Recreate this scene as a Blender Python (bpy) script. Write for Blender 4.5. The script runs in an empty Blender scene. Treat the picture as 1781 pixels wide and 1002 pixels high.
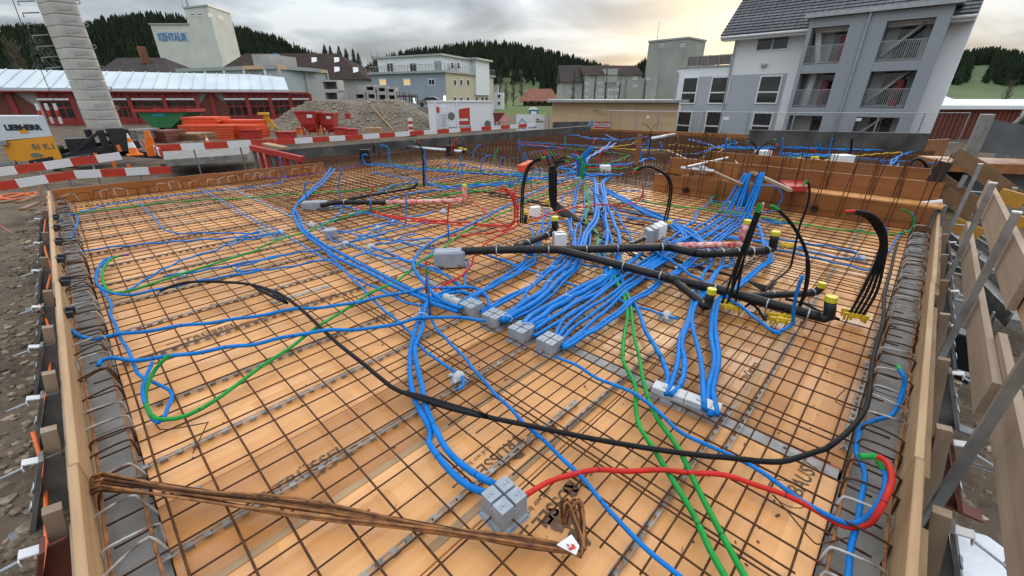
import bpy, math, random
import numpy as np
from mathutils import Vector, Matrix, noise as mnoise
random.seed(7); rng = np.random.default_rng(7)
R = math.radians
sc = bpy.context.scene
# ---------------------------------------------------------------- camera
CH = 1.53                                     # eye height above the shuttering deck
FPX, HOR, CX, CY = 715.0, 170.0, 890.5, 501.0  # focal length and horizon, in pixels of the photograph
PIT = math.atan2(CY - HOR, FPX)
AZ = math.atan2(70 - CX, math.hypot(FPX, CY - HOR))     # x, y axes run along the edges of the deck
cam = bpy.data.objects.new('camera', bpy.data.cameras.new('camera'))
sc.collection.objects.link(cam); sc.camera = cam
cam.data.sensor_width = 36; cam.data.lens = FPX / 1781 * 36
cam.data.clip_start = .05; cam.data.clip_end = 6000
cam.location = (0, 0, CH); cam.rotation_euler = (R(90) - PIT, 0, AZ)
# ---------------------------------------------------------------- sky, sun, exposure
sc.view_settings.view_transform = 'Standard'; sc.view_settings.look = 'None'
sc.view_settings.exposure = .72; sc.view_settings.gamma = 1
sc.render.engine = 'CYCLES'
sc.cycles.max_bounces = 5; sc.cycles.diffuse_bounces = 3; sc.cycles.glossy_bounces = 3
sc.cycles.transmission_bounces = 3; sc.cycles.caustics_reflective = False; sc.cycles.caustics_refractive = False
SUN_DIR = Vector((math.sin(R(72)) * math.cos(R(13)), math.cos(R(72)) * math.cos(R(13)), math.sin(R(13))))   # towards the sunset
w = bpy.data.worlds.new('World'); sc.world = w; w.use_nodes = True
nt = w.node_tree; N = nt.nodes; L = nt.links; N.clear()
def wn(t, **k):
    n = N.new(t)
    for a, v in k.items(): setattr(n, a, v)
    return n
def wm(op, a, b=None, c=None):
    n = N.new('ShaderNodeMath'); n.operation = op
    for i, v in enumerate((a, b, c)):
        if v is None: continue
        if isinstance(v, (int, float)): n.inputs[i].default_value = v
        else: L.new(v, n.inputs[i])
    return n.outputs[0]
def wmix(f, a, b, mode='MIX'):
    n = N.new('ShaderNodeMix'); n.data_type = 'RGBA'; n.blend_type = mode
    for i, v in ((0, f), (6, a), (7, b)):
        if isinstance(v, (int, float)): n.inputs[i].default_value = v
        elif isinstance(v, tuple): n.inputs[i].default_value = (*v, 1)
        else: L.new(v, n.inputs[i])
    return n.outputs[2]
tc = wn('ShaderNodeTexCoord'); sep = wn('ShaderNodeSeparateXYZ'); L.new(tc.outputs['Generated'], sep.inputs[0])
sky = wn('ShaderNodeTexSky'); sky.sky_type = 'NISHITA'; sky.sun_disc = False
sky.sun_elevation = R(13); sky.sun_rotation = R(72); sky.altitude = 700; sky.air_density = 1.2; sky.dust_density = 2
skyc = N.new('ShaderNodeVectorMath'); skyc.operation = 'SCALE'; skyc.inputs['Scale'].default_value = .08; L.new(sky.outputs[0], skyc.inputs[0])
zc = wm('MAXIMUM', sep.outputs[2], 0.0)
den = wm('ADD', zc, .16)                      # flat cloud layer seen in perspective
cmb = wn('ShaderNodeCombineXYZ'); L.new(wm('DIVIDE', sep.outputs[0], den), cmb.inputs[0]); L.new(wm('DIVIDE', sep.outputs[1], den), cmb.inputs[1])
n1 = wn('ShaderNodeTexNoise'); n1.inputs['Scale'].default_value = 1.05; n1.inputs['Detail'].default_value = 7; n1.inputs['Roughness'].default_value = .5; n1.inputs['Distortion'].default_value = .35
L.new(cmb.outputs[0], n1.inputs['Vector'])
rmp = wn('ShaderNodeValToRGB'); L.new(n1.outputs[0], rmp.inputs[0])
e = rmp.color_ramp.elements; e[0].position = .38; e[0].color = (.15, .165, .19, 1); e[1].position = .62; e[1].color = (.40, .42, .44, 1)
el = rmp.color_ramp.elements.new(.5); el.color = (.235, .255, .285, 1)
# overcast sky brightens overhead; extra zenith brightness added to light the scene
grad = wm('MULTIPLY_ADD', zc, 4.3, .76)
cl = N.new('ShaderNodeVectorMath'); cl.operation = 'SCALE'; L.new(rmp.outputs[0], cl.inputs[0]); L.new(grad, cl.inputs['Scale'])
# sunset glow through the thin cloud near the horizon
dot = N.new('ShaderNodeVectorMath'); dot.operation = 'DOT_PRODUCT'; L.new(tc.outputs['Generated'], dot.inputs[0])
dot.inputs[1].default_value = Vector((math.sin(R(72)), math.cos(R(72)), .10)).normalized()
gl = wm('POWER', wm('MAXIMUM', dot.outputs['Value'], 0.0), 60.0)
n2 = wn('ShaderNodeTexNoise'); n2.inputs['Scale'].default_value = 1.5; n2.inputs['Detail'].default_value = 5; L.new(cmb.outputs[0], n2.inputs['Vector'])
gm = wm('MULTIPLY', gl, wm('MULTIPLY_ADD', n2.outputs[0], 2.6, -.72)); gm = wm('MINIMUM', wm('MAXIMUM', gm, 0.0), 1.0)
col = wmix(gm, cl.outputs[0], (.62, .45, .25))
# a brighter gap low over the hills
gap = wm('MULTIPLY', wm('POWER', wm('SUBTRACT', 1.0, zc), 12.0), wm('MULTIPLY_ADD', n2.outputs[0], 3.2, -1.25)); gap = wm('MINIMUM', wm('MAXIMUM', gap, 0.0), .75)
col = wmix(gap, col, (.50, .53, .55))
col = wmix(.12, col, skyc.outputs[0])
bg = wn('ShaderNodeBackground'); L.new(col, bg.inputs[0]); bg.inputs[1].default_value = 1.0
out = wn('ShaderNodeOutputWorld'); L.new(bg.outputs[0], out.inputs[0])
sun = bpy.data.objects.new('sun', bpy.data.lights.new('sun', 'SUN')); sc.collection.objects.link(sun)
sun.data.energy = .8; sun.data.angle = R(40); sun.data.color = (1, .86, .68)
sun.rotation_euler = (-Vector((SUN_DIR.x, SUN_DIR.y, .30))).to_track_quat('-Z', 'Y').to_euler()

# ---------------------------------------------------------------- photograph -> place
cp, sp = math.cos(PIT), math.sin(PIT); ca, sa = math.cos(AZ), math.sin(AZ)
FWD = Vector((-sa, ca)); RGT = Vector((ca, sa))
RG = dict(z1=(0,0,2.947),z2=(400,60,3.562),z3=(850,40,3.853),z4=(1150,0,2.822),z5=(0,300,2.862),z6=(0,620,2.622),y1=(400,240,3.132),
 y2=(850,220,3.853),y3=(1100,250,2.8636),y4=(1480,150,2.226),y5=(1400,580,2.375),y6=(400,480,3.132),y7=(700,640,2.768),y8=(700,400,3.238),
 w1=(200,640,2.768),w2=(100,320,4.175),w3=(1250,560,4.175),w4=(1250,780,4.4525),q1=(920,300,6.68),q2=(820,440,5.565),q3=(960,430,5.275),
 q4=(1100,480,3.854),q5=(1090,370,6.681),q6=(1200,280,6.26),q7=(680,440,6.264),q8=(500,320,6.262),k1=(0,100,3.854),k2=(200,130,5.275),
 k3=(480,60,5.011),k4=(620,220,5.937),k5=(900,210,5.937),k6=(1100,220,5.937),k7=(1360,210,5.893),k8=(1590,160,3.853),px=(0,0,1))
def px(r, x, y): o = RG[r]; return o[0] + x / o[2], o[1] + y / o[2]
def ray(x, y):
    u = (x - CX) / FPX; v = (CY - y) / FPX; g = cp + v * sp
    return Vector((RGT.x * u + FWD.x * g, RGT.y * u + FWD.y * g, -sp + v * cp))
CAM = Vector((0, 0, CH))
def gz(x, y, z=0.0):
    d = ray(x, y); return CAM + d * ((z - CH) / d.z)
def gdepth(x, y, dist):                       # at a given distance ahead of the camera
    d = ray(x, y); return CAM + d * (dist / (d.x * FWD.x + d.y * FWD.y))
def vx(x, y): return x + (CX - x) * (HOR - y) / (CY + FPX * FPX / (CY - HOR) - y)   # where a vertical edge meets the horizon
def gplane(x, y, p, n):
    d = ray(x, y); return CAM + d * ((p - CAM).dot(n) / d.dot(n))

# ---------------------------------------------------------------- objects
C = sc.collection
def tag(o, label=None, cat=None, group=None, kind=None):
    if label: o['label'] = label
    if cat: o['category'] = cat
    if group: o['group'] = group
    if kind: o['kind'] = kind
    return o
def thing(name, label, cat, loc=(0, 0, 0), group=None, rotz=0):
    o = bpy.data.objects.new(name, None); C.objects.link(o); o.location = loc; o.rotation_euler.z = rotz
    o.empty_display_size = .1
    return tag(o, label, cat, group)
def dup(root, loc, rotz=None, label=None, group=None, scale=None):
    def cpy(o, par):
        c = o.copy(); C.objects.link(c); c.parent = par
        for ch in o.children: cpy(ch, c)
        return c
    r = cpy(root, None); r.location = loc
    if rotz is not None: r.rotation_euler.z = rotz
    if scale: r.scale = (scale,) * 3 if isinstance(scale, (int, float)) else scale
    if label: r['label'] = label
    if group: r['group'] = group
    return r
class MB:
    def __init__(s): s.v = []; s.f = []; s.uv = []; s.fm = []; s.m = 0
    def poly(s, pts, faces):
        b = len(s.v); s.v += [tuple(p) for p in pts]
        for f in faces: s.f.append([i + b for i in f]); s.fm.append(s.m)
        return s
    def box(s, c, d, rot=None):
        h = [x / 2 for x in d]
        p = [Vector((sx * h[0], sy * h[1], sz * h[2])) for sx in (-1, 1) for sy in (-1, 1) for sz in (-1, 1)]
        if rot is not None:
            if isinstance(rot, (int, float)): rot = Matrix.Rotation(rot, 3, 'Z')
            p = [rot @ q for q in p]
        c = Vector(c)
        return s.poly([q + c for q in p], [(0,1,3,2),(4,6,7,5),(0,4,5,1),(2,3,7,6),(0,2,6,4),(1,5,7,3)])
    def hexa(s, p):            # p: bottom 4 (ccw from above), top 4
        return s.poly(p, [(3,2,1,0),(4,5,6,7),(0,1,5,4),(1,2,6,5),(2,3,7,6),(3,0,4,7)])
    def bevbox(s, c, d, b=.006, rot=None):    # box with chamfered top and side edges
        x, y, z = [q / 2 for q in d]
        def ring(i, zz): return [(-x+i, -y, zz), (x-i, -y, zz), (x, -y+i, zz), (x, y-i, zz), (x-i, y, zz), (-x+i, y, zz), (-x, y-i, zz), (-x, -y+i, zz)]
        def inn(k, zz): return [(q[0]*(1-k/x), q[1]*(1-k/y), zz) for q in ring(b, 0)]
        p = ring(b, -z) + ring(b, z - b) + inn(b, z)
        fs = [tuple(range(7, -1, -1)), tuple(range(16, 24))]
        for k in range(2):
            for i in range(8): j = (i + 1) % 8; fs.append((k*8+i, k*8+j, k*8+8+j, k*8+8+i))
        m = Matrix.Identity(3) if rot is None else (Matrix.Rotation(rot, 3, 'Z') if isinstance(rot, (int, float)) else rot)
        return s.poly([m @ Vector(q) + Vector(c) for q in p], fs)
    def beam(s, a, b, wd, ht, up=(0, 0, 1)):
        a = Vector(a); b = Vector(b); t = (b - a).normalized(); u = Vector(up)
        sd = t.cross(u)
        if sd.length < 1e-4: sd = t.cross(Vector((1, 0, 0)))
        sd.normalize(); u = sd.cross(t)
        q = lambda p, i, j: p + sd * (i * wd / 2) + u * (j * ht / 2)
        return s.hexa([q(a,-1,-1), q(a,1,-1), q(b,1,-1), q(b,-1,-1), q(a,-1,1), q(a,1,1), q(b,1,1), q(b,-1,1)])
    def prism(s, pts, off):    # planar polygon extruded by a vector
        n = len(pts); off = Vector(off); p = [Vector(q) for q in pts]
        return s.poly(p + [q + off for q in p], [tuple(range(n - 1, -1, -1)), tuple(range(n, 2*n))] + [(i, (i+1) % n, n+(i+1) % n, n+i) for i in range(n)])
    def tube(s, pts, r, n=8, cap=True, closed=False):
        pts = [Vector(p) for p in pts]; m = len(pts)
        rr = r if isinstance(r, (list, tuple)) else [r] * m
        t0 = (pts[1] - pts[0]).normalized(); u = t0.cross(Vector((0, 0, 1)))
        if u.length < .05: u = t0.cross(Vector((1, 0, 0)))
        u.normalize(); b = len(s.v); L_ = 0; us = []
        for i, p in enumerate(pts):
            t = (pts[min(i+1, m-1)] - pts[max(i-1, 0)])
            t = t.normalized() if t.length > 1e-9 else t0
            u = (u - t * u.dot(t)); u.normalize(); w_ = t.cross(u)
            if i: L_ += (p - pts[i-1]).length
            us.append(L_)
            for k in range(n):
                a = 2 * math.pi * k / n; s.v.append(tuple(p + (u * math.cos(a) + w_ * math.sin(a)) * rr[i]))
        for i in range(m - 1):
            for k in range(n):
                j = (k + 1) % n; s.f.append([b+i*n+k, b+i*n+j, b+(i+1)*n+j, b+(i+1)*n+k]); s.fm.append(s.m)
                s.uv.append((len(s.f) - 1, [(us[i], k/n), (us[i], (k+1)/n), (us[i+1], (k+1)/n), (us[i+1], k/n)]))
        if cap:
            s.f.append([b+k for k in range(n-1, -1, -1)]); s.f.append([b+(m-1)*n+k for k in range(n)]); s.fm += [s.m, s.m]
        return s
    def cyl(s, a, b, r0, r1=None, n=12): return s.tube([a, b], [r0, r0 if r1 is None else r1], n)
    def build(s, name, mat, parent=None, smooth=False, world=True):
        off = Vector((0, 0, 0))
        if parent is not None and world: off = Vector(parent.location) if parent.parent is None else Vector(parent.location) + Vector(parent.parent.location)
        me = bpy.data.meshes.new(name)
        me.from_pydata([(v[0]-off[0], v[1]-off[1], v[2]-off[2]) for v in s.v], [], s.f)
        if s.uv:
            ul = me.uv_layers.new(name='uv'); d = dict(s.uv)
            for p in me.polygons:
                if p.index in d:
                    for li, q in zip(p.loop_indices, d[p.index]): ul.data[li].uv = q
        for m_ in (mat if isinstance(mat, (list, tuple)) else [mat]): me.materials.append(m_)
        if any(s.fm): me.polygons.foreach_set('material_index', s.fm)
        if smooth: me.polygons.foreach_set('use_smooth', [True] * len(me.polygons))
        me.update()
        o = bpy.data.objects.new(name, me); C.objects.link(o)
        if parent is not None: o.parent = parent
        return o
def one(name, mb, mat, label, cat, group=None, smooth=False, kind=None):     # a thing that is a single mesh
    v = np.array(mb.v); c = Vector(((v[:,0].min()+v[:,0].max())/2, (v[:,1].min()+v[:,1].max())/2, v[:,2].min()))
    mb.v = [(p[0]-c.x, p[1]-c.y, p[2]-c.z) for p in mb.v]
    o = mb.build(name, mat, None, smooth); o.location = c
    return tag(o, label, cat, group, kind)
def cr(pts, step=.06, closed=False):          # smooth curve through points
    P = [Vector(p) for p in pts]
    if len(P) < 3: return P
    P = [P[0]*2-P[1]] + P + [P[-1]*2-P[-2]]; o = []
    for i in range(1, len(P)-2):
        p0, p1, p2, p3 = P[i-1:i+3]
        k = max(2, min(14, int((p2-p1).length / step)))
        for j in range(k):
            t = j / k
            o.append(.5*((2*p1) + (p2-p0)*t + (2*p0-5*p1+4*p2-p3)*t*t + (3*p1-p0-3*p2+p3)*t**3))
    o.append(P[-2]); return o
def text(name, s, size, mat, mw, parent=None, depth=.002, bold=0.0, align='CENTER', shear=0):
    cu = bpy.data.curves.new(name, 'FONT'); cu.body = s; cu.size = size; cu.extrude = depth; cu.offset = bold; cu.align_x = align; cu.align_y = 'CENTER'; cu.shear = shear; cu.resolution_u = 3
    t = bpy.data.objects.new(name, cu); C.objects.link(t)
    dg = bpy.context.evaluated_depsgraph_get(); me = bpy.data.meshes.new_from_object(t.evaluated_get(dg)); bpy.data.objects.remove(t)
    me.transform(mw); me.materials.clear(); me.materials.append(mat)
    if parent is not None:
        off = Vector(parent.location)
        if parent.parent is not None: off += Vector(parent.parent.location)
        me.transform(Matrix.Translation(-off))
    o = bpy.data.objects.new(name, me); C.objects.link(o)
    if parent is not None: o.parent = parent
    return o
def frame(o, xd, yd):                         # matrix whose x, y axes lie along xd, yd
    xd = Vector(xd).normalized(); yd = Vector(yd); yd = (yd - xd * yd.dot(xd)).normalized(); z = xd.cross(yd)
    return Matrix(((xd.x, yd.x, z.x, o[0]), (xd.y, yd.y, z.y, o[1]), (xd.z, yd.z, z.z, o[2]), (0, 0, 0, 1)))

# ---------------------------------------------------------------- materials
MT = {}
def mat(name, c1, rough=.6, metal=0, c2=None, scale=6, var=.25, bump=0, bscale=40, stretch=None, spec=.5, rvar=0, tint=0, coord='Object', detail=6, lo=.3, hi=.7, coat=0):
    m = bpy.data.materials.new(name); m.use_nodes = True; t = m.node_tree; n = t.nodes; l = t.links; b = n['Principled BSDF']
    if c2 is None: c2 = tuple(max(0, x * (1 - var)) for x in c1)
    tcn = n.new('ShaderNodeTexCoord'); mp = n.new('ShaderNodeMapping'); l.new(tcn.outputs[coord], mp.inputs[0])
    if stretch: mp.inputs['Scale'].default_value = stretch
    ns = n.new('ShaderNodeTexNoise'); ns.inputs['Scale'].default_value = scale; ns.inputs['Detail'].default_value = detail; l.new(mp.outputs[0], ns.inputs['Vector'])
    rp = n.new('ShaderNodeValToRGB'); rp.color_ramp.elements[0].position = lo; rp.color_ramp.elements[1].position = hi
    rp.color_ramp.elements[0].color = (*c2, 1); rp.color_ramp.elements[1].color = (*c1, 1); l.new(ns.outputs[0], rp.inputs[0])
    cs = rp.outputs[0]
    if tint:
        oi = n.new('ShaderNodeObjectInfo'); hs = n.new('ShaderNodeHueSaturation'); mr = n.new('ShaderNodeMapRange')
        mr.inputs[3].default_value = 1 - tint; mr.inputs[4].default_value = 1 + tint; l.new(oi.outputs['Random'], mr.inputs[0]); l.new(mr.outputs[0], hs.inputs['Value']); l.new(cs, hs.inputs['Color']); cs = hs.outputs[0]
    l.new(cs, b.inputs['Base Color'])
    b.inputs['Roughness'].default_value = rough; b.inputs['Metallic'].default_value = metal; b.inputs['Specular IOR Level'].default_value = spec
    if coat: b.inputs['Coat Weight'].default_value = coat; b.inputs['Coat Roughness'].default_value = .2
    if rvar:
        mr = n.new('ShaderNodeMapRange'); mr.inputs[1].default_value = .35; mr.inputs[2].default_value = .65; mr.inputs[3].default_value = max(.03, rough - rvar); mr.inputs[4].default_value = min(1, rough + rvar); l.new(ns.outputs[0], mr.inputs[0]); l.new(mr.outputs[0], b.inputs['Roughness'])
    if bump:
        nb = n.new('ShaderNodeTexNoise'); nb.inputs['Scale'].default_value = bscale; nb.inputs['Detail'].default_value = 5; l.new(mp.outputs[0], nb.inputs['Vector'])
        bp = n.new('ShaderNodeBump'); bp.inputs['Strength'].default_value = bump; bp.inputs['Distance'].default_value = .01; l.new(nb.outputs[0], bp.inputs['Height']); l.new(bp.outputs[0], b.inputs['Normal'])
    MT[name] = m; return m
def conduit_mat(name, c, rough=.45, pitch=.006):       # corrugated plastic: rings along the tube
    m = mat(name, c, rough, var=.3, scale=14, spec=.2 if max(c) > .1 else .12); t = m.node_tree; n = t.nodes; l = t.links; b = n['Principled BSDF']
    u = n.new('ShaderNodeUVMap'); s = n.new('ShaderNodeSeparateXYZ'); l.new(u.outputs[0], s.inputs[0])
    k = n.new('ShaderNodeMath'); k.operation = 'MULTIPLY'; k.inputs[1].default_value = 2 * math.pi / pitch; l.new(s.outputs[0], k.inputs[0])
    q = n.new('ShaderNodeMath'); q.operation = 'SINE'; l.new(k.outputs[0], q.inputs[0])
    src = b.inputs['Base Color'].links[0].from_socket; fr = n.new('ShaderNodeMath'); fr.operation = 'PINGPONG'; fr.inputs[1].default_value = .19; l.new(s.outputs[0], fr.inputs[0])      # printed marks along the tube
    ls = n.new('ShaderNodeMath'); ls.operation = 'LESS_THAN'; ls.inputs[1].default_value = .004; l.new(fr.outputs[0], ls.inputs[0]); sc_m = n.new('ShaderNodeMath'); sc_m.operation = 'MULTIPLY'; sc_m.inputs[1].default_value = .6; l.new(ls.outputs[0], sc_m.inputs[0])
    mx = n.new('ShaderNodeMix'); mx.data_type = 'RGBA'; l.new(sc_m.outputs[0], mx.inputs[0]); l.new(src, mx.inputs[6]); mx.inputs[7].default_value = (.01, .01, .02, 1); l.new(mx.outputs[2], b.inputs['Base Color'])
    bp = n.new('ShaderNodeBump'); bp.inputs['Strength'].default_value = .45; bp.inputs['Distance'].default_value = .0015; l.new(q.outputs[0], bp.inputs['Height']); l.new(bp.outputs[0], b.inputs['Normal'])
    return m
def wood_mat(name, c1, c2, axis=0, rough=.5, rvar=.2, tint=.1, spots=.5, fine=26, spotc=(.16, .075, .03)):
    m = bpy.data.materials.new(name); m.use_nodes = True; t = m.node_tree; n = t.nodes; l = t.links; b = n['Principled BSDF']
    tcn = n.new('ShaderNodeTexCoord'); oi = n.new('ShaderNodeObjectInfo')
    ad = n.new('ShaderNodeVectorMath'); ad.operation = 'MULTIPLY_ADD'; l.new(oi.outputs['Random'], ad.inputs[0]); ad.inputs[1].default_value = (31, 17, 23); l.new(tcn.outputs['Object'], ad.inputs[2])
    def nz(scl, st, det=5, dist=0):
        mp = n.new('ShaderNodeMapping'); mp.inputs['Scale'].default_value = st; l.new(ad.outputs[0], mp.inputs[0])
        k = n.new('ShaderNodeTexNoise'); k.inputs['Scale'].default_value = scl; k.inputs['Detail'].default_value = det; k.inputs['Distortion'].default_value = dist; l.new(mp.outputs[0], k.inputs['Vector']); return k.outputs[0]
    st = [1, 1, 1]; st[axis] = .06
    g1 = nz(fine, st, 6, .6); st2 = [1, 1, 1]; st2[axis] = .12; g2 = nz(5, st2, 3, .4); g3 = nz(1.6, (1, 1, 1), 4, .3)
    rp = n.new('ShaderNodeValToRGB'); e = rp.color_ramp.elements; e[0].position = .32; e[0].color = (*c2, 1); e[1].position = .66; e[1].color = (*c1, 1)
    mx = n.new('ShaderNodeMath'); mx.operation = 'MULTIPLY_ADD'; mx.inputs[1].default_value = .45; l.new(g1, mx.inputs[0])
    m2 = n.new('ShaderNodeMath'); m2.operation = 'MULTIPLY_ADD'; m2.inputs[1].default_value = .55; m2.inputs[2].default_value = 0; l.new(g2, m2.inputs[0]); l.new(m2.outputs[0], mx.inputs[2]); l.new(mx.outputs[0], rp.inputs[0])
    hs = n.new('ShaderNodeHueSaturation'); mr = n.new('ShaderNodeMapRange'); mr.inputs[3].default_value = 1 - tint; mr.inputs[4].default_value = 1 + tint
    l.new(oi.outputs['Random'], mr.inputs[0]); l.new(mr.outputs[0], hs.inputs['Value']); l.new(rp.outputs[0], hs.inputs['Color'])
    # rust and dirt stains
    r2 = n.new('ShaderNodeValToRGB'); r2.color_ramp.elements[0].position = .56; r2.color_ramp.elements[0].color = (0, 0, 0, 1); r2.color_ramp.elements[1].position = .74; r2.color_ramp.elements[1].color = (spots,) * 3 + (1,); l.new(g3, r2.inputs[0])
    mix = n.new('ShaderNodeMix'); mix.data_type = 'RGBA'; l.new(r2.outputs[0], mix.inputs[0]); l.new(hs.outputs[0], mix.inputs[6]); mix.inputs[7].default_value = (*spotc, 1)
    cf_ = mix.outputs[2]
    if name.startswith('panel'):                       # narrow lamellas of the three ply panels, each with its own tone
        bk = n.new('ShaderNodeTexBrick'); bk.offset = .43; l.new(ad.outputs[0], bk.inputs['Vector'])
        for k_, v_ in (('Scale', 1), ('Mortar Size', 0), ('Bias', 0), ('Brick Width', .74), ('Row Height', .105)): bk.inputs[k_].default_value = v_
        bk.inputs['Color1'].default_value = (1.05, 1.05, 1.08, 1); bk.inputs['Color2'].default_value = (.86, .79, .70, 1)
        mb_ = n.new('ShaderNodeMix'); mb_.data_type = 'RGBA'; mb_.blend_type = 'MULTIPLY'; mb_.inputs[0].default_value = 1; l.new(cf_, mb_.inputs[6]); l.new(bk.outputs[0], mb_.inputs[7]); cf_ = mb_.outputs[2]
    l.new(cf_, b.inputs['Base Color'])
    rr = n.new('ShaderNodeMapRange'); rr.inputs[1].default_value = .38; rr.inputs[2].default_value = .62; rr.inputs[3].default_value = max(.05, rough - rvar); rr.inputs[4].default_value = rough + rvar; l.new(g3, rr.inputs[0]); l.new(rr.outputs[0], b.inputs['Roughness'])
    bp = n.new('ShaderNodeBump'); bp.inputs['Strength'].default_value = .25; bp.inputs['Distance'].default_value = .002; l.new(g1, bp.inputs['Height']); l.new(bp.outputs[0], b.inputs['Normal'])
    MT[name] = m; return m
wood_mat('panel', (.75, .39, .15), (.59, .285, .097), 0, .44, .2, .11, .55)
wood_mat('panel_old', (.56, .265, .085), (.41, .18, .052), 0, .42, .18, .12, .5)
wood_mat('plank', (.47, .31, .16), (.30, .18, .085), 0, .6, .15, .14, .4)
wood_mat('plank_y', (.47, .31, .16), (.30, .18, .085), 1, .6, .15, .14, .4)
wood_mat('plank_grey', (.36, .27, .19), (.22, .155, .10), 0, .7, .1, .14, .3)
wood_mat('plank_grey_z', (.33, .24, .165), (.2, .135, .085), 2, .7, .1, .2, .3)
wood_mat('board_orange', (.34, .135, .038), (.2, .07, .02), 1, .45, .18, .15, .5)
wood_mat('board_orange_x', (.34, .135, .038), (.2, .07, .02), 0, .45, .18, .15, .5)
wood_mat('board_brown', (.25, .145, .07), (.17, .09, .04), 0, .5, .15, .12, .3)
wood_mat('deck_far', (.24, .125, .055), (.12, .06, .025), 0, .6, .2, .1, .6)
wood_mat('beam_yellow', (.5, .25, .03), (.36, .16, .02), 0, .5, .1, .1, .3)
mat('rebar', (.13, .056, .026), .8, spec=.15, c2=(.045, .023, .014), scale=14, bump=.3, bscale=160)
mat('rust', (.36, .15, .04), .75, c2=(.11, .042, .017), scale=22, bump=.4, bscale=120)
mat('stirrup', (.46, .44, .41), .7, c2=(.13, .075, .045), scale=9, lo=.38, hi=.52)
mat('spacer', (.34, .33, .31), .55, c2=(.17, .145, .12), scale=18, metal=.25)
mat('concrete', (.27, .26, .24), .8, c2=(.14, .13, .115), scale=5, bump=.5, bscale=30, tint=.06)
mat('concrete_dark', (.105, .10, .092), .75, c2=(.03, .028, .025), scale=2.2, bump=.4, bscale=25)
mat('joint', (.42, .40, .37), .7, c2=(.25, .23, .21), scale=16, bump=.4)
mat('redpaint', (.55, .045, .02), .5, scale=10)
mat('galv', (.50, .51, .52), .34, .85, c2=(.33, .34, .35), scale=14)
mat('steelgrey', (.25, .255, .25), .5, .5, c2=(.14, .13, .12), scale=10, bump=.15)
mat('steelrust', (.2, .06, .035), .6, .2, c2=(.1, .03, .02), scale=8)
conduit_mat('blue', (.002, .20, .62)); conduit_mat('green', (.012, .33, .055)); conduit_mat('red', (.62, .028, .02)); conduit_mat('violet', (.17, .05, .30)); conduit_mat('teal', (.01, .3, .33))
conduit_mat('yellowc', (.68, .42, .02)); conduit_mat('orangec', (.8, .17, .04)); conduit_mat('black', (.014, .014, .016), .4, .01)
mat('pipe', (.011, .011, .012), .4, c2=(.02, .019, .018), scale=6, rvar=.1, spec=.25)
mat('yellowcap', (.66, .58, .03), .4, scale=20)
mat('yellow', (.66, .44, .015), .42, scale=20); mat('greybox', (.33, .365, .41), .45, c2=(.25, .28, .31), scale=12, bump=.05); mat('greylight', (.48, .50, .51), .5, scale=14)
mat('styro', (.80, .80, .79), .8, scale=60, var=.08, bump=.3, bscale=200)
mat('white', (.74, .74, .73), .5, scale=2, var=.1); mat('tie', (.8, .8, .8), .4, scale=5)
mat('tape', (.62, .06, .05), .3, c2=(.66, .42, .38), scale=24, lo=.45, hi=.6)
mat('ink', (.10, .06, .032), .7, c2=(.3, .16, .065), scale=24, lo=.36, hi=.5)
mat('orange_rope', (.85, .16, .03), .6, scale=30)
# ================================================================ ground, hills, woods
GZ = -1.0
def gh(x, y):
    z = GZ
    s = 1 - min(1, max(0, (x + .3) / .3))                                  # bank on the left of the slab
    s *= 1 - min(1, max(0, (y - 9.0) / 3.0)) * .75
    s *= max(0, 1 - max(0, -x - 4) / 14)
    z += .76 * s
    if -22 < x < 30 and -16 < y < 40:
        z += .055 * mnoise.noise((x * .9, y * .9, 0)) + .03 * mnoise.noise((x * 3.1, y * 3.1, 2))
    if y < -.4 and x > -.3: z += .12 * mnoise.noise((x * .6, y * .6, 5))
    d = math.hypot(x, y)
    if d > 260: z += (d - 260) * .004
    return z
def axis(segs):
    o = []
    for a, b, st in segs: o += list(np.arange(a, b, st))
    return o + [segs[-1][1]]
xs = axis([(-4000,-600,850),(-600,-100,100),(-100,-20,16),(-20,-5,1.2),(-5,-.2,.09),(-.2,9,.5),(9,30,1.5),(30,100,14),(100,600,100),(600,4000,850)])
ys = axis([(-4000,-600,850),(-600,-100,100),(-100,-16,14),(-16,-4,1),(-4,-.3,.12),(-.3,10,.25),(10,26,.8),(26,100,12),(100,600,100),(600,4000,850)])
gm_ = MB(); gm_.v = [(x, y, gh(x, y)) for y in ys for x in xs]; nx = len(xs)
gm_.f = [[j*nx+i, j*nx+i+1, (j+1)*nx+i+1, (j+1)*nx+i] for j in range(len(ys)-1) for i in range(nx-1)]; gm_.fm = [0] * len(gm_.f)
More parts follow.
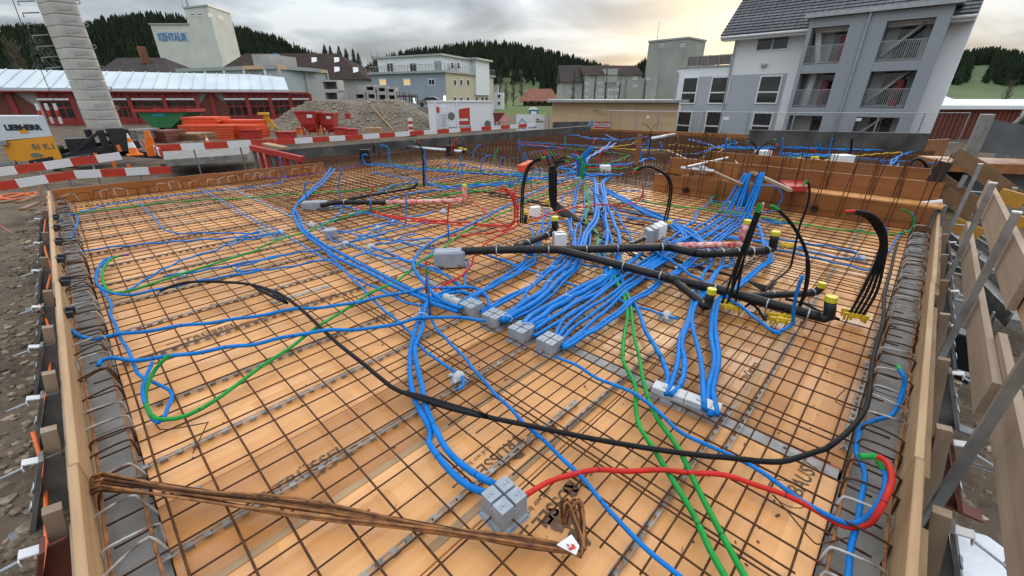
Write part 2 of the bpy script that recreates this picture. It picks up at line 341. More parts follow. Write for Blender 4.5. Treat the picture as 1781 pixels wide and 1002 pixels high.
def ground_mat():
    m = mat('ground', (.15, .113, .078), .9, spec=.2, c2=(.06, .045, .032), scale=1.6, bump=.9, bscale=14, detail=10); t = m.node_tree; n = t.nodes; l = t.links; b = n['Principled BSDF']
    src = b.inputs['Base Color'].links[0].from_socket
    v = n.new('ShaderNodeTexVoronoi'); v.inputs['Scale'].default_value = 16; tcn = n.new('ShaderNodeTexCoord'); l.new(tcn.outputs['Object'], v.inputs['Vector'])
    hs = n.new('ShaderNodeMix'); hs.data_type = 'RGBA'; hs.blend_type = 'MULTIPLY'; hs.inputs[0].default_value = .55; l.new(src, hs.inputs[6])
    rp = n.new('ShaderNodeValToRGB'); rp.color_ramp.elements[0].color = (.55, .52, .5, 1); rp.color_ramp.elements[1].color = (1.5, 1.45, 1.4, 1); l.new(v.outputs['Color'], rp.inputs[0]); l.new(rp.outputs[0], hs.inputs[7])
    le = n.new('ShaderNodeVectorMath'); le.operation = 'LENGTH'; l.new(tcn.outputs['Object'], le.inputs[0])
    mr = n.new('ShaderNodeMapRange'); mr.inputs[1].default_value = 62; mr.inputs[2].default_value = 75; l.new(le.outputs['Value'], mr.inputs[0])
    g = n.new('ShaderNodeMix'); g.data_type = 'RGBA'; l.new(mr.outputs[0], g.inputs[0]); l.new(hs.outputs[2], g.inputs[6]); g.inputs[7].default_value = (.085, .12, .03, 1); l.new(g.outputs[2], b.inputs['Base Color'])
    return m
tag(gm_.build('ground', ground_mat(), smooth=True), kind='structure')
# stones on the bank and beside the right edge
mat('stone', (.24, .195, .145), .9, spec=.2, c2=(.07, .055, .042), scale=9, bump=.3, bscale=20)
def stone_mat():
    t = MT['stone'].node_tree; n = t.nodes; l = t.links; b = n['Principled BSDF']; src = b.inputs['Base Color'].links[0].from_socket; g = n.new('ShaderNodeNewGeometry'); r_ = n.new('ShaderNodeValToRGB')
    for q, c_ in ((0, (.55, .5, .45, 1)), (.35, (1.0, .92, .82, 1)), (.7, (1.25, 1.2, 1.15, 1)), (.9, (2.1, 2.05, 1.95, 1))):
        e_ = r_.color_ramp.elements[0] if q == 0 else r_.color_ramp.elements.new(q); e_.position = q; e_.color = c_
    mx = n.new('ShaderNodeMix'); mx.data_type = 'RGBA'; mx.blend_type = 'MULTIPLY'; mx.inputs[0].default_value = 1; l.new(g.outputs['Random Per Island'], r_.inputs[0]); l.new(src, mx.inputs[6]); l.new(r_.outputs[0], mx.inputs[7]); l.new(mx.outputs[2], b.inputs['Base Color'])
stone_mat()
def stones(name, n, fn, smin, smax, label, pr=(1, .65)):
    ico = [(0,0,1)] + [(math.cos(a)*.89, math.sin(a)*.89, .45) for a in [k*2*math.pi/5 for k in range(5)]] + [(math.cos(a)*.89, math.sin(a)*.89, -.45) for a in [(k+.5)*2*math.pi/5 for k in range(5)]] + [(0,0,-1)]
    fc = [(0,1+k,1+(k+1)%5) for k in range(5)] + [(1+k,6+k,1+(k+1)%5) for k in range(5)] + [(1+(k+1)%5,6+k,6+(k+1)%5) for k in range(5)] + [(11,6+(k+1)%5,6+k) for k in range(5)]
    ico = np.array(ico); V = []; Fc = []
    for i in range(n):
        x, y, z = fn(); s = smin + (smax - smin) * random.random() ** 5
        q = ico * rng.uniform(.7, 1.25, (12, 3)) * np.array([s, s * random.uniform(.6, 1), s * random.uniform(.35, pr[1])])
        a = random.uniform(0, 6.28); c_, s_ = math.cos(a), math.sin(a)
        q = q @ np.array([[c_, s_, 0], [-s_, c_, 0], [0, 0, 1]]); V.append(q + np.array([x, y, z + s * .12])); Fc.append(np.array(fc) + 12 * i)
    m = MB(); m.v = np.concatenate(V).tolist(); m.f = np.concatenate(Fc).tolist(); m.fm = [0] * len(m.f)
    return tag(m.build(name, MT['stone'], smooth=False), label, 'gravel', kind='stuff')
def f_left():
    x = -.40 - 3.6 * random.random() ** 1.7; y = .2 + 10 * random.random() ** 1.5; return x, y, gh(x, y)
stones('gravel', 20000, f_left, .004, .038, 'loose grey and brown gravel on the bank left of the slab')
def f_right():
    x = .6 + 8 * random.random(); y = -.45 - 3 * random.random(); return x, y, gh(x, y)
stones('gravel', 2600, f_right, .008, .06, 'loose gravel on the ground below the right guard rail')
def f_far():
    x = random.uniform(-1, 5.2); y = random.uniform(10.1, 15); return x, y, gh(x, y)
stones('gravel', 1800, f_far, .02, .085, 'pale gravel behind the far left shuttering board')
# snow patches
mat('snow', (.82, .84, .87), .6, scale=4, var=.12, bump=.5, bscale=30)
for i, (x, y, a, b) in enumerate([(1.75, -.98, .55, .42), (2.9, -1.0, .5, .35), (3.4, -1.75, .9, .45), (5.0, -1.5, .6, .3)]):
    m = MB(); pts = []; nr, ns = 6, 22
    for r_ in range(nr + 1):
        for k in range(ns):
            t = 2 * math.pi * k / ns; rr = r_ / nr; q = 1 + .35 * mnoise.noise((math.cos(t) * 1.5 + i * 9, math.sin(t) * 1.5, 1.0))
            xx = x + a * rr * q * math.cos(t); yy = y + b * rr * q * math.sin(t)
            pts.append((xx, yy, gh(xx, yy) + .13 * (1 - rr ** 3) + .03 * mnoise.noise((xx * 4, yy * 4, 0)) - .02 * rr))
    m.poly(pts, [(r_*ns+k, r_*ns+(k+1) % ns, (r_+1)*ns+(k+1) % ns, (r_+1)*ns+k) for r_ in range(nr) for k in range(ns)])
    one('snow_patch', m, MT['snow'], ['dirty white snow patch beside the plank shuttering at lower right', 'snow patch between the wedge brackets on the right', 'larger snow patch beyond the leaning guard rail board', 'small snow patch under the stacked steel profiles'][i], 'snow', 'snow patches on the right ground', True, 'stuff')

# ---- hills with spruce woods
mat('hill', (.075, .11, .028), .9, c2=(.05, .075, .02), scale=.02)
mat('spruce', (.034, .048, .022), .9, spec=.1, c2=(.008, .015, .010), scale=.07, lo=.3, hi=.72)
mat('spruce_near', (.022, .04, .018), .85, c2=(.01, .018, .011), scale=.8)
mat('bark', (.07, .052, .04), .9, scale=3); mat('bare', (.13, .10, .075), .9, c2=(.085, .065, .05), scale=.5)
def conifer(n_l, n_s, seed, slim=.2):
    r = np.random.default_rng(seed); V = [(0, 0, 0)]; F = []; V = []
    def add(v, f): b = len(V); V.extend(v); F.extend([[i + b for i in q] for q in f])
    add([(.018*math.cos(k*2.09), .018*math.sin(k*2.09), 0) for k in range(3)] + [(0, 0, .5)], [(0,1,3),(1,2,3),(2,0,3)])
    for i in range(n_l):
        t = i / n_l; z0 = .1 + .9 * t; rad = slim * (1 - t) ** .85 * r.uniform(.8, 1.15) + .012; hh = .95 / n_l * 2.1
        tip = min(1.0, z0 + hh); a0 = r.uniform(0, 6.28)
        for k in range(n_s):
            a = a0 + k * 2 * math.pi / n_s + r.uniform(-.15, .15); rr = rad * r.uniform(.7, 1.2); d = .55 * math.pi / n_s * 1.6
            zz = z0 - rr * .35 * r.uniform(.5, 1.3)
            add([(0, 0, tip), (rr * .72 * math.cos(a - d), rr * .72 * math.sin(a - d), zz + .03), (rr * math.cos(a), rr * math.sin(a), zz), (rr * .72 * math.cos(a + d), rr * .72 * math.sin(a + d), zz + .03)], [(0,1,2),(0,2,3)])
    return np.array(V), F
CONI = [conifer(7, 7, s, sl) for s, sl in ((1, .19), (2, .15), (3, .22), (4, .17))]
def hill(name, sky, d0, d1, back, woods, tree, n, wlabel, zb=GZ, edge=0.0):
    """sky: skyline of the tree tops in the photograph; d0 foot, d1 crest distance"""
    X = [s[0] for s in sky]; Y = [s[1] for s in sky]
    def crest(x): p = gdepth(x, float(np.interp(x, X, Y)), d1); return p.z
    def pt(x, t):              # t 0 foot, 1 crest, 2 behind
        if t <= 1:
            d = d0 + (d1 - d0) * t; h = zb + (crest(x) - tree * .8 - zb) * (t * t * (3 - 2 * t) * .75 + .25 * t)
        else:
            d = d1 + back * (t - 1); h = crest(x) - tree * .8 - (t - 1) * 25
        p = gdepth(x, HOR, d); return Vector((p.x, p.y, h))
    g = MB(); nc = 90; ts = [0, .1, .2, .3, .4, .5, .6, .7, .8, .9, 1, 1.3, 2]
    for t in ts:
        for i in range(nc + 1): g.v.append(tuple(pt(X[0] + (X[-1] - X[0]) * i / nc, t)))
    g.f = [[j*(nc+1)+i, j*(nc+1)+i+1, (j+1)*(nc+1)+i+1, (j+1)*(nc+1)+i] for j in range(len(ts)-1) for i in range(nc)]; g.fm = [0]*len(g.f)
    tag(g.build('hill', MT['hill'], smooth=True), kind='structure')
    V = []; F = []; b = 0; k = 0; tries = 0
    while k < n and tries < n * 8:
        tries += 1
        x = random.uniform(X[0], X[-1]); t = random.random() ** .55 * 1.12
        if not woods(x, t): continue
        p = pt(x, t); s = tree * random.uniform(.65, 1.15) * (1.0 if t < .96 else .95); v, f = CONI[k % 4]
        a = random.uniform(0, 6.28); c_, s_ = math.cos(a), math.sin(a); q = np.stack([v[:,0]*c_-v[:,1]*s_, v[:,0]*s_+v[:,1]*c_, v[:,2]], 1) * s
        V.append(q + np.array([p.x, p.y, p.z - .4])); F += [[i + b for i in ff] for ff in f]; b += len(v); k += 1
    m = MB(); m.v = np.concatenate(V).tolist(); m.f = F; m.fm = [0]*len(F)
    tag(m.build('forest', MT['spruce']), wlabel, 'forest', kind='stuff')
hill('left', [(-260, 88), (0, 80), (20, 62), (60, 50), (100, 46), (170, 52), (200, 44), (230, 34), (262, 32), (300, 27), (330, 27), (400, 42), (450, 52), (500, 66), (545, 90), (600, 118), (660, 135)], 330, 640, 200,
     lambda x, t: not (x < 22) and not (t < .18), 18, 3900, 'dark spruce forest on the hill behind the silo')
hill('middle', [(560, 135), (640, 122), (690, 98), (740, 88), (790, 84), (830, 76), (880, 78), (940, 90), (1000, 104), (1045, 118), (1090, 128), (1115, 108), (1140, 100), (1200, 112), (1290, 130)], 300, 700, 200,
     lambda x, t: not (t < .3 and 860 < x < 940) and t > .16, 18.5, 4000, 'dark spruce forest on the hill beyond the apartment house')
hill('right', [(1560, 120), (1600, 104), (1640, 93), (1692, 86), (1740, 95), (1781, 100), (1900, 112), (2060, 130)], 330, 640, 200,
     lambda x, t: t > .36 and not (1668 < x < 1700 and t < .75), 18, 3000, 'dark wooded hillside at the far right edge')

# ---- trees that stand alone
def spruce_tree(x, ytop, dist, label, slim=.2, zb=GZ):
    top = gdepth(x, ytop, dist); t = thing('spruce_tree', label, 'tree', (top.x, top.y, zb), 'single spruces by the village')
    h = top.z - zb; v, f = conifer(13, 10, int(x), slim); m = MB(); m.poly([(p[0]*h+top.x, p[1]*h+top.y, p[2]*h+zb) for p in v[4:]], [[i-4 for i in q] for q in f[3:]]); m.build('crown', MT['spruce_near'], t)
    k = MB(); k.cyl((top.x, top.y, zb), (top.x, top.y, zb + h*.8), h*.012, .02, 6); k.build('trunk', MT['bark'], t)
for x, yt, d, lb in [(563, 76, 210, 'slim spruce at the gable end of the large brown roof'), (573, 78, 215, 'spruce just right of the brown roof ridge'), (588, 78, 190, 'tall spruce between the brown roof and the apartment house'),
                     (600, 83, 195, 'middle spruce of the row left of the apartment house'), (613, 84, 190, 'second spruce left of the apartment house'), (622, 90, 185, 'short spruce nearest the apartment house'),
                     (46, 48, 230, 'spruce with sparse top left of the crane counterweight'), (58, 46, 240, 'tall spruce standing behind the crane ladder')]:
    spruce_tree(x, yt, d, lb)
def bare_tree(x, ytop, dist, label, spread, nb, zb=GZ, group='bare winter trees', cat='tree', ylow=.12, width=1.0):
    top = gdepth(x, ytop, dist); h = top.z - zb; t = thing('bare_tree', label, cat, (top.x, top.y, zb), group); r = random.Random(int(x * 7))
    k = MB(); k.tube([(top.x, top.y, zb), (top.x+.01*h, top.y, zb+h*.5), (top.x, top.y, zb+h*.92)], [h*.022*width, h*.012*width, .015], 6); k.build('trunk', MT['bark'], t)
    m = MB()
    for i in range(nb):
        z0 = r.uniform(ylow, .88); a = r.uniform(0, 6.28); ln = h * spread * r.uniform(.5, 1.1) * (1.1 - z0 * .6); up = r.uniform(.5, 1.6) if spread > .15 else r.uniform(2, 4)
        p0 = Vector((top.x, top.y, zb + z0*h)); dv = Vector((math.cos(a), math.sin(a), up)).normalized(); p1 = p0 + dv*ln*.5; p2 = p1 + (dv + Vector((r.uniform(-.4,.4), r.uniform(-.4,.4), .5)))*ln*.35
        m.tube([p0, p1, p2], [h*.006, h*.0035, h*.0012], 3, False)
        for _ in range(5):
            q = p0.lerp(p2, r.uniform(.3, 1)); m.tube([q, q + Vector((r.uniform(-1,1), r.uniform(-1,1), r.uniform(.3,1.4)))*ln*.28], [h*.0028, h*.0008], 3, False)
    m.build('crown', MT['bare'], t)
bare_tree(1000, 112, 112, 'bare slim poplar at the left end of the grey mill', .16, 70); bare_tree(1017, 120, 110, 'bare poplar in front of the left mill corner', .13, 55)
bare_tree(1037, 124, 110, 'bare poplar between the left mill windows', .13, 60); bare_tree(1057, 113, 108, 'tallest bare poplar in front of the mill windows', .13, 70); bare_tree(1081, 122, 110, 'bare poplar beside the mill loading bay', .13, 60)
bare_tree(880, 140, 120, 'bare spreading tree right of the apartment house', .3, 80); bare_tree(893, 138, 150, 'brown bare tree before the green slope', .3, 80); bare_tree(907, 118, 260, 'tall bare tree under the middle forest', .25, 80)
bare_tree(868, 128, 170, 'bare tree at the corner of the apartment terrace', .28, 70); bare_tree(650, 92, 260, 'bare tree showing above the apartment house roof', .3, 70); bare_tree(10, 62, 160, 'bare tree at the left picture edge above the red hall', .28, 70)
bare_tree(1764, 138, 160, 'bare tree behind the white roofs at the right edge', .3, 80)

# ================================================================ buildings
mat('wallwhite', (.78, .79, .80), .7, scale=.6, var=.06); mat('wallgrey', (.285, .305, .33), .7, scale=.7, var=.06); mat('wallgrey_lt', (.40, .425, .45), .7, scale=.7, var=.08)
mat('wallblue', (.30, .34, .40), .7, scale=.5, var=.08); mat('wallcream', (.58, .50, .36), .7, scale=.5, var=.08)
mat('hallwood', (.60, .43, .25), .7, c2=(.50, .35, .19), scale=2, stretch=(.3, .3, 2)); mat('conc_old', (.45, .44, .415), .8, c2=(.33, .32, .30), scale=.35)
mat('silo', (.64, .63, .59), .8, c2=(.53, .52, .48), scale=.3); mat('silogrey', (.37, .36, .33), .8, c2=(.28, .27, .25), scale=.2)
mat('rooftile', (.115, .115, .12), .55, c2=(.07, .07, .075), scale=3, tint=.2); mat('roofbrown', (.06, .042, .034), .95, c2=(.04, .028, .023), scale=.6, spec=.1); mat('roofdark', (.075, .062, .06), .95, c2=(.05, .042, .04), scale=.5, spec=.1)
mat('roofred', (.24, .085, .045), .8, c2=(.17, .06, .035), scale=.5); mat('metalroof', (.56, .61, .62), .5, .1, c2=(.45, .51, .53), scale=.3); mat('metalgrey', (.42, .44, .45), .4, .5, scale=3)
mat('hallred', (.31, .028, .025), .5, scale=2, var=.2); mat('glass', (.02, .024, .028), .06, spec=.8, scale=2); mat('glass_rail', (.13, .115, .115), .15, c2=(.19, .14, .13), scale=.5)
mat('frame_white', (.74, .75, .76), .4, scale=5, var=.05); mat('rail', (.34, .35, .36), .4, .5, scale=5); mat('rustred', (.20, .05, .03), .7, c2=(.12, .03, .02), scale=.8, stretch=(3, 3, .3))
mat('orange_panel', (.72, .085, .02), .55, scale=3, var=.25); mat('dumpgreen', (.02, .16, .045), .5, scale=2); mat('skip_red', (.48, .035, .025), .45, scale=3, var=.3); mat('toilet', (.01, .26, .30), .4, scale=2); mat('signblue', (.10, .28, .60), .5, scale=4)
mat('orange', (.85, .19, .01), .5, scale=4); mat('cabin', (.78, .33, .02), .45, scale=2, var=.1); mat('cabwhite', (.62, .66, .68), .4, scale=2, var=.05); mat('black_paint', (.02, .022, .024), .45, scale=6); mat('cw', (.50, .48, .43), .75, c2=(.40, .38, .34), scale=1.4, bump=.15, tint=.05)
mat('lamp_glow', (.9, .8, .5), .4); MT['lamp_glow'].node_tree.nodes['Principled BSDF'].inputs['Emission Color'].default_value = (1, .8, .45, 1); MT['lamp_glow'].node_tree.nodes['Principled BSDF'].inputs['Emission Strength'].default_value = 2.2
mat('litwin', (.5, .38, .16), .3); MT['litwin'].node_tree.nodes['Principled BSDF'].inputs['Emission Color'].default_value = (1, .66, .22, 1); MT['litwin'].node_tree.nodes['Principled BSDF'].inputs['Emission Strength'].default_value = .35

class Fac:
    """a facade: u along it, n towards the viewer, z up"""
    def __init__(s, xl, dl, xr, dr, zb=GZ, shift=0.0, A=None, B=None):
        s.A = A.copy() if A is not None else gdepth(xl, HOR, dl); s.B = B.copy() if B is not None else gdepth(xr, HOR, dr); s.A.z = s.B.z = zb; s.zb = zb
        d = s.B - s.A; s.Lg = d.length; s.u = d.normalized(); s.n = Vector((s.u.y, -s.u.x, 0))
        if s.n.dot(CAM - s.A) < 0: s.n = -s.n
        if shift: s.A += s.n * shift; s.B += s.n * shift
    def uz(s, x, y): p = gplane(x, y, s.A, s.n); return (p - s.A).dot(s.u), p.z
    def rect(s, x0, y0, x1, y1):
        xm, ym = (x0+x1)/2, (y0+y1)/2; return s.uz(x0, ym)[0], s.uz(x1, ym)[0], s.uz(xm, y1)[1], s.uz(xm, y0)[1]
    def P(s, u, z, o=0.0): q = s.A + s.u * u + s.n * o; return Vector((q.x, q.y, z))
    def slab(s, m, u0, u1, z0, z1, o0, o1):      # box between two depths
        q = lambda u, z, o: s.P(u, z, o)
        return m.hexa([q(u0,z0,o0), q(u1,z0,o0), q(u1,z0,o1), q(u0,z0,o1), q(u0,z1,o0), q(u1,z1,o0), q(u1,z1,o1), q(u0,z1,o1)])
    def window(s, par, r, fr='frame_white', gl='glass', div=1, hdiv=0, w_=.07, o=.0, name='window'):
        u0, u1, z0, z1 = r; m = MB()
        for a in (u0, u1 - w_): s.slab(m, a, a + w_, z0, z1, o, o + .06)
        for a in (z0, z1 - w_): s.slab(m, u0 + w_, u1 - w_, a, a + w_, o, o + .06)
        for i in range(1, div): u = u0 + (u1-u0)*i/div; s.slab(m, u - w_*.35, u + w_*.35, z0 + w_, z1 - w_, o, o + .05)
        if hdiv: z = z0 + (z1-z0)*hdiv; s.slab(m, u0 + w_, u1 - w_, z - w_*.5, z + w_*.5, o, o + .055)
        wdw = m.build(name, MT[fr], par); g = MB(); s.slab(g, u0 + w_*.5, u1 - w_*.5, z0 + w_*.5, z1 - w_*.5, o, o + .02); p = MB()
        off = Vector(par.location); p = g; q = p.build('pane', MT[gl], None); q.data.transform(Matrix.Translation(-off)); q.parent = wdw
        return wdw
def start(f, name, label, cat='building', group=None): return thing(name, label, cat, (f.A.x, f.A.y, f.zb), group)
def part(par, name, mt, fn, smooth=False): m = MB(); fn(m); return m.build(name, MT[mt], par, smooth)
def subpart(par, name, mt, fn):
    off = Vector(par.location) + (Vector(par.parent.location) if par.parent else Vector((0,0,0))); m = MB(); fn(m); o = m.build(name, MT[mt], None); o.data.transform(Matrix.Translation(-off)); o.parent = par; return o

# ---- white and grey apartment house on the right
XH = Vector((36, 0, 0)); A = gplane(1161, 238, XH, Vector((1,0,0))); B = gplane(1588, 244, XH, Vector((1,0,0))); f = Fac(0,0,0,0, A=A, B=B)
H_ = start(f, 'apartment_house', 'white and grey three storey house with tiled roof and balcony tower, right')
uS = f.uz(1271, 120)[0]; uE = f.uz(1590, 242)[0] + .6; zPar = f.uz(1220, 117)[1]; zEav = f.uz(1330, 62)[1]; DEP = 11
part(H_, 'wall', 'wallwhite', lambda m: f.slab(m, uS, uE, GZ - 1, zEav + .4, -DEP, 0))
part(H_, 'wing_wall', 'wallwhite', lambda m: f.slab(m, 0, uS - .01, GZ - 1, zPar, -8, -.002))
part(H_, 'wing_coping', 'metalgrey', lambda m: f.slab(m, -.12, uS - .02, zPar, zPar + .08, -8.1, .1))
ug0, ug1, _, zg1 = f.rect(1180, 128, 1374, 236); _, _, _, zg0 = 0, 0, 0, GZ
part(H_, 'grey_panel', 'wallgrey_lt', lambda m: f.slab(m, f.uz(1186, 180)[0], uS - .16, GZ - .5, f.uz(1230, 133)[1], 0, .03))
part(H_, 'grey_panel', 'wallgrey_lt', lambda m: f.slab(m, uS + .1, f.uz(1357, 180)[0], GZ - .5, f.uz(1320, 129)[1], .0, .03))
for x0, y0, x1, y1 in [(1186,134,1213,181),(1235,133,1268,181),(1318,131,1357,181),(1177,193,1202,236),(1226,193,1256,238),(1307,195,1342,236)]:
    f.window(H_, f.rect(x0, y0, x1, y1), hdiv=.42, w_=.09, o=.03)
f.window(H_, f.rect(1316, 63, 1373, 88), div=2, w_=.08)
part(H_, 'wall_lamp', 'metalgrey', lambda m: f.slab(m, *f.rect(1325, 111, 1334, 116), 0, .18))
for x, z1 in ((1172, zPar), ):
    part(H_, 'downpipe', 'metalgrey', lambda m: m.tube([f.P(f.uz(x,180)[0], GZ, .1), f.P(f.uz(x,180)[0], z1 - .3, .1)], .06, 8))
ud = uS + .02
part(H_, 'downpipe', 'metalgrey', lambda m: m.tube([f.P(ud, GZ, .12), f.P(ud, zEav - .2, .12)], .06, 8))
# terrace glass on the wing
tg = MB(); zt = f.uz(1220, 97)[1]
part(H_, 'terrace_glass', 'glass_rail', lambda m: f.slab(m, .5, uS - .3, zPar + .15, zt, -.6, -.57))
def tposts(m):
    for i in range(5): u = .5 + (uS - .8) * i / 4; f.slab(m, u - .03, u + .03, zPar, zt + .06, -.56, -.5)
    f.slab(m, .45, uS - .25, zt + .01, zt + .05, -.62, -.55)
part(H_, 'terrace_rail', 'rail', tposts)
# roof: main slope towards the viewer, ridge parallel to the facade
zr = zEav + 5.2; o0 = .9; g_ = Fac(0,0,0,0, A=A, B=B, shift=o0); ol, orr = g_.uz(1254, 66)[0] - uS, g_.uz(1692, 46)[0] - uE; zEav = g_.uz(1254, 66)[1] + .1
def roofm(m):
    e0, e1 = f.P(uS + ol, zEav - .15, o0), f.P(uE + orr, zEav - .15, o0); r0, r1 = f.P(uS + ol, zr, -DEP/2), f.P(uE + orr, zr, -DEP/2); b0, b1 = f.P(uS + ol, zEav - .15, -DEP - o0), f.P(uE + orr, zEav - .15, -DEP - o0)
    up = Vector((0, 0, .22))
    m.hexa([e0, e1, r1, r0, e0+up, e1+up, r1+up, r0+up]); m.hexa([r0, r1, b1, b0, r0+up, r1+up, b1+up, b0+up])
rf = part(H_, 'roof', 'rooftile', roofm)
def gable(m):
    for u in (uS + .02, uE - .3): m.prism([f.P(u, zEav + .3, -.05), f.P(u, zEav + .3, -DEP + .05), f.P(u, zr - .12, -DEP/2)], f.u * .28)
part(H_, 'gable_wall', 'wallwhite', gable)
# tiles: rows of courses proud of the roof
e0, r0 = f.P(uS + ol, zEav - .15, o0), f.P(uS + ol, zr, -DEP/2); sl = (r0 - e0); ncr = 26; upn = f.u.cross(sl).normalized(); upn = upn if upn.z > 0 else -upn
tw = uE + orr - uS - ol
for i in range(ncr):
    def crs(m):
        a = e0 + sl * (i / ncr); b = e0 + sl * ((i + 1.15) / ncr); nsg = 34; b0 = len(m.v)
        for k in range(nsg):
            u0 = f.u * (tw * k / nsg); u1 = f.u * (tw * (k + .94) / nsg); h0 = upn * (.22 + .07); h1 = upn * .225
            m.hexa([a+u0+upn*.19, a+u1+upn*.19, b+u1+upn*.19, b+u0+upn*.19, a+u0+h0, a+u1+h0, b+u1+h1, b+u0+h1])
    subpart(rf, 'tile_course', 'rooftile', crs)
part(H_, 'gutter', 'frame_white', lambda m: m.tube([f.P(uS + ol, zEav - .1, o0 + .08), f.P(uE + orr, zEav - .1, o0 + .08)], .09, 8))
def soff(m): f.slab(m, uS + ol, uE + orr, zEav - .3, zEav - .16, .02, o0 - .02)
part(H_, 'soffit', 'frame_white', soff)
# balcony tower
PRJ = 1.7; g = Fac(0,0,0,0, A=A, B=B, shift=PRJ)
uL = g.uz(1359, 230)[0]; l1 = g.uz(1426, 220)[0]; r0_ = g.uz(1484, 220)[0]; r1_ = g.uz(1556, 220)[0]; uR = g.uz(1576, 238)[0]
zt0 = g.uz(1430, 30)[1]; lev = [GZ, g.uz(1410, 186)[1], g.uz(1425, 111)[1], zt0]
def tower(m):
    th = .22
    g.slab(m, l1, r0_, GZ - .5, zt0, -PRJ, 0); g.slab(m, uL, uL + th, GZ - .5, zt0, -PRJ + .02, 0); g.slab(m, r1_ + .1, uR, GZ - .5, zt0, -PRJ + .02, 0)
    for z in lev[1:]:
        for a, b in ((uL + th, l1), (r0_, r1_ + .1)): g.slab(m, a, b, z - .52, z - .02, -PRJ + .02, -.02)
part(H_, 'balcony_tower', 'wallgrey', tower)
part(H_, 'tower_roof', 'metalgrey', lambda m: g.slab(m, uL - .25, uR + .3, zt0, zt0 + .2, -PRJ - 1, .25))
part(H_, 'downpipe', 'metalgrey', lambda m: m.tube([g.P((l1+r0_)/2, GZ, .08), g.P((l1+r0_)/2, zt0, .08)], .06, 8))
def rails(u0, u1, z):
    def fn(m):
        nb = 22
        for i in range(nb + 1): u = u0 + (u1-u0)*i/nb; g.slab(m, u - .012, u + .012, z, z + .98, -.14, -.11)
        g.slab(m, u0, u1, z + .98, z + 1.02, -.15, -.1); g.slab(m, u0, u1, z + .04, z + .08, -.15, -.1)
    part(H_, 'balcony_rail', 'rail', fn)
for z in lev[1:3]: rails(uL + .22, l1, z); rails(r0_, r1_ + .1, z)
for z in lev[:3]:
    f.window(H_, (r0_ + .5, r1_ - .2, z + .1, z + 2.1), div=2, w_=.06, o=.01); f.window(H_, (uL + 1.2, l1 - .1, z + .1, z + 2.1), w_=.06, o=.01)
    part(H_, 'stair_flight', 'conc_old', lambda m: m.beam(g.P(r0_ + .1, z + .3, -1.2), g.P(r1_, z + 2.2, -1.2), .9, .14))
for i, (u, z) in enumerate([(uL + .9, lev[2]), (uL + .7, lev[1])]):
    p = MB(); p.beam(g.P(u, z + .05, -.8), g.P(u + (-.5 if i == 0 else .1), z + 2.1, -.9), .28, .28); one('wrapped_sunshade', p, MT['white'], ['folded white sunshade leaning on the top balcony', 'white furled sunshade on the middle balcony'][i], 'sunshade')
mat('cloth', (.05, .05, .06), .8, c2=(.25, .03, .03), scale=3, lo=.5, hi=.55)
for i, (u, z) in enumerate([(uL + 1.9, lev[2]), (r1_ - .5, lev[1]), (l1 - .5, lev[1])]):
    p = MB(); p.tube(cr([g.P(u, z, -.7), g.P(u, z + .5, -.7), g.P(u + .05, z + 1.2, -.75), g.P(u, z + 1.5, -.7)], .2), [.16, .2, .24, .26, .24, .22, .2, .16, .12, .1][:len(cr([g.P(u, z, -.7), g.P(u, z + .5, -.7), g.P(u + .05, z + 1.2, -.75), g.P(u, z + 1.5, -.7)], .2))] if False else .2, 8)
    one('covered_furniture', p, MT['cloth'], ['dark covered bundle on the top left balcony', 'dark bundle on the middle right balcony', 'narrow dark bundle beside the middle balcony door'][i], 'furniture')

# ---- wooden hall in the middle
A = gz(958, 238, GZ); B = gz(1172, 240, GZ); f = Fac(0,0,0,0, A=A, B=B); t = start(f, 'wooden_hall', 'low hall clad in pale plywood with flat grey roof')
zt = f.uz(1060, 178)[1]
nb = 9
for i in range(nb):
    part(t, 'cladding_panel', 'hallwood', lambda m: f.slab(m, f.Lg*i/nb + .006, f.Lg*(i+1)/nb - .006, GZ - .5, zt, -.1, 0))
part(t, 'wall', 'hallwood', lambda m: f.slab(m, 0.01, f.Lg - .01, GZ - .5, zt - .02, -6, -.11))
part(t, 'roof', 'metalgrey', lambda m: f.slab(m, -.35, f.Lg + .5, zt, zt + .16, -6.4, .45))
s = f.rect(1034, 212, 1064, 224)
sg = one('red_sign', (lambda m: f.slab(m, *s, .02, .05))(MB()), MT['skip_red'], 'red builder sign with white lettering on the wooden hall', 'sign')
cen = f.P((s[0]+s[1])/2, (s[2]+s[3])/2, .055); text('lettering', 'TRÜSSEL', .34, MT['white'], frame(cen, f.u, (0,0,1)), sg, .004, .006)
s = f.rect(1026, 210, 1031, 219); one('blue_sign', (lambda m: f.slab(m, *s, .02, .05))(MB()), MT['signblue'], 'small pale blue notice left of the red sign', 'sign')

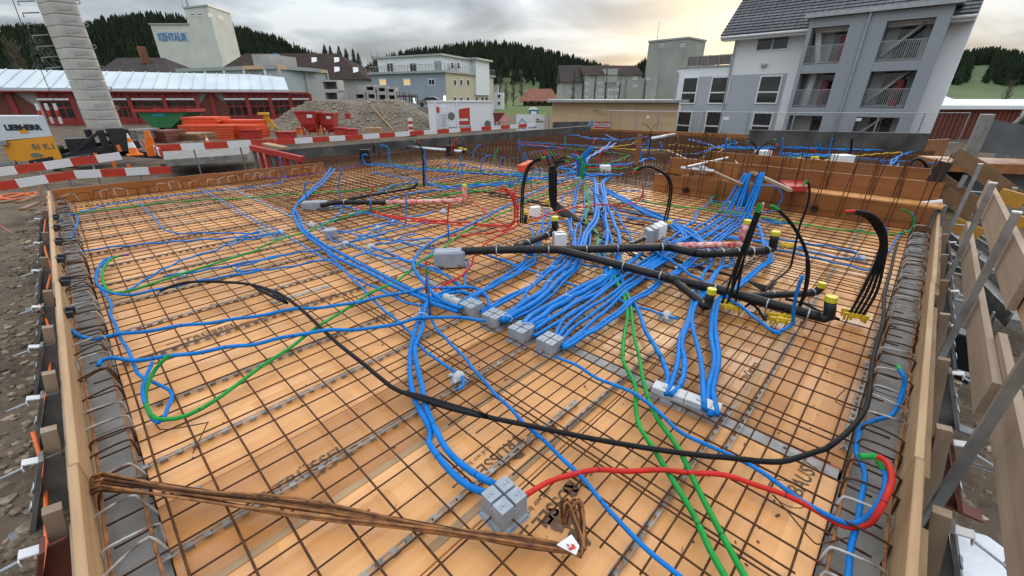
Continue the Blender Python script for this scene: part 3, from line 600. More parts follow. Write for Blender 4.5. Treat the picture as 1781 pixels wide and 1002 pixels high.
# ---- grey mill with tall silo tower
mz = Fac(975, 118, 1135, 118)
t = start(mz, 'grain_mill', 'old pale grey grain mill with brown roof and rows of windows')
def vol(f, par, x0, x1, yt, mt, dep, o=0.0, name='wall', roof=None, rh=0):
    u0 = f.uz(x0, HOR)[0]; u1 = f.uz(x1, HOR)[0]; z = f.uz((x0+x1)/2, yt)[1]; part(par, name, mt, lambda m: f.slab(m, u0, u1, f.zb, z, -dep, o))
    if roof: part(par, 'roof', roof, lambda m: m.prism([f.P(u0 - .4, z, o + .6), f.P(u0 - .4, z, -dep - .4), f.P(u0 - .4, z + rh, (o-dep)/2)], f.u * (u1 - u0 + .8)))
    return u0, u1, z
vol(mz, t, 976, 1012, 143, 'conc_old', 12, 0, roof='roofdark', rh=4.2)
vol(mz, t, 1013, 1110, 131, 'conc_old', 14, 1.0, roof='roofbrown', rh=2.6); vol(mz, t, 1085, 1114, 137, 'silogrey', 10, 2.2); vol(mz, t, 1116, 1134, 134, 'conc_old', 10, 3.0)
part(t, 'dormer', 'conc_old', lambda m: mz.slab(m, mz.uz(1047,170)[0], mz.uz(1068,170)[0], 5, mz.uz(1058, 120)[1], -6, 1.4))
for yy in (133, 145, 157, 169):
    for xx in (1017, 1040, 1056, 1069):
        r_ = mz.rect(xx, yy - 2, xx + (5 if xx == 1017 else 8), yy + 2.2); mz.window(t, r_, div=3 if xx > 1020 else 2, w_=.16, o=1.0)
for xx, yy in ((1118, 138), (991, 160), (1097, 137), (1097, 150)): mz.window(t, mz.rect(xx, yy - 2, xx + 7, yy + 2.5), div=3, w_=.15, o=3.0 if xx > 1110 else (2.2 if xx > 1020 else 0))
st = Fac(1117, 118, 1150, 114); t = start(st, 'silo_tower', 'tall grey concrete silo tower behind the white house')
zt = st.uz(1155, 71)[1]; part(t, 'shaft', 'silogrey', lambda m: st.slab(m, 0, st.uz(1181, HOR)[0], GZ, zt, -9, 0)); part(t, 'roof_edge', 'toilet' if False else 'metalgrey', lambda m: st.slab(m, -.2, st.uz(1181, HOR)[0] + .2, zt, zt + .35, -9.2, .2))
part(t, 'corner_strip', 'conc_old', lambda m: st.slab(m, st.Lg*.62, st.Lg*.66, GZ, zt - .1, 0, .12))
for xx in (1147, 1184): st.window(t, st.rect(xx, 77, xx + 7, 82), div=2, w_=.15)
part(t, 'mast', 'metalgrey', lambda m: m.cyl(st.P(1, zt, -2), st.P(1, zt + 4.5, -2), .1, .05, 6))

# ---- farmhouse, small white house, toilet cabin
fh = Fac(905, 150, 972, 150); t = start(fh, 'farmhouse', 'old farmhouse with long red tiled roof')
z0 = fh.uz(940, 176)[1]; z1 = fh.uz(940, 154)[1]; L_ = fh.Lg
part(t, 'wall', 'bark', lambda m: fh.slab(m, 1.2, L_ - 1, GZ, z0, -11, 0))
part(t, 'roof', 'roofred', lambda m: m.poly([fh.P(-.8, z0, 1.2), fh.P(L_, z0, 1.2), fh.P(L_ - 2, z1, -5), fh.P(3, z1, -5), fh.P(-.8, z0, -12), fh.P(L_, z0, -12)], [(0,1,2,3), (5,4,3,2), (4,0,3), (1,5,2), (0,4,5,1)]))
for k in range(5): fh.window(t, (2 + k*2.3, 3.2 + k*2.3, GZ + 1, GZ + 2.2), w_=.12)
sh = Fac(852, 105, 876, 105); t = start(sh, 'small_white_house', 'small white cubic house beside the apartment block')
part(t, 'wall', 'wallwhite', lambda m: sh.slab(m, 0, sh.Lg, GZ, sh.uz(864, 161)[1], -6, 0)); part(t, 'upper_storey', 'wallgrey_lt', lambda m: sh.slab(m, 0, sh.Lg*.6, sh.uz(864, 161)[1], sh.uz(864, 148)[1], -6, -.3))
for y_ in (168, 180): sh.window(t, sh.rect(865, y_ - 4, 871, y_ + 3), w_=.1)
tf = Fac(921, 45, 937, 45); t = start(tf, 'toilet_cabin', 'teal portable toilet cabin with white roof', 'toilet')
zt = tf.uz(928, 191)[1]; part(t, 'body', 'toilet', lambda m: tf.slab(m, 0, tf.Lg, GZ - .3, zt, -1.1, 0)); part(t, 'roof', 'white', lambda m: m.prism([tf.P(-.05, zt, .05), tf.P(tf.Lg+.05, zt, .05), tf.P(tf.Lg*.75, zt + .22, .05), tf.P(tf.Lg*.25, zt + .22, .05)], tf.n * -1.2)); part(t, 'door', 'wallwhite', lambda m: tf.slab(m, tf.Lg*.2, tf.Lg*.8, GZ, zt - .15, 0, .03))

# ---- apartment block with roof terrace
af = Fac(650, 92, 776, 84); ag = Fac(776, 84, 858, 104); t = start(af, 'apartment_block', 'grey blue and cream apartment block with white penthouse')
zb1 = af.uz(710, 128)[1]; zp = af.uz(720, 99)[1]; W2 = ag.Lg
cA, cB, cC = af.A, af.B, ag.B; cD = cA + (cC - cB)
def quad(m, pts, z0, z1): m.hexa([Vector((p.x, p.y, z0)) for p in pts] + [Vector((p.x, p.y, z1)) for p in pts])
part(t, 'wall', 'wallblue', lambda m: quad(m, [cA, cB, cC, cD], GZ, zb1))
part(t, 'cream_wall', 'wallcream', lambda m: ag.slab(m, .05, W2 - .02, GZ, zb1, 0, .12))
cen = (cA + cC) / 2; sc_ = lambda p, k: cen + (p - cen) * k
part(t, 'terrace_slab', 'metalgrey', lambda m: quad(m, [sc_(p, 1.05) for p in (cA, cB, cC, cD)], zb1, zb1 + .35))
pa = [cA.lerp(cB, .12), cB.lerp(cA, .03), cC.lerp(cD, .25) if False else cB.lerp(cC, .62).lerp(cA, .03), cD.lerp(cA, .3).lerp(cC, .12)]
part(t, 'penthouse', 'wallwhite', lambda m: quad(m, pa, zb1 + .35, zp)); pc = (pa[0] + pa[2]) / 2
part(t, 'penthouse_roof', 'metalgrey', lambda m: quad(m, [pc + (p - pc) * 1.05 for p in pa], zp, zp + .3))
part(t, 'stair_tower', 'wallwhite', lambda m: ag.slab(m, W2*.55, W2*.86, GZ + 3, ag.uz(825, 104)[1], -5, .5)); part(t, 'stair_roof', 'metalgrey', lambda m: ag.slab(m, W2*.52, W2*.9, ag.uz(825, 104)[1], ag.uz(825, 103)[1]+.2, -5, 1.0))
for x, y, lit in [(666,143,1),(708,143,1),(751,143,0),(753,174,1)]: af.window(t, af.rect(x - 6, y - 6, x + 6, y + 6), div=2, w_=.14, gl='litwin' if lit else 'glass')
for x, x1 in [(679, 12),(719, 12)]: af.window(t, af.rect(x - 6, 109, x + 6, 126), div=2, w_=.14, o=.02)
part(t, 'penthouse_shutter', 'metalgrey', lambda m: af.slab(m, *af.rect(756, 106, 768, 125), .01, .06))
for x in (790, 801, 813, 828, 838, 845):
    for y, hh in ((144, 6), (172, 4)): ag.window(t, ag.rect(x - 2.4, y - hh, x + 2.4, y + hh), w_=.14, o=.12)
for x in (786, 797): ag.window(t, ag.rect(x - 2.5, 108, x + 2.5, 121), w_=.14, o=.02)
def apr(m):
    pts = [sc_(p, 1.035) for p in (cD, cA, cB, cC)]
    for a, b in zip(pts, pts[1:]):
        n_ = 26
        for i in range(n_ + 1): q = a.lerp(b, i/n_); m.box((q.x, q.y, zb1 + .85), (.05, .05, 1.0))
        m.beam(Vector((a.x, a.y, zb1 + 1.38)), Vector((b.x, b.y, zb1 + 1.38)), .06, .06)
part(t, 'terrace_rail', 'rail', apr)
for x, y in ((722, 175), (774, 171)): part(t, 'wall_lamp', 'lamp_glow', lambda m: af.slab(m, *af.rect(x - 1, y - 4, x + 1, y + 4), .02, .2))

# ---- white silo with lettering
kf = Fac(301, 150, 366, 150); kt = Fac(363, 150, 403, 146); kr = Fac(403, 146, 436, 158)
t = start(kf, 'white_silo', 'white windowless silo with blue lettering and taller tower')
u0 = 3; zt = kf.uz(300, 43)[1]
uk = kf.Lg; part(t, 'silo_block', 'silo', lambda m: kf.slab(m, u0 - 3, uk + 2, GZ, zt, -14, 0)); part(t, 'roof_edge', 'metalgrey', lambda m: kf.slab(m, u0 - 3.3, uk + 2, zt, zt + .35, -14, .3))
for x in (289, 306, 324): kf.window(t, kf.rect(x - 5, 54, x + 5, 58), div=2, w_=.2)
pz = kf.uz(300, 65); text('lettering', 'KENTAUR', 2.9, MT['signblue'], frame(kf.P(pz[0], pz[1], .15), kf.u, (0,0,1)) @ Matrix.Diagonal((.68, 1, 1, 1)), t, .05, .07)
ztw = kt.uz(340, 13)[1]; p0, p1, p2 = kt.A, kt.B, kr.B; p3 = p0 + (p2 - p1)
part(t, 'tower', 'silo', lambda m: quad(m, [p0, p1, p2, p3], GZ, ztw)); cq = (p0+p2)/2; part(t, 'tower_roof', 'metalgrey', lambda m: quad(m, [cq+(p-cq)*1.04 for p in (p0,p1,p2,p3)], ztw, ztw + .4))
for x, y in ((335, 25.5), (348, 25)): kt.window(t, kt.rect(x - 4, y - 2.6, x + 4, y + 2.6), div=2, w_=.2)
for x, y in ((366, 27), (384, 31)): kr.window(t, kr.rect(x - 4, y - 3, x + 4, y + 3), div=2, w_=.2)
part(t, 'antenna', 'metalgrey', lambda m: (m.cyl((p0.x, p0.y, ztw), (p0.x, p0.y, ztw + 5), .12, .08, 6), m.cyl((p0.x + 2, p0.y + 3, ztw), (p0.x + 2, p0.y + 3, ztw + 3), .35, .3, 8)))

# ---- roofs and workshops behind the red hall
def hiproof(name, label, xl, xr, ye, yr, dist, dep, mt, inset=(.12, .2), wall='conc_old', xl2=None):
    f = Fac(xl, dist, xr, dist); t = start(f, name, label); ze = f.uz((xl+xr)/2, ye)[1]; zr = f.uz((xl+xr)/2, yr)[1]; L_ = f.Lg
    part(t, 'wall', wall, lambda m: f.slab(m, .8, L_ - .8, GZ, ze, -dep, -.8))
    part(t, 'roof', mt, lambda m: m.poly([f.P(0, ze, 0), f.P(L_, ze, 0), f.P(L_*(1-inset[1]), zr, -dep/2), f.P(L_*inset[0], zr, -dep/2), f.P(0, ze, -dep), f.P(L_, ze, -dep)], [(0,1,2,3), (5,4,3,2), (4,0,3), (1,5,2), (0,4,5,1)]))
    return f, t, ze, zr
f, t, ze, zr = hiproof('tiled_house', 'dark grey roof house below the white silo', 165, 312, 137, 94, 88, 16, 'roofdark', (.02, .4))
part(t, 'chimney', 'roofred', lambda m: m.box(f.P(f.uz(204, 90)[0], zr + .3, -6), (1.2, 1.2, 3)))
part(t, 'skylight', 'white', lambda m: m.beam(f.P(f.uz(200, 104)[0], zr - 1.8, -5.1), f.P(f.uz(206, 104)[0], zr - 2.2, -4.6), .8, .2))
f, t, ze, zr = hiproof('brown_roof_house', 'long farm building with steep dark brown roof and skylights', 362, 645, 138, 84, 100, 22, 'roofbrown', (.12, .28))
for x, y in ((510, 97), (548, 97), (557, 117), (588, 118)):
    k = (y - 84) / (138 - 84); q = f.uz(x, y); z = zr + (ze - zr) * k; o_ = -11 * (1 - k)
    u_ = f.uz(x, 110)[0] * 1.06 + (x - 500) * .006
    def skl(m): m.beam(f.P(u_, z + .3, o_ + .3), f.P(u_ + .3, z - 1.0, o_ + 1.4), 1.1, .16)
    part(t, 'skylight', 'white', skl)
hiproof('small_brown_roof', 'low brown roof left of the crane counterweight', -60, 100, 137, 122, 92, 12, 'roofdark', (.1, .1))
wf = Fac(325, 78, 492, 70); wg = Fac(492, 70, 575, 82); t = start(wf, 'grey_workshop', 'flat roofed grey workshop with concrete pillars behind the gravel heap')
zt = wf.uz(420, 122)[1]; q0, q1, q2 = wf.A, wf.B, wg.B; q3 = q0 + (q2 - q1)
part(t, 'wall', 'wallgrey_lt', lambda m: quad(m, [q0, q1, q2, q3], GZ, zt)); part(t, 'roof_edge', 'metalgrey', lambda m: wf.slab(m, -.2, wf.Lg, zt, zt + .5, -9, .35)); part(t, 'roof_edge', 'hallwood', lambda m: wg.slab(m, 0, wg.Lg, zt, zt + .5, -6, .3))
for k in range(5): part(t, 'pillar', 'wallwhite', lambda m: wf.slab(m, wf.Lg*(k+.5)/5 - .2, wf.Lg*(k+.5)/5 + .2, GZ, zt, 0, .3))
for k in range(3): part(t, 'pillar', 'conc_old', lambda m: wg.slab(m, wg.Lg*k/2.05, wg.Lg*k/2.05 + .4, GZ, zt, 0, .3))
part(t, 'rooftop_block', 'conc_old', lambda m: wg.slab(m, .2, wg.Lg*.5, zt + .5, zt + 2.0, -4, -1))
part(t, 'ochre_band', 'hallwood', lambda m: wg.slab(m, .5, wg.Lg*.46, zt - 4.2, zt - 3, 0, .1))
m = MB(); m.tube(cr([wg.P(3, zt + .5, -2), wg.P(3, zt + 1.6, -2), wg.P(3.1, zt + 2.2, -2)], .3), .5, 10); one('blue_barrel', m, MT['signblue'], 'blue covered barrel on the workshop roof', 'barrel')

# ---- long red hall with white metal roof
A = gz(-60, 222, GZ); B = gz(545, 209, GZ); d_ = (B - A).normalized(); f = Fac(0,0,0,0, A=A, B=B)
t = start(f, 'red_hall', 'long low hall with pale metal roof and red framed windows')
zE = f.uz(250, 159)[1]; zR = f.uz(250, 132)[1]
part(t, 'wall', 'conc_old', lambda m: f.slab(m, 0, f.Lg, GZ, zE, -14, 0))
uR1 = f.uz(500, 150)[0]
part(t, 'roof', 'metalroof', lambda m: m.hexa([f.P(-1, zE, .8), f.P(uR1, zE, .8), f.P(uR1, zE + (zR-zE)*1.2, -5), f.P(-1, zE + (zR-zE)*1.2, -5), f.P(-1, zE + .25, .8), f.P(uR1, zE + .25, .8), f.P(uR1 - 3.4, zE + (zR-zE)*1.2 + .25, -5), f.P(-1, zE + (zR-zE)*1.2 + .25, -5)]))
for i in range(24):
    u = (uR1 - 1) * (i + .5) / 24
    part(t, 'roof_seam', 'metalroof', lambda m: m.beam(f.P(u, zE + .3, .78), f.P(u, zE + (zR-zE)*1.2 + .3, -5), .07, .07))
part(t, 'eaves_trim', 'hallred', lambda m: f.slab(m, -1, f.Lg, zE - .12, zE - .002, .2, .82))
zb_ = f.uz(250, 172)[1]; zw0 = f.uz(250, 200)[1]
bays = [(70, 128), (198, 227), (228, 287), (288, 343), (392, 430), (433, 470), (473, 505), (507, 540)]
for x0, x1 in bays:
    u0, u1 = f.uz(x0, 180)[0], f.uz(x1, 180)[0]; nn = 3
    for k in range(nn): part(t, 'fascia_panel', 'hallred', lambda m: f.slab(m, u0 + (u1-u0)*k/nn + .04, u0 + (u1-u0)*(k+1)/nn - .04, zb_ + .1, zE - .15, 0, .25))
    part(t, 'awning_box', 'wallwhite', lambda m: f.slab(m, u0, u1, zb_ - .12, zb_ + .06, 0, .4))
    f.window(t, (u0, u1, zw0 - .3, zb_ - .15), fr='hallred', div=3, hdiv=.62, w_=.14)
    part(t, 'sill_panel', 'hallred', lambda m: f.slab(m, u0, u1, GZ, zw0 - .35, 0, .15))
    part(t, 'pilaster', 'hallred', lambda m: f.slab(m, u1 - .12, u1 + .25, GZ, zE - .16, .26, .42))
for x in (26, 372):
    u, z = f.uz(x, 186); hw = 1.5; 
    part(t, 'wall_hatch', 'steelrust', lambda m: m.prism([f.P(u - .25, zE - .2, .02), f.P(u - .4, z + 1.2, .02), f.P(u - hw, z, .02), f.P(u - hw*.9, z - .7, .02), f.P(u - .4, z - 2, .02), f.P(u + .4, z - 2, .02), f.P(u + hw*.9, z - .7, .02), f.P(u + hw, z, .02), f.P(u + .4, z + 1.2, .02), f.P(u + .25, zE - .2, .02)], f.n * .12))
    part(t, 'hatch_beam', 'hallred', lambda m: f.slab(m, u - .2, u + .2, GZ, zE - .2, .15, .3))
# ================================================================ building site beyond the slab
# ---- gravel heap
hf = Fac(425, 36, 765, 38.5); HL = hf.Lg
mat('heap', (.20, .16, .115), .9, c2=(.11, .085, .06), scale=.8, bump=.8, bscale=9, detail=10)
def heap_h(u, w_):
    up = min(1, max(0, u / 3.6)) * min(1, max(0, (HL - u) / 3.4)); dp = min(1, max(0, (w_ + .2 * math.sin(u)) / 3.0)) * min(1, max(0, (12 - w_) / 3))
    n_ = mnoise.noise((u * .5, w_ * .5, 3)) * .28 + mnoise.noise((u * 1.7, w_ * 1.7, 4)) * .1
    return GZ - .15 + 2.35 * min(up, dp) + n_ * min(1, min(up, dp) * 4)
m = MB(); nu, nw = 110, 50
for j in range(nw + 1):
    for i in range(nu + 1):
        u = HL * i / nu; w_ = 12 * j / nw; p = hf.P(u, 0, -w_); m.v.append((p.x, p.y, heap_h(u, w_)))
m.f = [[j*(nu+1)+i, j*(nu+1)+i+1, (j+1)*(nu+1)+i+1, (j+1)*(nu+1)+i] for j in range(nw) for i in range(nu)]; m.fm = [0]*len(m.f)
hp = thing('gravel_heap', 'long heap of excavated gravel with flattened top', 'gravel heap', tuple(hf.A)); m.build('heap_surface', MT['heap'], hp, True)
mat('heapstone', (.34, .29, .225), .85, c2=(.15, .12, .09), scale=1.2)
V = []; F = []
for i in range(2600):
    u = HL * random.random(); w_ = random.random() ** 1.5 * 5; s_ = .05 + .14 * random.random() ** 3; p = hf.P(u, heap_h(u, w_), -w_)
    q = np.array([(1,0,0),(-1,0,0),(0,1,0),(0,-1,0),(0,0,1),(0,0,-1)]) * rng.uniform(.5, 1.2, (6, 3)) * s_ + np.array(p)
    V.append(q); F += [[a + 6*i for a in t_] for t_ in ((0,2,4),(2,1,4),(1,3,4),(3,0,4),(2,0,5),(1,2,5),(3,1,5),(0,3,5))]
m = MB(); m.v = np.concatenate(V).tolist(); m.f = F; m.fm = [0]*len(F); o = m.build('stones', MT['heapstone'], hp); o['kind'] = 'stuff'
# ladder lying on the heap
def heap_pt(u, w_): p = hf.P(u, heap_h(u, w_), -w_); return p
la, lb = heap_pt(hf.uz(628, 180)[0] * 1.02, 3.1) + Vector((0,0,.1)), heap_pt(hf.uz(690, 232)[0], .15) + Vector((0, 0, .08))
ld = thing('ladder', 'wooden ladder lying down the slope of the gravel heap', 'ladder', tuple(lb)); sdv = (lb - la).cross(Vector((0,0,1))).normalized() * .24
for s_ in (-1, 1): part(ld, 'rail', 'plank', lambda m: m.beam(la + sdv*s_, lb + sdv*s_, .07, .09))
for k in range(14): q = la.lerp(lb, (k+.5)/14); part(ld, 'rung', 'plank', lambda m: m.beam(q - sdv, q + sdv, .07, .05))
# ---- precast concrete boxes stacked behind the heap
def precast(x0, y0, x1, y1, dist, label, split=.45, zb=None):
    f = Fac(x0, dist, x1, dist); u0, u1, z0, z1 = f.rect(x0, y0, x1, y1); t = thing('precast_box', label, 'precast unit', tuple(f.P(u0, z0))); th = .16; dp = 1.6; us = u0 + (u1-u0)*split
    part(t, 'side_wall', 'conc_old', lambda m: f.slab(m, u0, us, z0, z1, -dp, 0)); part(t, 'side_wall', 'conc_old', lambda m: f.slab(m, u1 - th, u1, z0 + th, z1 - th, -dp, -.02))
    part(t, 'top_slab', 'conc_old', lambda m: f.slab(m, us, u1, z1 - th, z1 - .001, -dp, -.01)); part(t, 'bottom_slab', 'conc_old', lambda m: f.slab(m, us, u1, z0 + .001, z0 + th, -dp, -.01)); part(t, 'back_wall', 'conc_old', lambda m: f.slab(m, us, u1 - th, z0 + th, z1 - th, -dp, -dp + .15))
PG = 'precast boxes behind the heap'
for a in [(541,139,588,158,46,'top left precast concrete box behind the heap'),(543,158,589,176,46,'lower left precast box behind the heap',.5),(622,148,652,160,48,'upper precast box, middle of the stacked row',.5),(606,161,635,174,48,'lower precast box left in the stacked row',.45),(637,161,654,174,48,'lower precast box in the middle of the row',.2),
          (655,150,672,162,48,'upper box right of the middle precast stack',.2),(656,162,673,176,48,'lower box right of the middle precast stack',.2),(673,152,687,163,48,'upper end box of the precast row',.2),(674,163,689,177,48,'lower end box of the precast row',.2)]:
    precast(*a)
# red steel racks beside
f = Fac(690, 47, 724, 47); u0, u1, z0, z1 = f.rect(690, 159, 723, 178); t = thing('steel_rack', 'dark red steel rack at the end of the precast row', 'rack', tuple(f.P(u0, z0)))
for k in range(4):
    for o_ in (0, -1): part(t, 'upright', 'steelrust', lambda m: f.slab(m, u0 + (u1-u0)*k/3.2, u0 + (u1-u0)*k/3.2 + .1, z0, z1 - .3*k*.3, o_ - .1, o_))
for z in (z1 - .5, (z0+z1)/2): part(t, 'shelf', 'steelrust', lambda m: f.slab(m, u0, u1, z, z + .12, -1, 0))

# ---- concrete skips, trestle, tubs in front of the heap
def skip(x0, y0, x1, y1, dist, label):
    f = Fac(x0, dist, x1, dist); u0, u1, z0, z1 = f.rect(x0, y0, x1, y1); t = thing('concrete_skip', label, 'concrete skip', tuple(f.P((u0+u1)/2, z0)), 'red concrete skips'); w_ = u1 - u0; h_ = z1 - z0; zm = z0 + h_*.5
    def hop(m):
        a = [f.P(u0, z1, 0), f.P(u1, z1, 0), f.P(u1, z1, -w_*.9), f.P(u0, z1, -w_*.9)]; b = [f.P(u0 + w_*.22, zm, -.02), f.P(u1 - w_*.1, zm, -.02), f.P(u1 - w_*.1, zm, -w_*.7), f.P(u0 + w_*.22, zm, -w_*.7)]
        m.hexa(b + a); c = [f.P(u0 + w_*.5, z0 + h_*.12, -.2), f.P(u0 + w_*.8, z0 + h_*.12, -.2), f.P(u0 + w_*.8, z0 + h_*.12, -.5), f.P(u0 + w_*.5, z0 + h_*.12, -.5)]; m.hexa(c + [q - Vector((0,0,.002)) for q in b])
    part(t, 'hopper', 'skip_red', hop)
    part(t, 'rim', 'skip_red', lambda m: (f.slab(m, u0 - .04, u1 + .04, z1, z1 + .08, 0, .06), f.slab(m, u0 - .04, u0, z1, z1 + .08, -w_*.9, 0), f.slab(m, u1, u1 + .04, z1, z1 + .08, -w_*.9, 0)))
    for q in ((.25, 0), (.95, 0), (.25, -.8), (.95, -.8)): part(t, 'leg', 'skip_red', lambda m: m.beam(f.P(u0 + w_*q[0], zm, q[1]), f.P(u0 + w_*(q[0] + .05), z0, q[1]), .07, .07))
    part(t, 'brace', 'skip_red', lambda m: m.beam(f.P(u0 + w_*.25, z0 + .1, .02), f.P(u0 + w_*.95, zm - .1, .02), .05, .05)); part(t, 'name_plate', 'white', lambda m: f.slab(m, u0 + w_*.6, u0 + w_*.85, zm + h_*.28, zm + h_*.42, .0, .03))
skip(515, 196, 551, 236, 28, 'larger red concrete skip left of its twin before the heap'); skip(552, 199, 582, 235, 28.5, 'smaller red concrete skip right of its twin before the heap')
f = Fac(455, 27, 482, 27); u0, u1, z0, z1 = f.rect(456, 198, 480, 232); t = thing('trestle', 'yellow steel trestle in front of the heap', 'trestle', tuple(f.P(u0, z0)))
for a, b in ((.05, .25), (.35, .35), (.8, .4), (1, .3)): part(t, 'leg', 'yellow', lambda m: m.beam(f.P(u0 + (u1-u0)*a, z0, -.3 if a > .5 else 0), f.P(u0 + (u1-u0)*b, z1, -.1), .09, .09))
part(t, 'crossbar', 'yellow', lambda m: f.slab(m, u0 - .1, u0 + (u1-u0)*.5, z1 - .05, z1 + .07, -.3, .1)); part(t, 'stretcher', 'yellow', lambda m: f.slab(m, u0 + (u1-u0)*.4, u1, z0 + .3, z0 + .38, -.1, -.04))
def tub(x0, y0, x1, y1, dist, mt, label, cat='tub', taper=.1):
    f = Fac(x0, dist, x1, dist); u0, u1, z0, z1 = f.rect(x0, y0, x1, y1); i = (u1-u0)*taper; d_ = min(1.2, (u1-u0)*.7); t = thing('tub', label, cat, tuple(f.P(u0, z0)))
    part(t, 'body', mt, lambda m: m.hexa([f.P(u0+i, z0, 0), f.P(u1-i, z0, 0), f.P(u1-i, z0, -d_), f.P(u0+i, z0, -d_), f.P(u0, z1, 0), f.P(u1, z1, 0), f.P(u1, z1, -d_), f.P(u0, z1, -d_)]))
    part(t, 'rim', mt, lambda m: f.slab(m, u0 - .04, u1 + .04, z1, z1 + .06, -d_ - .04, .04))
tub(581, 224, 600, 235, 28, 'skip_red', 'pale red tub right of the concrete skips', taper=.0); tub(600, 226, 619, 235, 28, 'skip_red', 'small red tub beside the pale one', taper=.06); tub(417, 228, 446, 243, 25, 'skip_red', 'pinkish red tub in front of the orange panels', taper=.08); tub(479, 231, 508, 243, 25, 'skip_red', 'low grey red trough left of the skips')
tub(516, 223, 524, 233, 30, 'orange', 'yellow machine box behind the left skip', 'box', 0); tub(549, 222, 558, 230, 30, 'orange', 'yellow box between the two skips', 'box', 0)
m = MB(); f = Fac(626, 28, 655, 28)
t = thing('timber_bundle', 'bundle of short yellow timbers before the heap', 'timber', tuple(f.P(0, GZ)))
for k in range(6): part(t, 'timber', 'plank', lambda m: f.slab(m, .02*k, f.Lg - .03*(k % 3), f.uz(640, 231 - 2.6*(k//2))[1], f.uz(640, 231 - 2.6*(k//2))[1] + .12, -.3*(k % 2) - .25, -.3*(k % 2)))
f = Fac(600, 32, 610, 32); u0, u1, z0, z1 = f.rect(600, 197, 610, 207); t = thing('warning_sign', 'small red notice board on thin legs before the heap', 'sign', tuple(f.P(u0, GZ)))
part(t, 'board', 'skip_red', lambda m: f.slab(m, u0, u1, z0, z1, 0, .03))
for u in (u0, u1 - .04): part(t, 'leg', 'galv', lambda m: f.slab(m, u, u + .04, GZ, z0, 0, .03))
# ---- orange panel stacks, green dump bin, pallets
def stack(x0, y0, x1, y1, dist, n, mt, label, cat, name='panel'):
    f = Fac(x0, dist, x1, dist); u0, u1, z0, z1 = f.rect(x0, y0, x1, y1); t = thing(cat.replace(' ', '_'), label, cat, tuple(f.P(u0, z0)))
    for k in range(n): j = random.uniform(-.04, .04); part(t, name, mt, lambda m: f.slab(m, u0 + j, u1 + j, z0 + (z1-z0)*k/n + .012, z0 + (z1-z0)*(k+1)/n - .004, -1.4, 0))
stack(312, 218, 405, 244, 25, 6, 'orange_panel', 'big stack of orange shuttering panels left of the heap', 'panel stack'); stack(407, 218, 446, 242, 25.3, 5, 'orange_panel', 'shorter orange panel stack on the right', 'panel stack'); stack(316, 204, 376, 217, 26, 3, 'orange_panel', 'orange panels on top of the big stack', 'panel stack'); stack(386, 209, 455, 216, 26.5, 2, 'orange_panel', 'thin orange panels on the right stack', 'panel stack')
stack(255, 228, 288, 250, 21, 4, 'steelrust', 'rusty brown crate beside the crane base', 'crate', 'board'); stack(214, 226, 238, 244, 20, 4, 'concrete', 'pallet of grey sacks behind the traffic cone', 'sack pallet', 'sack'); stack(296, 233, 345, 246, 22, 3, 'board_brown', 'weathered timber pile before the orange panels', 'timber pile', 'timber')
f = Fac(238, 34, 332, 34); u0, u1, z0, z1 = f.rect(240, 195, 330, 222); t = thing('dump_bin', 'green dump bin with red rim in front of the red hall', 'bin', tuple(f.P(u0, GZ)))
part(t, 'body', 'dumpgreen', lambda m: m.hexa([f.P(u0+.9, z0, 0), f.P(u1-1.6, z0, 0), f.P(u1-1.6, z0, -1.8), f.P(u0+.9, z0, -1.8), f.P(u0, z1, 0), f.P(u1, z1, 0), f.P(u1, z1, -1.8), f.P(u0, z1, -1.8)]))
part(t, 'rim', 'skip_red', lambda m: (f.slab(m, u0-.1, u1+.1, z1, z1 + .2, 0, .12), f.slab(m, u0-.1, u1+.1, z1, z1 + .2, -1.95, -1.8), f.slab(m, u1, u1+.12, z1, z1 + .2, -1.8, 0))); part(t, 'lettering_plate', 'toilet', lambda m: f.slab(m, u0 + 1.2, u0 + 2.2, z0 + .8, z0 + 1.0, .0, .02))
for u in (u0 + 1.2, u1 - 2.2): part(t, 'skid', 'black_paint', lambda m: f.slab(m, u, u + .3, GZ - .3, z0, -1.7, -.05))

# ---- site container with red logo
A = gz(763, 228, GZ); f = Fac(0,0,0,0, A=gdepth(762, 228, 36), B=gdepth(858, 226, 38)); u0, u1, z0, z1 = f.rect(760, 178, 857, 228); t = start(f, 'site_container', 'white site container with red logo behind the far barrier', 'container')
part(t, 'body', 'wallwhite', lambda m: f.slab(m, -.1, f.Lg, GZ, z1, -2.4, 0)); part(t, 'roof_frame', 'frame_white', lambda m: f.slab(m, -.16, f.Lg + .06, z1, z1 + .12, -2.46, .06))
for u in (-.1, f.Lg*.34, f.Lg): part(t, 'corner_post', 'frame_white', lambda m: f.slab(m, u - .06, u + .06, GZ, z1 - .001, .001, .06))
part(t, 'door', 'wallwhite', lambda m: f.slab(m, *f.rect(767, 185, 778, 227), .0, .05))
def logo(m):
    a = [f.uz(798, 190), f.uz(816.5, 187), f.uz(817.5, 217), f.uz(799, 217)]; m.prism([f.P(*q, .01) for q in a][::-1], f.n * .02)
lg = part(t, 'red_logo', 'redpaint', logo); part(t, 'logo_name_bar', 'white', lambda m: f.slab(m, *f.rect(798.5, 206.4, 814, 210.4), .032, .036)); part(t, 'plate_bar', 'greylight', lambda m: f.slab(m, *f.rect(800.5, 219.8, 817, 222.6), .032, .036))
part(t, 'info_plate', 'steelgrey', lambda m: f.slab(m, *f.rect(799, 219, 819, 223.5), .0, .03))
part(t, 'red_logo', 'redpaint', lambda m: f.slab(m, *f.rect(758.5, 186, 764, 196), .0, .03))
for x, y in ((785, 202), (848, 216)): part(t, 'round_badge', 'steelgrey', lambda m: m.cyl(f.P(*f.uz(x, y), 0), f.P(*f.uz(x, y), .03), .3, .3, 16))
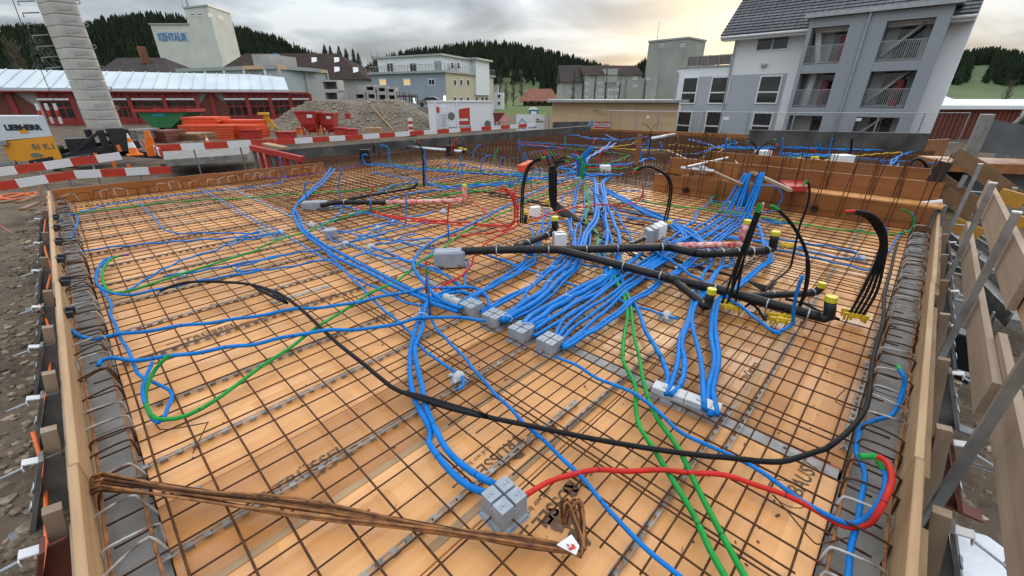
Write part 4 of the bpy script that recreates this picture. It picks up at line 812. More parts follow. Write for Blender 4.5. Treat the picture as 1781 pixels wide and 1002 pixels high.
part(t, 'entrance_step', 'steelgrey', lambda m: f.slab(m, *f.rect(781, 221, 791, 227), .05, .8))
m = MB(); f2 = f
ldt = thing('step_ladder', 'aluminium steps leaning beside the container door', 'ladder', tuple(f.P(f.uz(772, 228)[0], GZ, .4)))
for s_ in (0, .45): part(ldt, 'rail', 'galv', lambda m: m.beam(f.P(f.uz(765, 228)[0] + s_, GZ, .6), f.P(f.uz(768, 228)[0] + s_, GZ + 1.5, .15), .06, .06))
for k in range(5): part(ldt, 'rung', 'galv', lambda m: m.beam(f.P(f.uz(765, 228)[0] + .03*k, GZ + .25*(k+1), .6 - .08*k), f.P(f.uz(765, 228)[0] + .45 + .03*k, GZ + .25*(k+1), .6 - .08*k), .05, .04))
# brown steel hopper right of the container
f = Fac(858, 38, 878, 38); u0, u1, z0, z1 = f.rect(858, 196, 877, 227); t = thing('steel_hopper', 'rust brown steel hopper right of the site container', 'hopper', tuple(f.P(u0, z0)))
part(t, 'bin', 'rustred', lambda m: m.hexa([f.P(u0+.1, z0 + .7, 0), f.P(u1-.5, z0 + .7, 0), f.P(u1-.5, z0 + .7, -.8), f.P(u0+.1, z0 + .7, -.8), f.P(u0, z1, .1), f.P(u1 + .1, z1, .1), f.P(u1 + .1, z1, -1), f.P(u0, z1, -1)]))
for u in (u0 + .1, u1 - .5): part(t, 'leg', 'rustred', lambda m: f.slab(m, u, u + .1, z0, z0 + .7, -.1, 0))
# banner
f = Fac(0,0,0,0, A=gdepth(898, 228, 33), B=gdepth(947, 226, 33)); u0, u1, z0, z1 = f.rect(898, 199, 947, 227); t = thing('banner', 'white builder banner with blue house outline beside the wooden hall', 'banner', tuple(f.P(u0, GZ)))
part(t, 'sheet', 'white', lambda m: f.slab(m, u0, u1, z0 - .3, z1, 0, .03))
for u in (u0, u1 - .06): part(t, 'post', 'galv', lambda m: f.slab(m, u, u + .06, GZ - .2, z1 - .01, -.07, -.01))
def hs_(m):
    for a, b in (((899, 217), (908, 206)), ((908, 206), (919, 218)), ((901, 215), (900, 226))): m.beam(f.P(*f.uz(*a), .045), f.P(*f.uz(*b), .045), .03, .09, f.n)
part(t, 'house_outline', 'signblue', hs_); pz = f.uz(908, 221); text('lettering', 'MS', .42, MT['signblue'], frame(f.P(*pz, .04), f.u, (0,0,1)), t, .004, .012); part(t, 'name_line', 'signblue', lambda m: f.slab(m, *f.rect(919, 219.5, 933, 222.5), .032, .04)); part(t, 'partner_logo', 'steelgrey', lambda m: (f.slab(m, *f.rect(932, 206.5, 938, 209.5), .032, .038), f.slab(m, *f.rect(932, 210.3, 945, 213), .032, .038)))
f = Fac(868, 45, 889, 45); u0, u1, z0, z1 = f.rect(870, 201, 886, 211); t = thing('pink_notice', 'pale red notice panel on the meadow right of the hopper', 'sign', tuple(f.P(u0, GZ))); part(t, 'board', 'tape', lambda m: f.slab(m, u0, u1, z0, z1, 0, .03))
for u in (u0, u1 - .05): part(t, 'leg', 'galv', lambda m: f.slab(m, u, u + .05, GZ, z0, 0, .03))
m = MB()                                         # red and white beacon
p = gdepth(715.5, 232, 30); t = thing('beacon_board', 'red and white beacon board in front of the heap', 'beacon', (p.x, p.y, GZ))
for k in range(5): part(t, 'stripe', 'redpaint' if k % 2 else 'white', lambda m: m.box((p.x, p.y, p.z + .18*k + .15), (.24, .24, .178)))
part(t, 'foot', 'black_paint', lambda m: m.box((p.x, p.y, p.z - .1), (.5, .5, .2)))
# parked car behind the heap
f = Fac(735, 70, 760, 70); u0, z0 = f.uz(742, 188); t = thing('parked_car', 'dark grey car half hidden behind the gravel heap', 'car', tuple(f.P(u0, GZ)))
prof = [(0,.35),(0,.8),(.35,.95),(.9,1.0),(1.5,1.42),(2.8,1.45),(3.5,1.05),(4.1,.95),(4.2,.4)]
part(t, 'body', 'steelgrey', lambda m: m.prism([f.P(u0 - 1.5 + a, GZ + 1.2 + b, 0) for a, b in prof][::-1], f.n * -1.7)); part(t, 'side_window', 'glass', lambda m: m.prism([f.P(u0 - 1.5 + a, GZ + 1.2 + b, .01) for a, b in ((1.1,1.02),(1.55,1.36),(2.75,1.38),(3.2,1.05))][::-1], f.n * .02))
for a in (.8, 3.4): part(t, 'wheel', 'black_paint', lambda m: m.cyl(f.P(u0 - 1.5 + a, GZ + 1.52, -.1), f.P(u0 - 1.5 + a, GZ + 1.52, .04), .32, .32, 14))
part(t, 'parking_ramp', 'concrete', lambda m: f.slab(m, u0 - 3, u0 + 6, GZ - .2, GZ + 1.2, -4, .3))

# ---- crane
PK = gdepth(173, 226, 17.2); PL = gdepth(150, 222, 17.75); PR = gdepth(214, 219, 17.75); P4 = PL + PR - PK; zb0 = PK.z
crn = thing('tower_crane', 'tower crane base with tall stack of concrete ballast and white orange cabinet', 'crane', (PK.x, PK.y, GZ)); cc = (PL + PR) / 2
def zat(y, x): return gplane(x, y, PK, Vector((FWD.x, FWD.y, 0))).z
bh = (zat(0, 90) - zb0) / 12.1
def ball_pts(k):
    o = []
    q = [PK, PR, P4, PL]
    for i in range(4):
        a, b, c = q[i-1], q[i], q[(i+1) % 4]; e1 = (a - b).normalized(); e2 = (c - b).normalized(); o += [b + e1 * .09, b + e2 * .09]
    return [cc + (p - cc) * k for p in o]
for i in range(14):
    def blk(m):
        z0 = zb0 + bh*i + .012; z1 = zb0 + bh*(i+1) - .004; P8 = [(ball_pts(.985), z0), (ball_pts(1), z0 + .04), (ball_pts(1), z1 - .04), (ball_pts(.985), z1)]
        pts = [Vector((p.x, p.y, z)) for ps, z in P8 for p in ps]; fs = [tuple(range(7,-1,-1)), tuple(range(24, 32))]
        for r_ in range(3):
            for j in range(8): fs.append((r_*8+j, r_*8+(j+1) % 8, r_*8+8+(j+1) % 8, r_*8+8+j))
        m.poly(pts, fs)
    bo = part(crn, 'ballast_block', 'cw', blk); dr = (PR - PK); n_ = Vector((dr.y, -dr.x, 0)).normalized(); n_ = n_ if n_.dot(CAM - PK) > 0 else -n_
    pc_ = PK.lerp(PR, .45) + n_ * .003; pc_.z = zb0 + bh*(i + .55)
    subpart(bo, 'embossed_plate', 'conc_old', lambda m: m.beam(pc_ - dr.normalized()*.22, pc_ + dr.normalized()*.22, .02, .12)); 
    if i % 2 == 0: subpart(bo, 'lifting_eye', 'steelgrey', lambda m: m.tube(cr([Vector((PR.x, PR.y, zb0 + bh*i + q_)) + dr.normalized()*e_ for q_, e_ in ((.02, -.05), (.02, .06), (.12, .06), (.12, -.05))], .05), .018, 6))
    if i > 5: subpart(bo, 'ladder_hook', 'steelgrey', lambda m: m.tube([Vector((PL.x, PL.y, zb0 + bh*(i + .3))), Vector((PL.x, PL.y, zb0 + bh*(i + .3))) - dr.normalized()*.45, Vector((PL.x, PL.y, zb0 + bh*(i - .05))) - dr.normalized()*.45], .025, 6))
# dark undercarriage
def undc(m):
    d1 = (PR - PK).normalized(); d2 = (PL - PK).normalized(); z = zb0
    for a in (PK, PR, PL, P4): m.beam(Vector((a.x, a.y, z - .02)), Vector((a.x, a.y, GZ + .35)), .22, .22)
    m.beam(PK - d1*2.2 + Vector((0,0,-.75)), PR + d1*.3 + Vector((0,0,-.75)), .3, .3); m.beam(PL - d1*2 + Vector((0,0,-.75)), P4 + d1*.3 + Vector((0,0,-.75)), .3, .3)
    m.beam(PK + Vector((0,0,-.1)), PR + Vector((0,0,-.7)), .1, .1); m.beam(PK - d1*1.2 + Vector((0,0,-.7)), PK + Vector((0,0,-.05)), .1, .1)
    m.box(cc - d1*.9 + Vector((0,0,zb0 - cc.z - .45)), (.8, .8, .6)); m.box(PR - d1*.3 - Vector((0,0,.45)), (.5, .9, .85))
part(crn, 'undercarriage', 'black_paint', undc)
for o_ in (-1.6, -.9): part(crn, 'winch_drum', 'steelgrey', lambda m: m.cyl(PK + (PR-PK).normalized()*o_ + Vector((0,.3,-.4)), PK + (PR-PK).normalized()*o_ + Vector((.2,.9,-.4)), .22, .22, 14))
for a_ in (PK - (PR-PK).normalized()*1.6, PR + (PR-PK).normalized()*.9):
    part(crn, 'outrigger', 'black_paint', lambda m: (m.beam(Vector((cc.x, cc.y, GZ + .5)), Vector((a_.x, a_.y - 1.6, GZ + .4)), .24, .24), m.cyl((a_.x, a_.y - 1.6, GZ), (a_.x, a_.y - 1.6, GZ + .5), .1, .1, 8), m.box((a_.x, a_.y - 1.6, GZ + .05), (.6, .6, .1))))
for x, y in ((207, 258), (167, 272), (198, 286), (225, 291)):
    p = gdepth(x, y, 16.3); part(crn, 'warning_flag', 'orange', lambda m: m.box(p, (.1, .1, .22)))
# cabinet
CA = gdepth(19, 281, 15.6); CB = gdepth(107, 272, 16.0); cf = Fac(0,0,0,0, zb=CA.z, A=CA, B=CB); ct = zat(201, 79); ct = cf.uz(78, 202)[1]; Lc = cf.Lg; zc0 = CA.z
cd_ = Vector((CB.x - .9, CB.y, 0)).normalized() * 1.4
part(crn, 'cabinet_top', 'cabwhite', lambda m: m.prism([cf.P(-.55, zc0 + (ct-zc0)*.44, 0), cf.P(Lc, zc0 + (ct-zc0)*.56, 0), cf.P(Lc, ct, 0), cf.P(-.55, ct + .02, 0)], cd_))
part(crn, 'cabinet_base', 'cabin', lambda m: m.prism([cf.P(0, zc0, 0), cf.P(Lc, zc0, 0), cf.P(Lc, zc0 + (ct-zc0)*.56 - .002, 0), cf.P(0, zc0 + (ct-zc0)*.448, 0)], cd_))
pz = cf.uz(40, 222); text('lettering', 'LIEBHERR', .245, MT['black_paint'], frame(cf.P(pz[0], pz[1], .012), cf.u, (0,0,1)), crn, .004, .014); pz = cf.uz(76, 255); text('lettering', '81 K.1', .26, MT['steelgrey'], frame(cf.P(pz[0], pz[1], .012), cf.u, (0,0,1)), crn, .004, .006)
pz = cf.uz(41, 228); part(crn, 'badge', 'cabin', lambda m: cf.slab(m, pz[0] - .13, pz[0] + .13, pz[1] - .07, pz[1] + .07, .0, .012)); pz = cf.uz(64, 271); part(crn, 'emblem', 'steelgrey', lambda m: m.prism([cf.P(pz[0] + a, pz[1] + b, .002) for a, b in ((-.16,-.05),(.16,-.05),(.18,.04),(.06,.1),(-.08,.1),(-.18,.04))], cf.n * .01))
part(crn, 'drawbar', 'galv', lambda m: (m.beam(cf.P(-1.2, zc0 - .15, .3), cf.P(.2, zc0 - .02, .1), .12, .12), m.beam(cf.P(-.6, zc0 + .65, .2), cf.P(.2, zc0 + .65, .05), .1, .14)))
for k, x in enumerate((66, 82, 97)):                # striped guard bars on the chassis
    def bar(m): 
        a = gdepth(x - 3, 180, 16.6); b = gdepth(x + 10, 215, 16.6); m.beam(a, a.lerp(b, .33), .1, .03)
    part(crn, 'guard_bar', 'white', bar)
    def bar2(m): 
        a = gdepth(x - 3, 180, 16.6); b = gdepth(x + 10, 215, 16.6); m.beam(a.lerp(b, .34), a.lerp(b, .66), .1, .03)
    part(crn, 'guard_stripe', 'redpaint', bar2)
    def bar3(m): 
        a = gdepth(x - 3, 180, 16.6); b = gdepth(x + 10, 215, 16.6); m.beam(a.lerp(b, .67), b, .1, .03)
    part(crn, 'guard_bar', 'white', bar3)
part(crn, 'hoist_rope', 'black_paint', lambda m: m.tube([gdepth(20, -5, 17), gdepth(40, 48, 17), gdepth(100, 190, 17)], .012, 5))

# ---- red and white barrier boards
def barrier(pts, hgt, label, seg, group, name='barrier_board', post=None, first=0, thick=.03):
    t = thing(name, label, 'barrier', tuple(pts[0]), group); k = first
    for a, b in zip(pts, pts[1:]):
        n_ = max(1, round((b - a).length / seg))
        for i in range(n_):
            p, q = a.lerp(b, i/n_), a.lerp(b, (i+1)/n_); part(t, 'stripe', 'redpaint' if k % 2 == 0 else 'white', lambda m: m.beam(p, q, thick, hgt)); k += 1
    if post:
        for fr in post:
            q = pts[0].lerp(pts[-1], fr); part(t, 'post', 'galv', lambda m: m.beam(Vector((q.x, q.y + .04, q.z + .1)), Vector((q.x, q.y + .04, gh(q.x, q.y))), .03, .03))
    return t
YB = 13.2; ny = Vector((0, 1, 0)); py = lambda x, y, Y=YB: gplane(x, y, Vector((0, Y, 0)), ny)
barrier([py(-25, 302.5), py(210, 271)], .16, 'upper red and white barrier board in front of the crane', .42, 'barrier boards by the crane', post=(.35, .75), first=1)
barrier([py(-25, 328, 12.6), py(130, 304, 12.6), py(297, 295, 12.6)], .16, 'lower red and white barrier board in front of the crane', .45, 'barrier boards by the crane', post=(.4, .8))
barrier([py(275, 258, 14), py(478, 247.5, 11.9)], .16, 'red and white barrier board left of the far concrete wall', .55, 'barrier boards along the far wall', post=(.3, .7))
barrier([gplane(480, 247.5, Vector((0, 11.75, 0)), ny), gplane(600, 240, Vector((0, 11.75, 0)), ny), gplane(760, 229, Vector((0, 11.75, 0)), ny), gplane(930, 217.5, Vector((0, 11.75, 0)), ny)], .13, 'long red and white barrier board on top of the far concrete wall', .5, 'barrier boards along the far wall')
barrier([py(250, 251, 15), py(282, 267, 13.6)], .2, 'short striped barrier with vertical bars beside the orange lamps', .16, 'barrier boards by the crane')
for i, (x, y) in enumerate(((261, 247), (262, 264))):
    p = gplane(x, y, Vector((0, 14.2, 0)), ny); m = MB(); m.box(p, (.16, .12, .2)); m.cyl(p + Vector((0, 0, .1)), p + Vector((0, 0, .26)), .07, .06, 10); one('warning_lamp', m, MT['orange'], ['upper orange warning lamp on the striped barrier', 'lower orange warning lamp beside the striped barrier'][i], 'lamp')
def cone(x, y, dist, h, label):
    p = gdepth(x, y, dist); t = thing('traffic_cone', label, 'traffic cone', tuple(p)); part(t, 'base', 'orange', lambda m: m.box(p + Vector((0,0,.02)), (h*.6, h*.6, .04)))
    for k, (a, b, mt) in enumerate(((.05, .35, 'orange'), (.352, .6, 'white'), (.602, .8, 'orange'), (.802, 1, 'white' if h > .6 else 'orange'))): part(t, 'band', mt, lambda m: m.cyl(p + Vector((0,0,h*a)), p + Vector((0,0,h*b)), h*.2*(1.1-a), h*.2*(1.1-b), 12))
cone(235, 270, 15.6, .75, 'orange and white traffic cone beside the crane base'); cone(362, 250, 17, .35, 'small orange cone beside the far left barrier')
# concrete slab strip and pit edge behind the left shuttering
m = MB(); m.hexa([gz(290, 290, -.55), gz(432, 279, -.55), gz(450, 262, -.55), gz(280, 268, -.55)] + [q + Vector((0,0,.22)) for q in (gz(290, 290, -.55), gz(432, 279, -.55), gz(450, 262, -.55), gz(280, 268, -.55))]); one('concrete_slab', m, MT['concrete'], 'pale concrete slab strip between the barriers and the shuttering', 'slab')

# ---- temporary fence in front of hall and house
fence_pts = [(955, 33), (1010, 31.5), (1066, 30), (1112, 29), (1150, 28.3), (1230, 27.2), (1310, 26.4), (1390, 25.8), (1470, 25.4), (1540, 25.2), (1620, 25.2), (1700, 25.4)]
for i, ((xa, da), (xb, db)) in enumerate(zip(fence_pts, fence_pts[1:])):
    a, b = gdepth(xa, HOR, da), gdepth(xb, HOR, db); a.z = b.z = GZ; a = a.lerp(b, .01); b = b.lerp(a, .01)
    t = thing('fence_panel', ['wire fence panel %s' % s for s in ('at the left end of the wooden hall', 'left of the red sign on the hall', 'right of the red sign on the hall', 'at the right end of the hall', 'before the white wing corner', 'before the left grey house windows', 'before the middle of the grey house', 'before the balcony tower foot', 'right of the tower downpipe', 'at the right corner of the house', 'before the rust red container')][i], 'fence', tuple(a), 'temporary wire fence panels')
    zt = GZ + 1.75
    for q in (a, b): part(t, 'post', 'galv', lambda m: m.cyl(q, Vector((q.x, q.y, zt)), .022, .022, 6))
    for z in (zt, GZ + .15): part(t, 'rail', 'galv', lambda m: m.cyl(Vector((a.x, a.y, z)), Vector((b.x, b.y, z)), .018, .018, 6))
    def wires(m):
        for k in range(1, 22): q = a.lerp(b, k/22); m.tube([Vector((q.x, q.y, GZ + .16)), Vector((q.x, q.y, zt - .01))], .0028, 3, False)
    o = part(t, 'wire_infill', 'galv', wires); o['kind'] = 'stuff'
    if i in (0, 3, 5, 8): q = a.lerp(b, .5); part(t, 'owner_plate', 'white', lambda m: m.beam(Vector((a.lerp(b, .45).x, a.lerp(b, .45).y, zt - .35)), Vector((a.lerp(b, .58).x, a.lerp(b, .58).y, zt - .35)), .02, .16))

# ---- right edge: red container, white roofs, concrete troughs
f = Fac(0,0,0,0, A=gdepth(1583, 246, 29), B=gdepth(1712, 250, 29)); t = start(f, 'rust_container', 'rust red corrugated container right of the house', 'container'); zt = f.uz(1650, 190)[1]
part(t, 'body', 'rustred', lambda m: f.slab(m, .3, f.Lg + 1.5, GZ - .5, zt, -2.4, 0)); 
for k in range(20): part(t, 'corrugation', 'rustred', lambda m: f.slab(m, .35 + (f.Lg + 1.2)*k/20, .35 + (f.Lg + 1.2)*k/20 + .12, GZ, zt - .1, .001, .05))
part(t, 'roof_edge', 'wallwhite', lambda m: f.slab(m, .1, f.Lg + 1.8, zt, zt + .22, -2.6, .3))
f = Fac(1618, 60, 1860, 56); t = start(f, 'white_roof_hall', 'white roofed low hall behind the rust container'); z0 = f.uz(1700, 184)[1]; z1 = f.uz(1700, 167)[1]; L_ = f.Lg
part(t, 'wall', 'wallwhite', lambda m: f.slab(m, 0, L_, GZ, z0, -12, 0)); part(t, 'roof', 'metalroof', lambda m: m.prism([f.P(-.3, z0, .4), f.P(-.3, z0, -12.4), f.P(-.3, z1, -6)], f.u * (L_*.35))); part(t, 'roof', 'white', lambda m: m.prism([f.P(L_*.36, z0, .6), f.P(L_*.36, z0, -12.4), f.P(L_*.36, z1 - .4, -6)], f.u * L_*.64))
part(t, 'door', 'steelgrey', lambda m: f.slab(m, L_*.3, L_*.33, GZ, z0 - .6, 0, .05))
A = gdepth(1672, 268, 9.6); f = Fac(0,0,0,0, zb=A.z - .5, A=A, B=gdepth(1860, 300, 9.0)); z1 = f.uz(1700, 203)[1]; t = start(f, 'precast_trough', 'dark grey precast concrete trough wall at the right edge', 'precast unit')
mat('precastdark', (.13, .135, .14), .6, c2=(.085, .09, .095), scale=2, bump=.2)
part(t, 'side_panel', 'precastdark', lambda m: m.prism([f.P(.25, f.zb + .55, 0), f.P(f.Lg, f.zb + .45, 0), f.P(f.Lg, z1 - .35, 0), f.P(.25, z1 - .05, 0)], f.n * -.16)); part(t, 'end_wall', 'concrete', lambda m: m.prism([f.P(0, f.zb + .3, .1), f.P(.24, f.zb + .3, .1), f.P(.24, z1 + .04, .1), f.P(0, z1 + .04, .1)], Vector((f.A.x, f.A.y + .6, 0)).normalized() * .8)); part(t, 'base_panel', 'precastdark', lambda m: f.slab(m, .3, f.Lg, f.zb - .6, f.zb + .12, -.9, -.2))
part(t, 'bearer', 'board_orange_x', lambda m: f.slab(m, -.3, f.Lg, f.zb + .14, f.zb + .34, -1, .2))
# windscreen shaped machine hood behind the trough
f = Fac(1735, 14, 1800, 14); u0, u1, z0, z1 = f.rect(1766, 182, 1824, 222); t = thing('parked_vehicle', 'dark silver vehicle roof behind the precast trough', 'car', tuple(f.P(u0, GZ)))
part(t, 'body', 'steelgrey', lambda m: m.prism([f.P(u0, GZ, 0), f.P(u0, z0, 0), f.P(u0 + .5, z1, 0), f.P(u1 + 1, z1, 0), f.P(u1 + 1, GZ, 0)][::-1], Vector((f.A.x, f.A.y, 0)).normalized() * 1.6)); part(t, 'window', 'glass', lambda m: m.prism([f.P(u0 + .15, z0 + .05, .01), f.P(u0 + .55, z1 - .08, .01), f.P(u1 + .8, z1 - .08, .01), f.P(u1 + .8, z0 + .05, .01)][::-1], f.n * .02))
# ================================================================ slab under construction
ZR = .032                                        # height of the lower bars
deck = thing('shuttering_deck', 'deck of yellow three ply shuttering panels under the reinforcement', 'deck', (0, 0, 0))
# panels laid in rows of half a metre, grain along x
def panel_mesh(lx, ly):
    m = MB(); m.bevbox((0, 0, -.0105), (lx, ly, .021), .0025); me = m.build('panel', MT['panel']); d = me.data; bpy.data.objects.remove(me); return d
pm = {}
cols = [(-.18, 1.925), (2.005, 4.0), (4.004, 6.0), (6.004, 7.2)]
NP = 0
def put_panel(x0, x1, y0, y1, par=deck, m_='panel'):
    global NP
    key = (round(x1-x0, 3), round(y1-y0, 3), m_)
    if key not in pm:
        pm[key] = panel_mesh(x1 - x0 - .004, y1 - y0 - .004)
        if m_ != 'panel': pm[key].materials[0] = MT[m_]
    o = bpy.data.objects.new('panel', pm[key]); C.objects.link(o); o.parent = par
    o.location = ((x0+x1)/2, (y0+y1)/2, random.uniform(-.002, .0)); o.rotation_euler.z = random.uniform(-.0008, .0008); NP += 1
yk = -.15
rows = [-.15 + .5*k for k in range(20)]
for j, y in enumerate(rows):
    y1 = min(y + .5, 9.62)
    cc_ = cols if j % 2 == 0 or True else cols
    for i, (a, b) in enumerate(cc_):
        if i == 2 and j % 3 == 1: put_panel(a, a + .9, y, y1); put_panel(a + .9, b, y, y1)
        else: put_panel(a, b, y, y1, m_='panel_old' if (i, j) in ((1, 1), (1, 0), (0, 3), (1, 5), (2, 2), (3, 4), (0, 12), (2, 9), (1, 14), (0, 16), (0, 17), (3, 1)) else 'panel')
# joint strip with red panel edge
part(deck, 'joint_strip', 'joint', lambda m: m.box((1.965, 4.74, -.006), (.072, 9.76, .012)))
part(deck, 'red_panel_edge', 'redpaint', lambda m: m.box((2.003, 4.74, -.004), (.006, 9.76, .014)))
# thin filler strips that show as bands
for (x0, x1, y) in [(-.15, 1.9, 1.36), (.5, 1.9, .9), (2.0, 3.9, .34)]:
    part(deck, 'filler_strip', 'plank', lambda m: m.box(((x0+x1)/2, y, .0012), (x1-x0, .035, .0045)))
# sheets of light tin and filler lying on the panels
for i, (x, y, a, b, r) in enumerate([(2.35, 4.6, .5, .1, 0), (2.6, 6.1, .16, .9, .05), (1.45, 5.6, .12, .7, 0), (2.35, 3.95, .6, .09, 0), (1.05, 3.5, .5, .05, 0)]):
    part(deck, 'filler_sheet', 'joint', lambda m: m.box((x, y, .003), (a, b, .004), r))

# ---- printed company stamps on the panels
def stamp(p, ang, s, L_=.5, full='TRÜSSEL', sub='und wir bauen.', bars=True):
    mw = Matrix.Translation((p[0], p[1], .0008)) @ Matrix.Rotation(ang, 4, 'Z')
    text('stamp', full, s, MT['ink'], mw, deck, .0003, .0012*s/.07, shear=.12)
    if sub: text('stamp', sub, s*.42, MT['ink'], mw @ Matrix.Translation((s*1.1, -s*.75, 0)), deck, .0003, 0)
    if bars:
        w_ = s * 2.35
        for u0, u1, v in ((-w_*1.28, -w_*.92, .33*s), (w_*.9, w_*1.3, -.33*s)):
            def br(m):
                q = [mw @ Vector((a, b, 0)) for a, b in ((u0, v-.05*s), (u1, v-.05*s), (u1, v+.05*s), (u0, v+.05*s))]; m.hexa([c_ - Vector((0,0,.0006)) for c_ in q] + [c_ + Vector((0,0,.0003)) for c_ in q])
            part(deck, 'stamp_bar', 'ink', br)
G2 = lambda x, y: tuple(gz(x, y))[:2]
def stamp2(p, q, s, w_):
    a, b = gz(*p), gz(*q); d = b - a; stamp(tuple((a+b)/2)[:2], math.atan2(d.y, d.x), s, full=w_, sub=None, bars=False)
stamp(G2(540, 815), R(3), .085); stamp(G2(366, 578), R(2), .085, sub=None); stamp(G2(866, 792), R(183), .085); stamp(G2(975, 868), R(182), .085); stamp2((1292, 668), (1325, 630), .075, 'TRÜSSEL')
stamp2((1390, 846), (1406, 818), .085, 'BAUST')
def ring_(m):
    c_ = gz(1370, 858); m.tube([c_ + Vector((math.cos(a)*.07, math.sin(a)*.07, -.004)) for a in [k*math.pi*1.5/14 for k in range(15)]], .0052, 6)
part(deck, 'stamp_ring', 'ink', ring_)
stamp(G2(560, 520), R(3), .075, sub=None)
# wet rust stains left by the bars: thin films with their own outline
mat('rust_stain', (.085, .045, .022), .5, c2=(.2, .1, .045), scale=25)
for i, (x, y, r_) in enumerate([(990, 850, .05), (970, 905, .08), (1005, 935, .06), (900, 790, .05), (880, 805, .03), (960, 745, .05), (985, 750, .03), (1030, 765, .025), (880, 660, .02)]):
    c_ = gz(x, y); pts = []
    for k in range(26):
        a = 2*math.pi*k/26; q = r_*(.45 + .9*abs(mnoise.noise((math.cos(a)*2.1 + i*5, math.sin(a)*2.1, i)))); pts.append(Vector((c_.x + q*math.cos(a), c_.y + q*math.sin(a), .0004)))
    part(deck, 'rust_stain', 'rust_stain', lambda m: m.prism(pts, (0, 0, .0007)))

# chips, nails and leaves lying on the panels
mat('chip', (.16, .085, .04), .8, c2=(.05, .03, .02), scale=30)
def chips(m):
    for _ in range(520):
        x_ = -.1 + 6.8*random.random(); y_ = 9.2*random.random()**1.5; s_ = .003 + .008*random.random()**3; m.box((x_, y_, .002), (s_*random.uniform(1, 2.6), s_, .003), random.uniform(0, 3))
o = part(deck, 'debris', 'chip', chips); o['kind'] = 'stuff'

# ---- edges: wall heads, stirrups, edge boards
def wall_head(name, x0, x1, y0, y1, label):
    t = thing(name, label, 'concrete wall', ((x0+x1)/2, (y0+y1)/2, GZ)); n_ = 8; lx = x1 - x0 > y1 - y0
    for k in range(n_):
        a = k / n_; b = (k + 1) / n_; part(t, 'lift', 'concrete', lambda m: m.box((x0 + (x1-x0)*(a+b)/2, (y0+y1)/2, -.52) if lx else ((x0+x1)/2, y0 + (y1-y0)*(a+b)/2, -.52), ((x1-x0)/n_ - .004, y1-y0, 1 + .012*random.random()) if lx else (x1-x0, (y1-y0)/n_ - .004, 1 + .012*random.random())))
    return t
wall_head('left_wall_head', -.335, -.184, .25, 9.62, 'grey concrete wall head along the left edge of the deck'); wall_head('right_wall_head', .25, 7.18, -.325, -.154, 'grey concrete wall head along the right edge of the deck')
def stirrup_mesh(wd, ht, seed):
    r_ = random.Random(seed); j = lambda s: r_.uniform(-s, s); m = MB()
    m.tube(cr([(j(.006), -wd/2, -.04), (j(.004), -wd/2 + j(.006), ht*.7), (0, -wd/2 + .02, ht), (0, wd/2 - .025, ht + j(.006)), (j(.006), wd/2, ht*.75), (j(.01), wd/2 + j(.01), -.02)], .03), .0052, 6)
    o = m.build('stirrup', MT['stirrup'], None, True); d = o.data; bpy.data.objects.remove(o); return d
SM = [stirrup_mesh(.15 + .012*(k % 3), .085 + .012*(k % 4), k) for k in range(8)]; SR = [d.copy() for d in SM]
for d in SR: d.materials[0] = MT['rebar']
def stirrups(name, p0, p1, n, rot, label, x=.0):
    t = thing(name, label, 'reinforcement', tuple(p0)); a, b = Vector(p0), Vector(p1)
    for k in range(n):
        q = a.lerp(b, (k + random.uniform(.25, .75)) / n) - a; o = bpy.data.objects.new('stirrup', random.choice(SM if random.random() < .62 else SR)); C.objects.link(o); o.parent = t; o.location = q; o.rotation_euler = (random.uniform(-.25, .25) if rot else 0, random.uniform(-.12, .25), rot + random.uniform(-.22, .22))
    return t
sl_ = stirrups('edge_stirrups', (-.262, .3, 0), (-.262, 9.55, 0), 64, R(90), 'row of bent stirrups standing on the left wall head'); sr_ = stirrups('edge_stirrups', (.3, -.243, 0), (7.1, -.243, 0), 50, 0, 'row of bent stirrups standing on the right wall head')
for z_, x_ in ((.07, -.315), (.045, -.2)): part(sl_, 'edge_bar', 'rust', lambda m: m.tube([(x_ + .006*math.sin(k*1.3), .25 + 9.3*k/24, z_ + .005*math.sin(k*2.1)) for k in range(25)], .006, 6))
for z_, y_ in ((.07, -.31), (.045, -.17)): part(sr_, 'edge_bar', 'rust', lambda m: m.tube([(.25 + 6.9*k/24, y_ + .006*math.sin(k*1.3), z_ + .005*math.sin(k*2.1)) for k in range(25)], .006, 6))
sf_ = stirrups('edge_stirrups', (-.2, 9.53, .05), (3.8, 9.53, .05), 27, R(90), 'row of bent stirrups along the far left board')

# ---- bar mesh: bars along y (upper) and along x (lower), one object each
mesh_t = thing('reinforcement_mesh', 'rusty steel bar mesh covering the near deck', 'reinforcement mesh', (0, 0, 0))
def bar_mesh(L_, r_, seed, axis_):
    rr_ = random.Random(seed); m = MB(); n_ = 28; pts = []
    ph = rr_.uniform(0, 6); am = rr_.uniform(.001, .004)
    for k in range(n_ + 1):
        s_ = L_*k/n_ - L_/2; w_ = am*math.sin(s_*1.7 + ph) + am*.5*math.sin(s_*4.3 + ph*2); v = .0015*math.sin(s_*5 + ph)
        pts.append((w_, s_, v) if axis_ == 1 else (s_, w_, v))
    m.tube(pts, r_, 6); o = m.build('bar', MT['rebar'], None, True); d = o.data; bpy.data.objects.remove(o); return d
BY = [bar_mesh(9.85, .0046, s, 1) for s in range(4)]; BX = [bar_mesh(7.45, .0041, 10 + s, 0) for s in range(4)]; BYs = [bar_mesh(3.2, .0042, 20 + s, 1) for s in range(3)]; BXs = [bar_mesh(2.6, .004, 30 + s, 0) for s in range(3)]; BX2 = [bar_mesh(4.6, .004, 40 + s, 0) for s in range(3)]
def bar(me, x, y, z, rz=0):
    o = bpy.data.objects.new('bar', me); C.objects.link(o); o.parent = mesh_t; o.location = (x, y, z); o.rotation_euler.z = rz
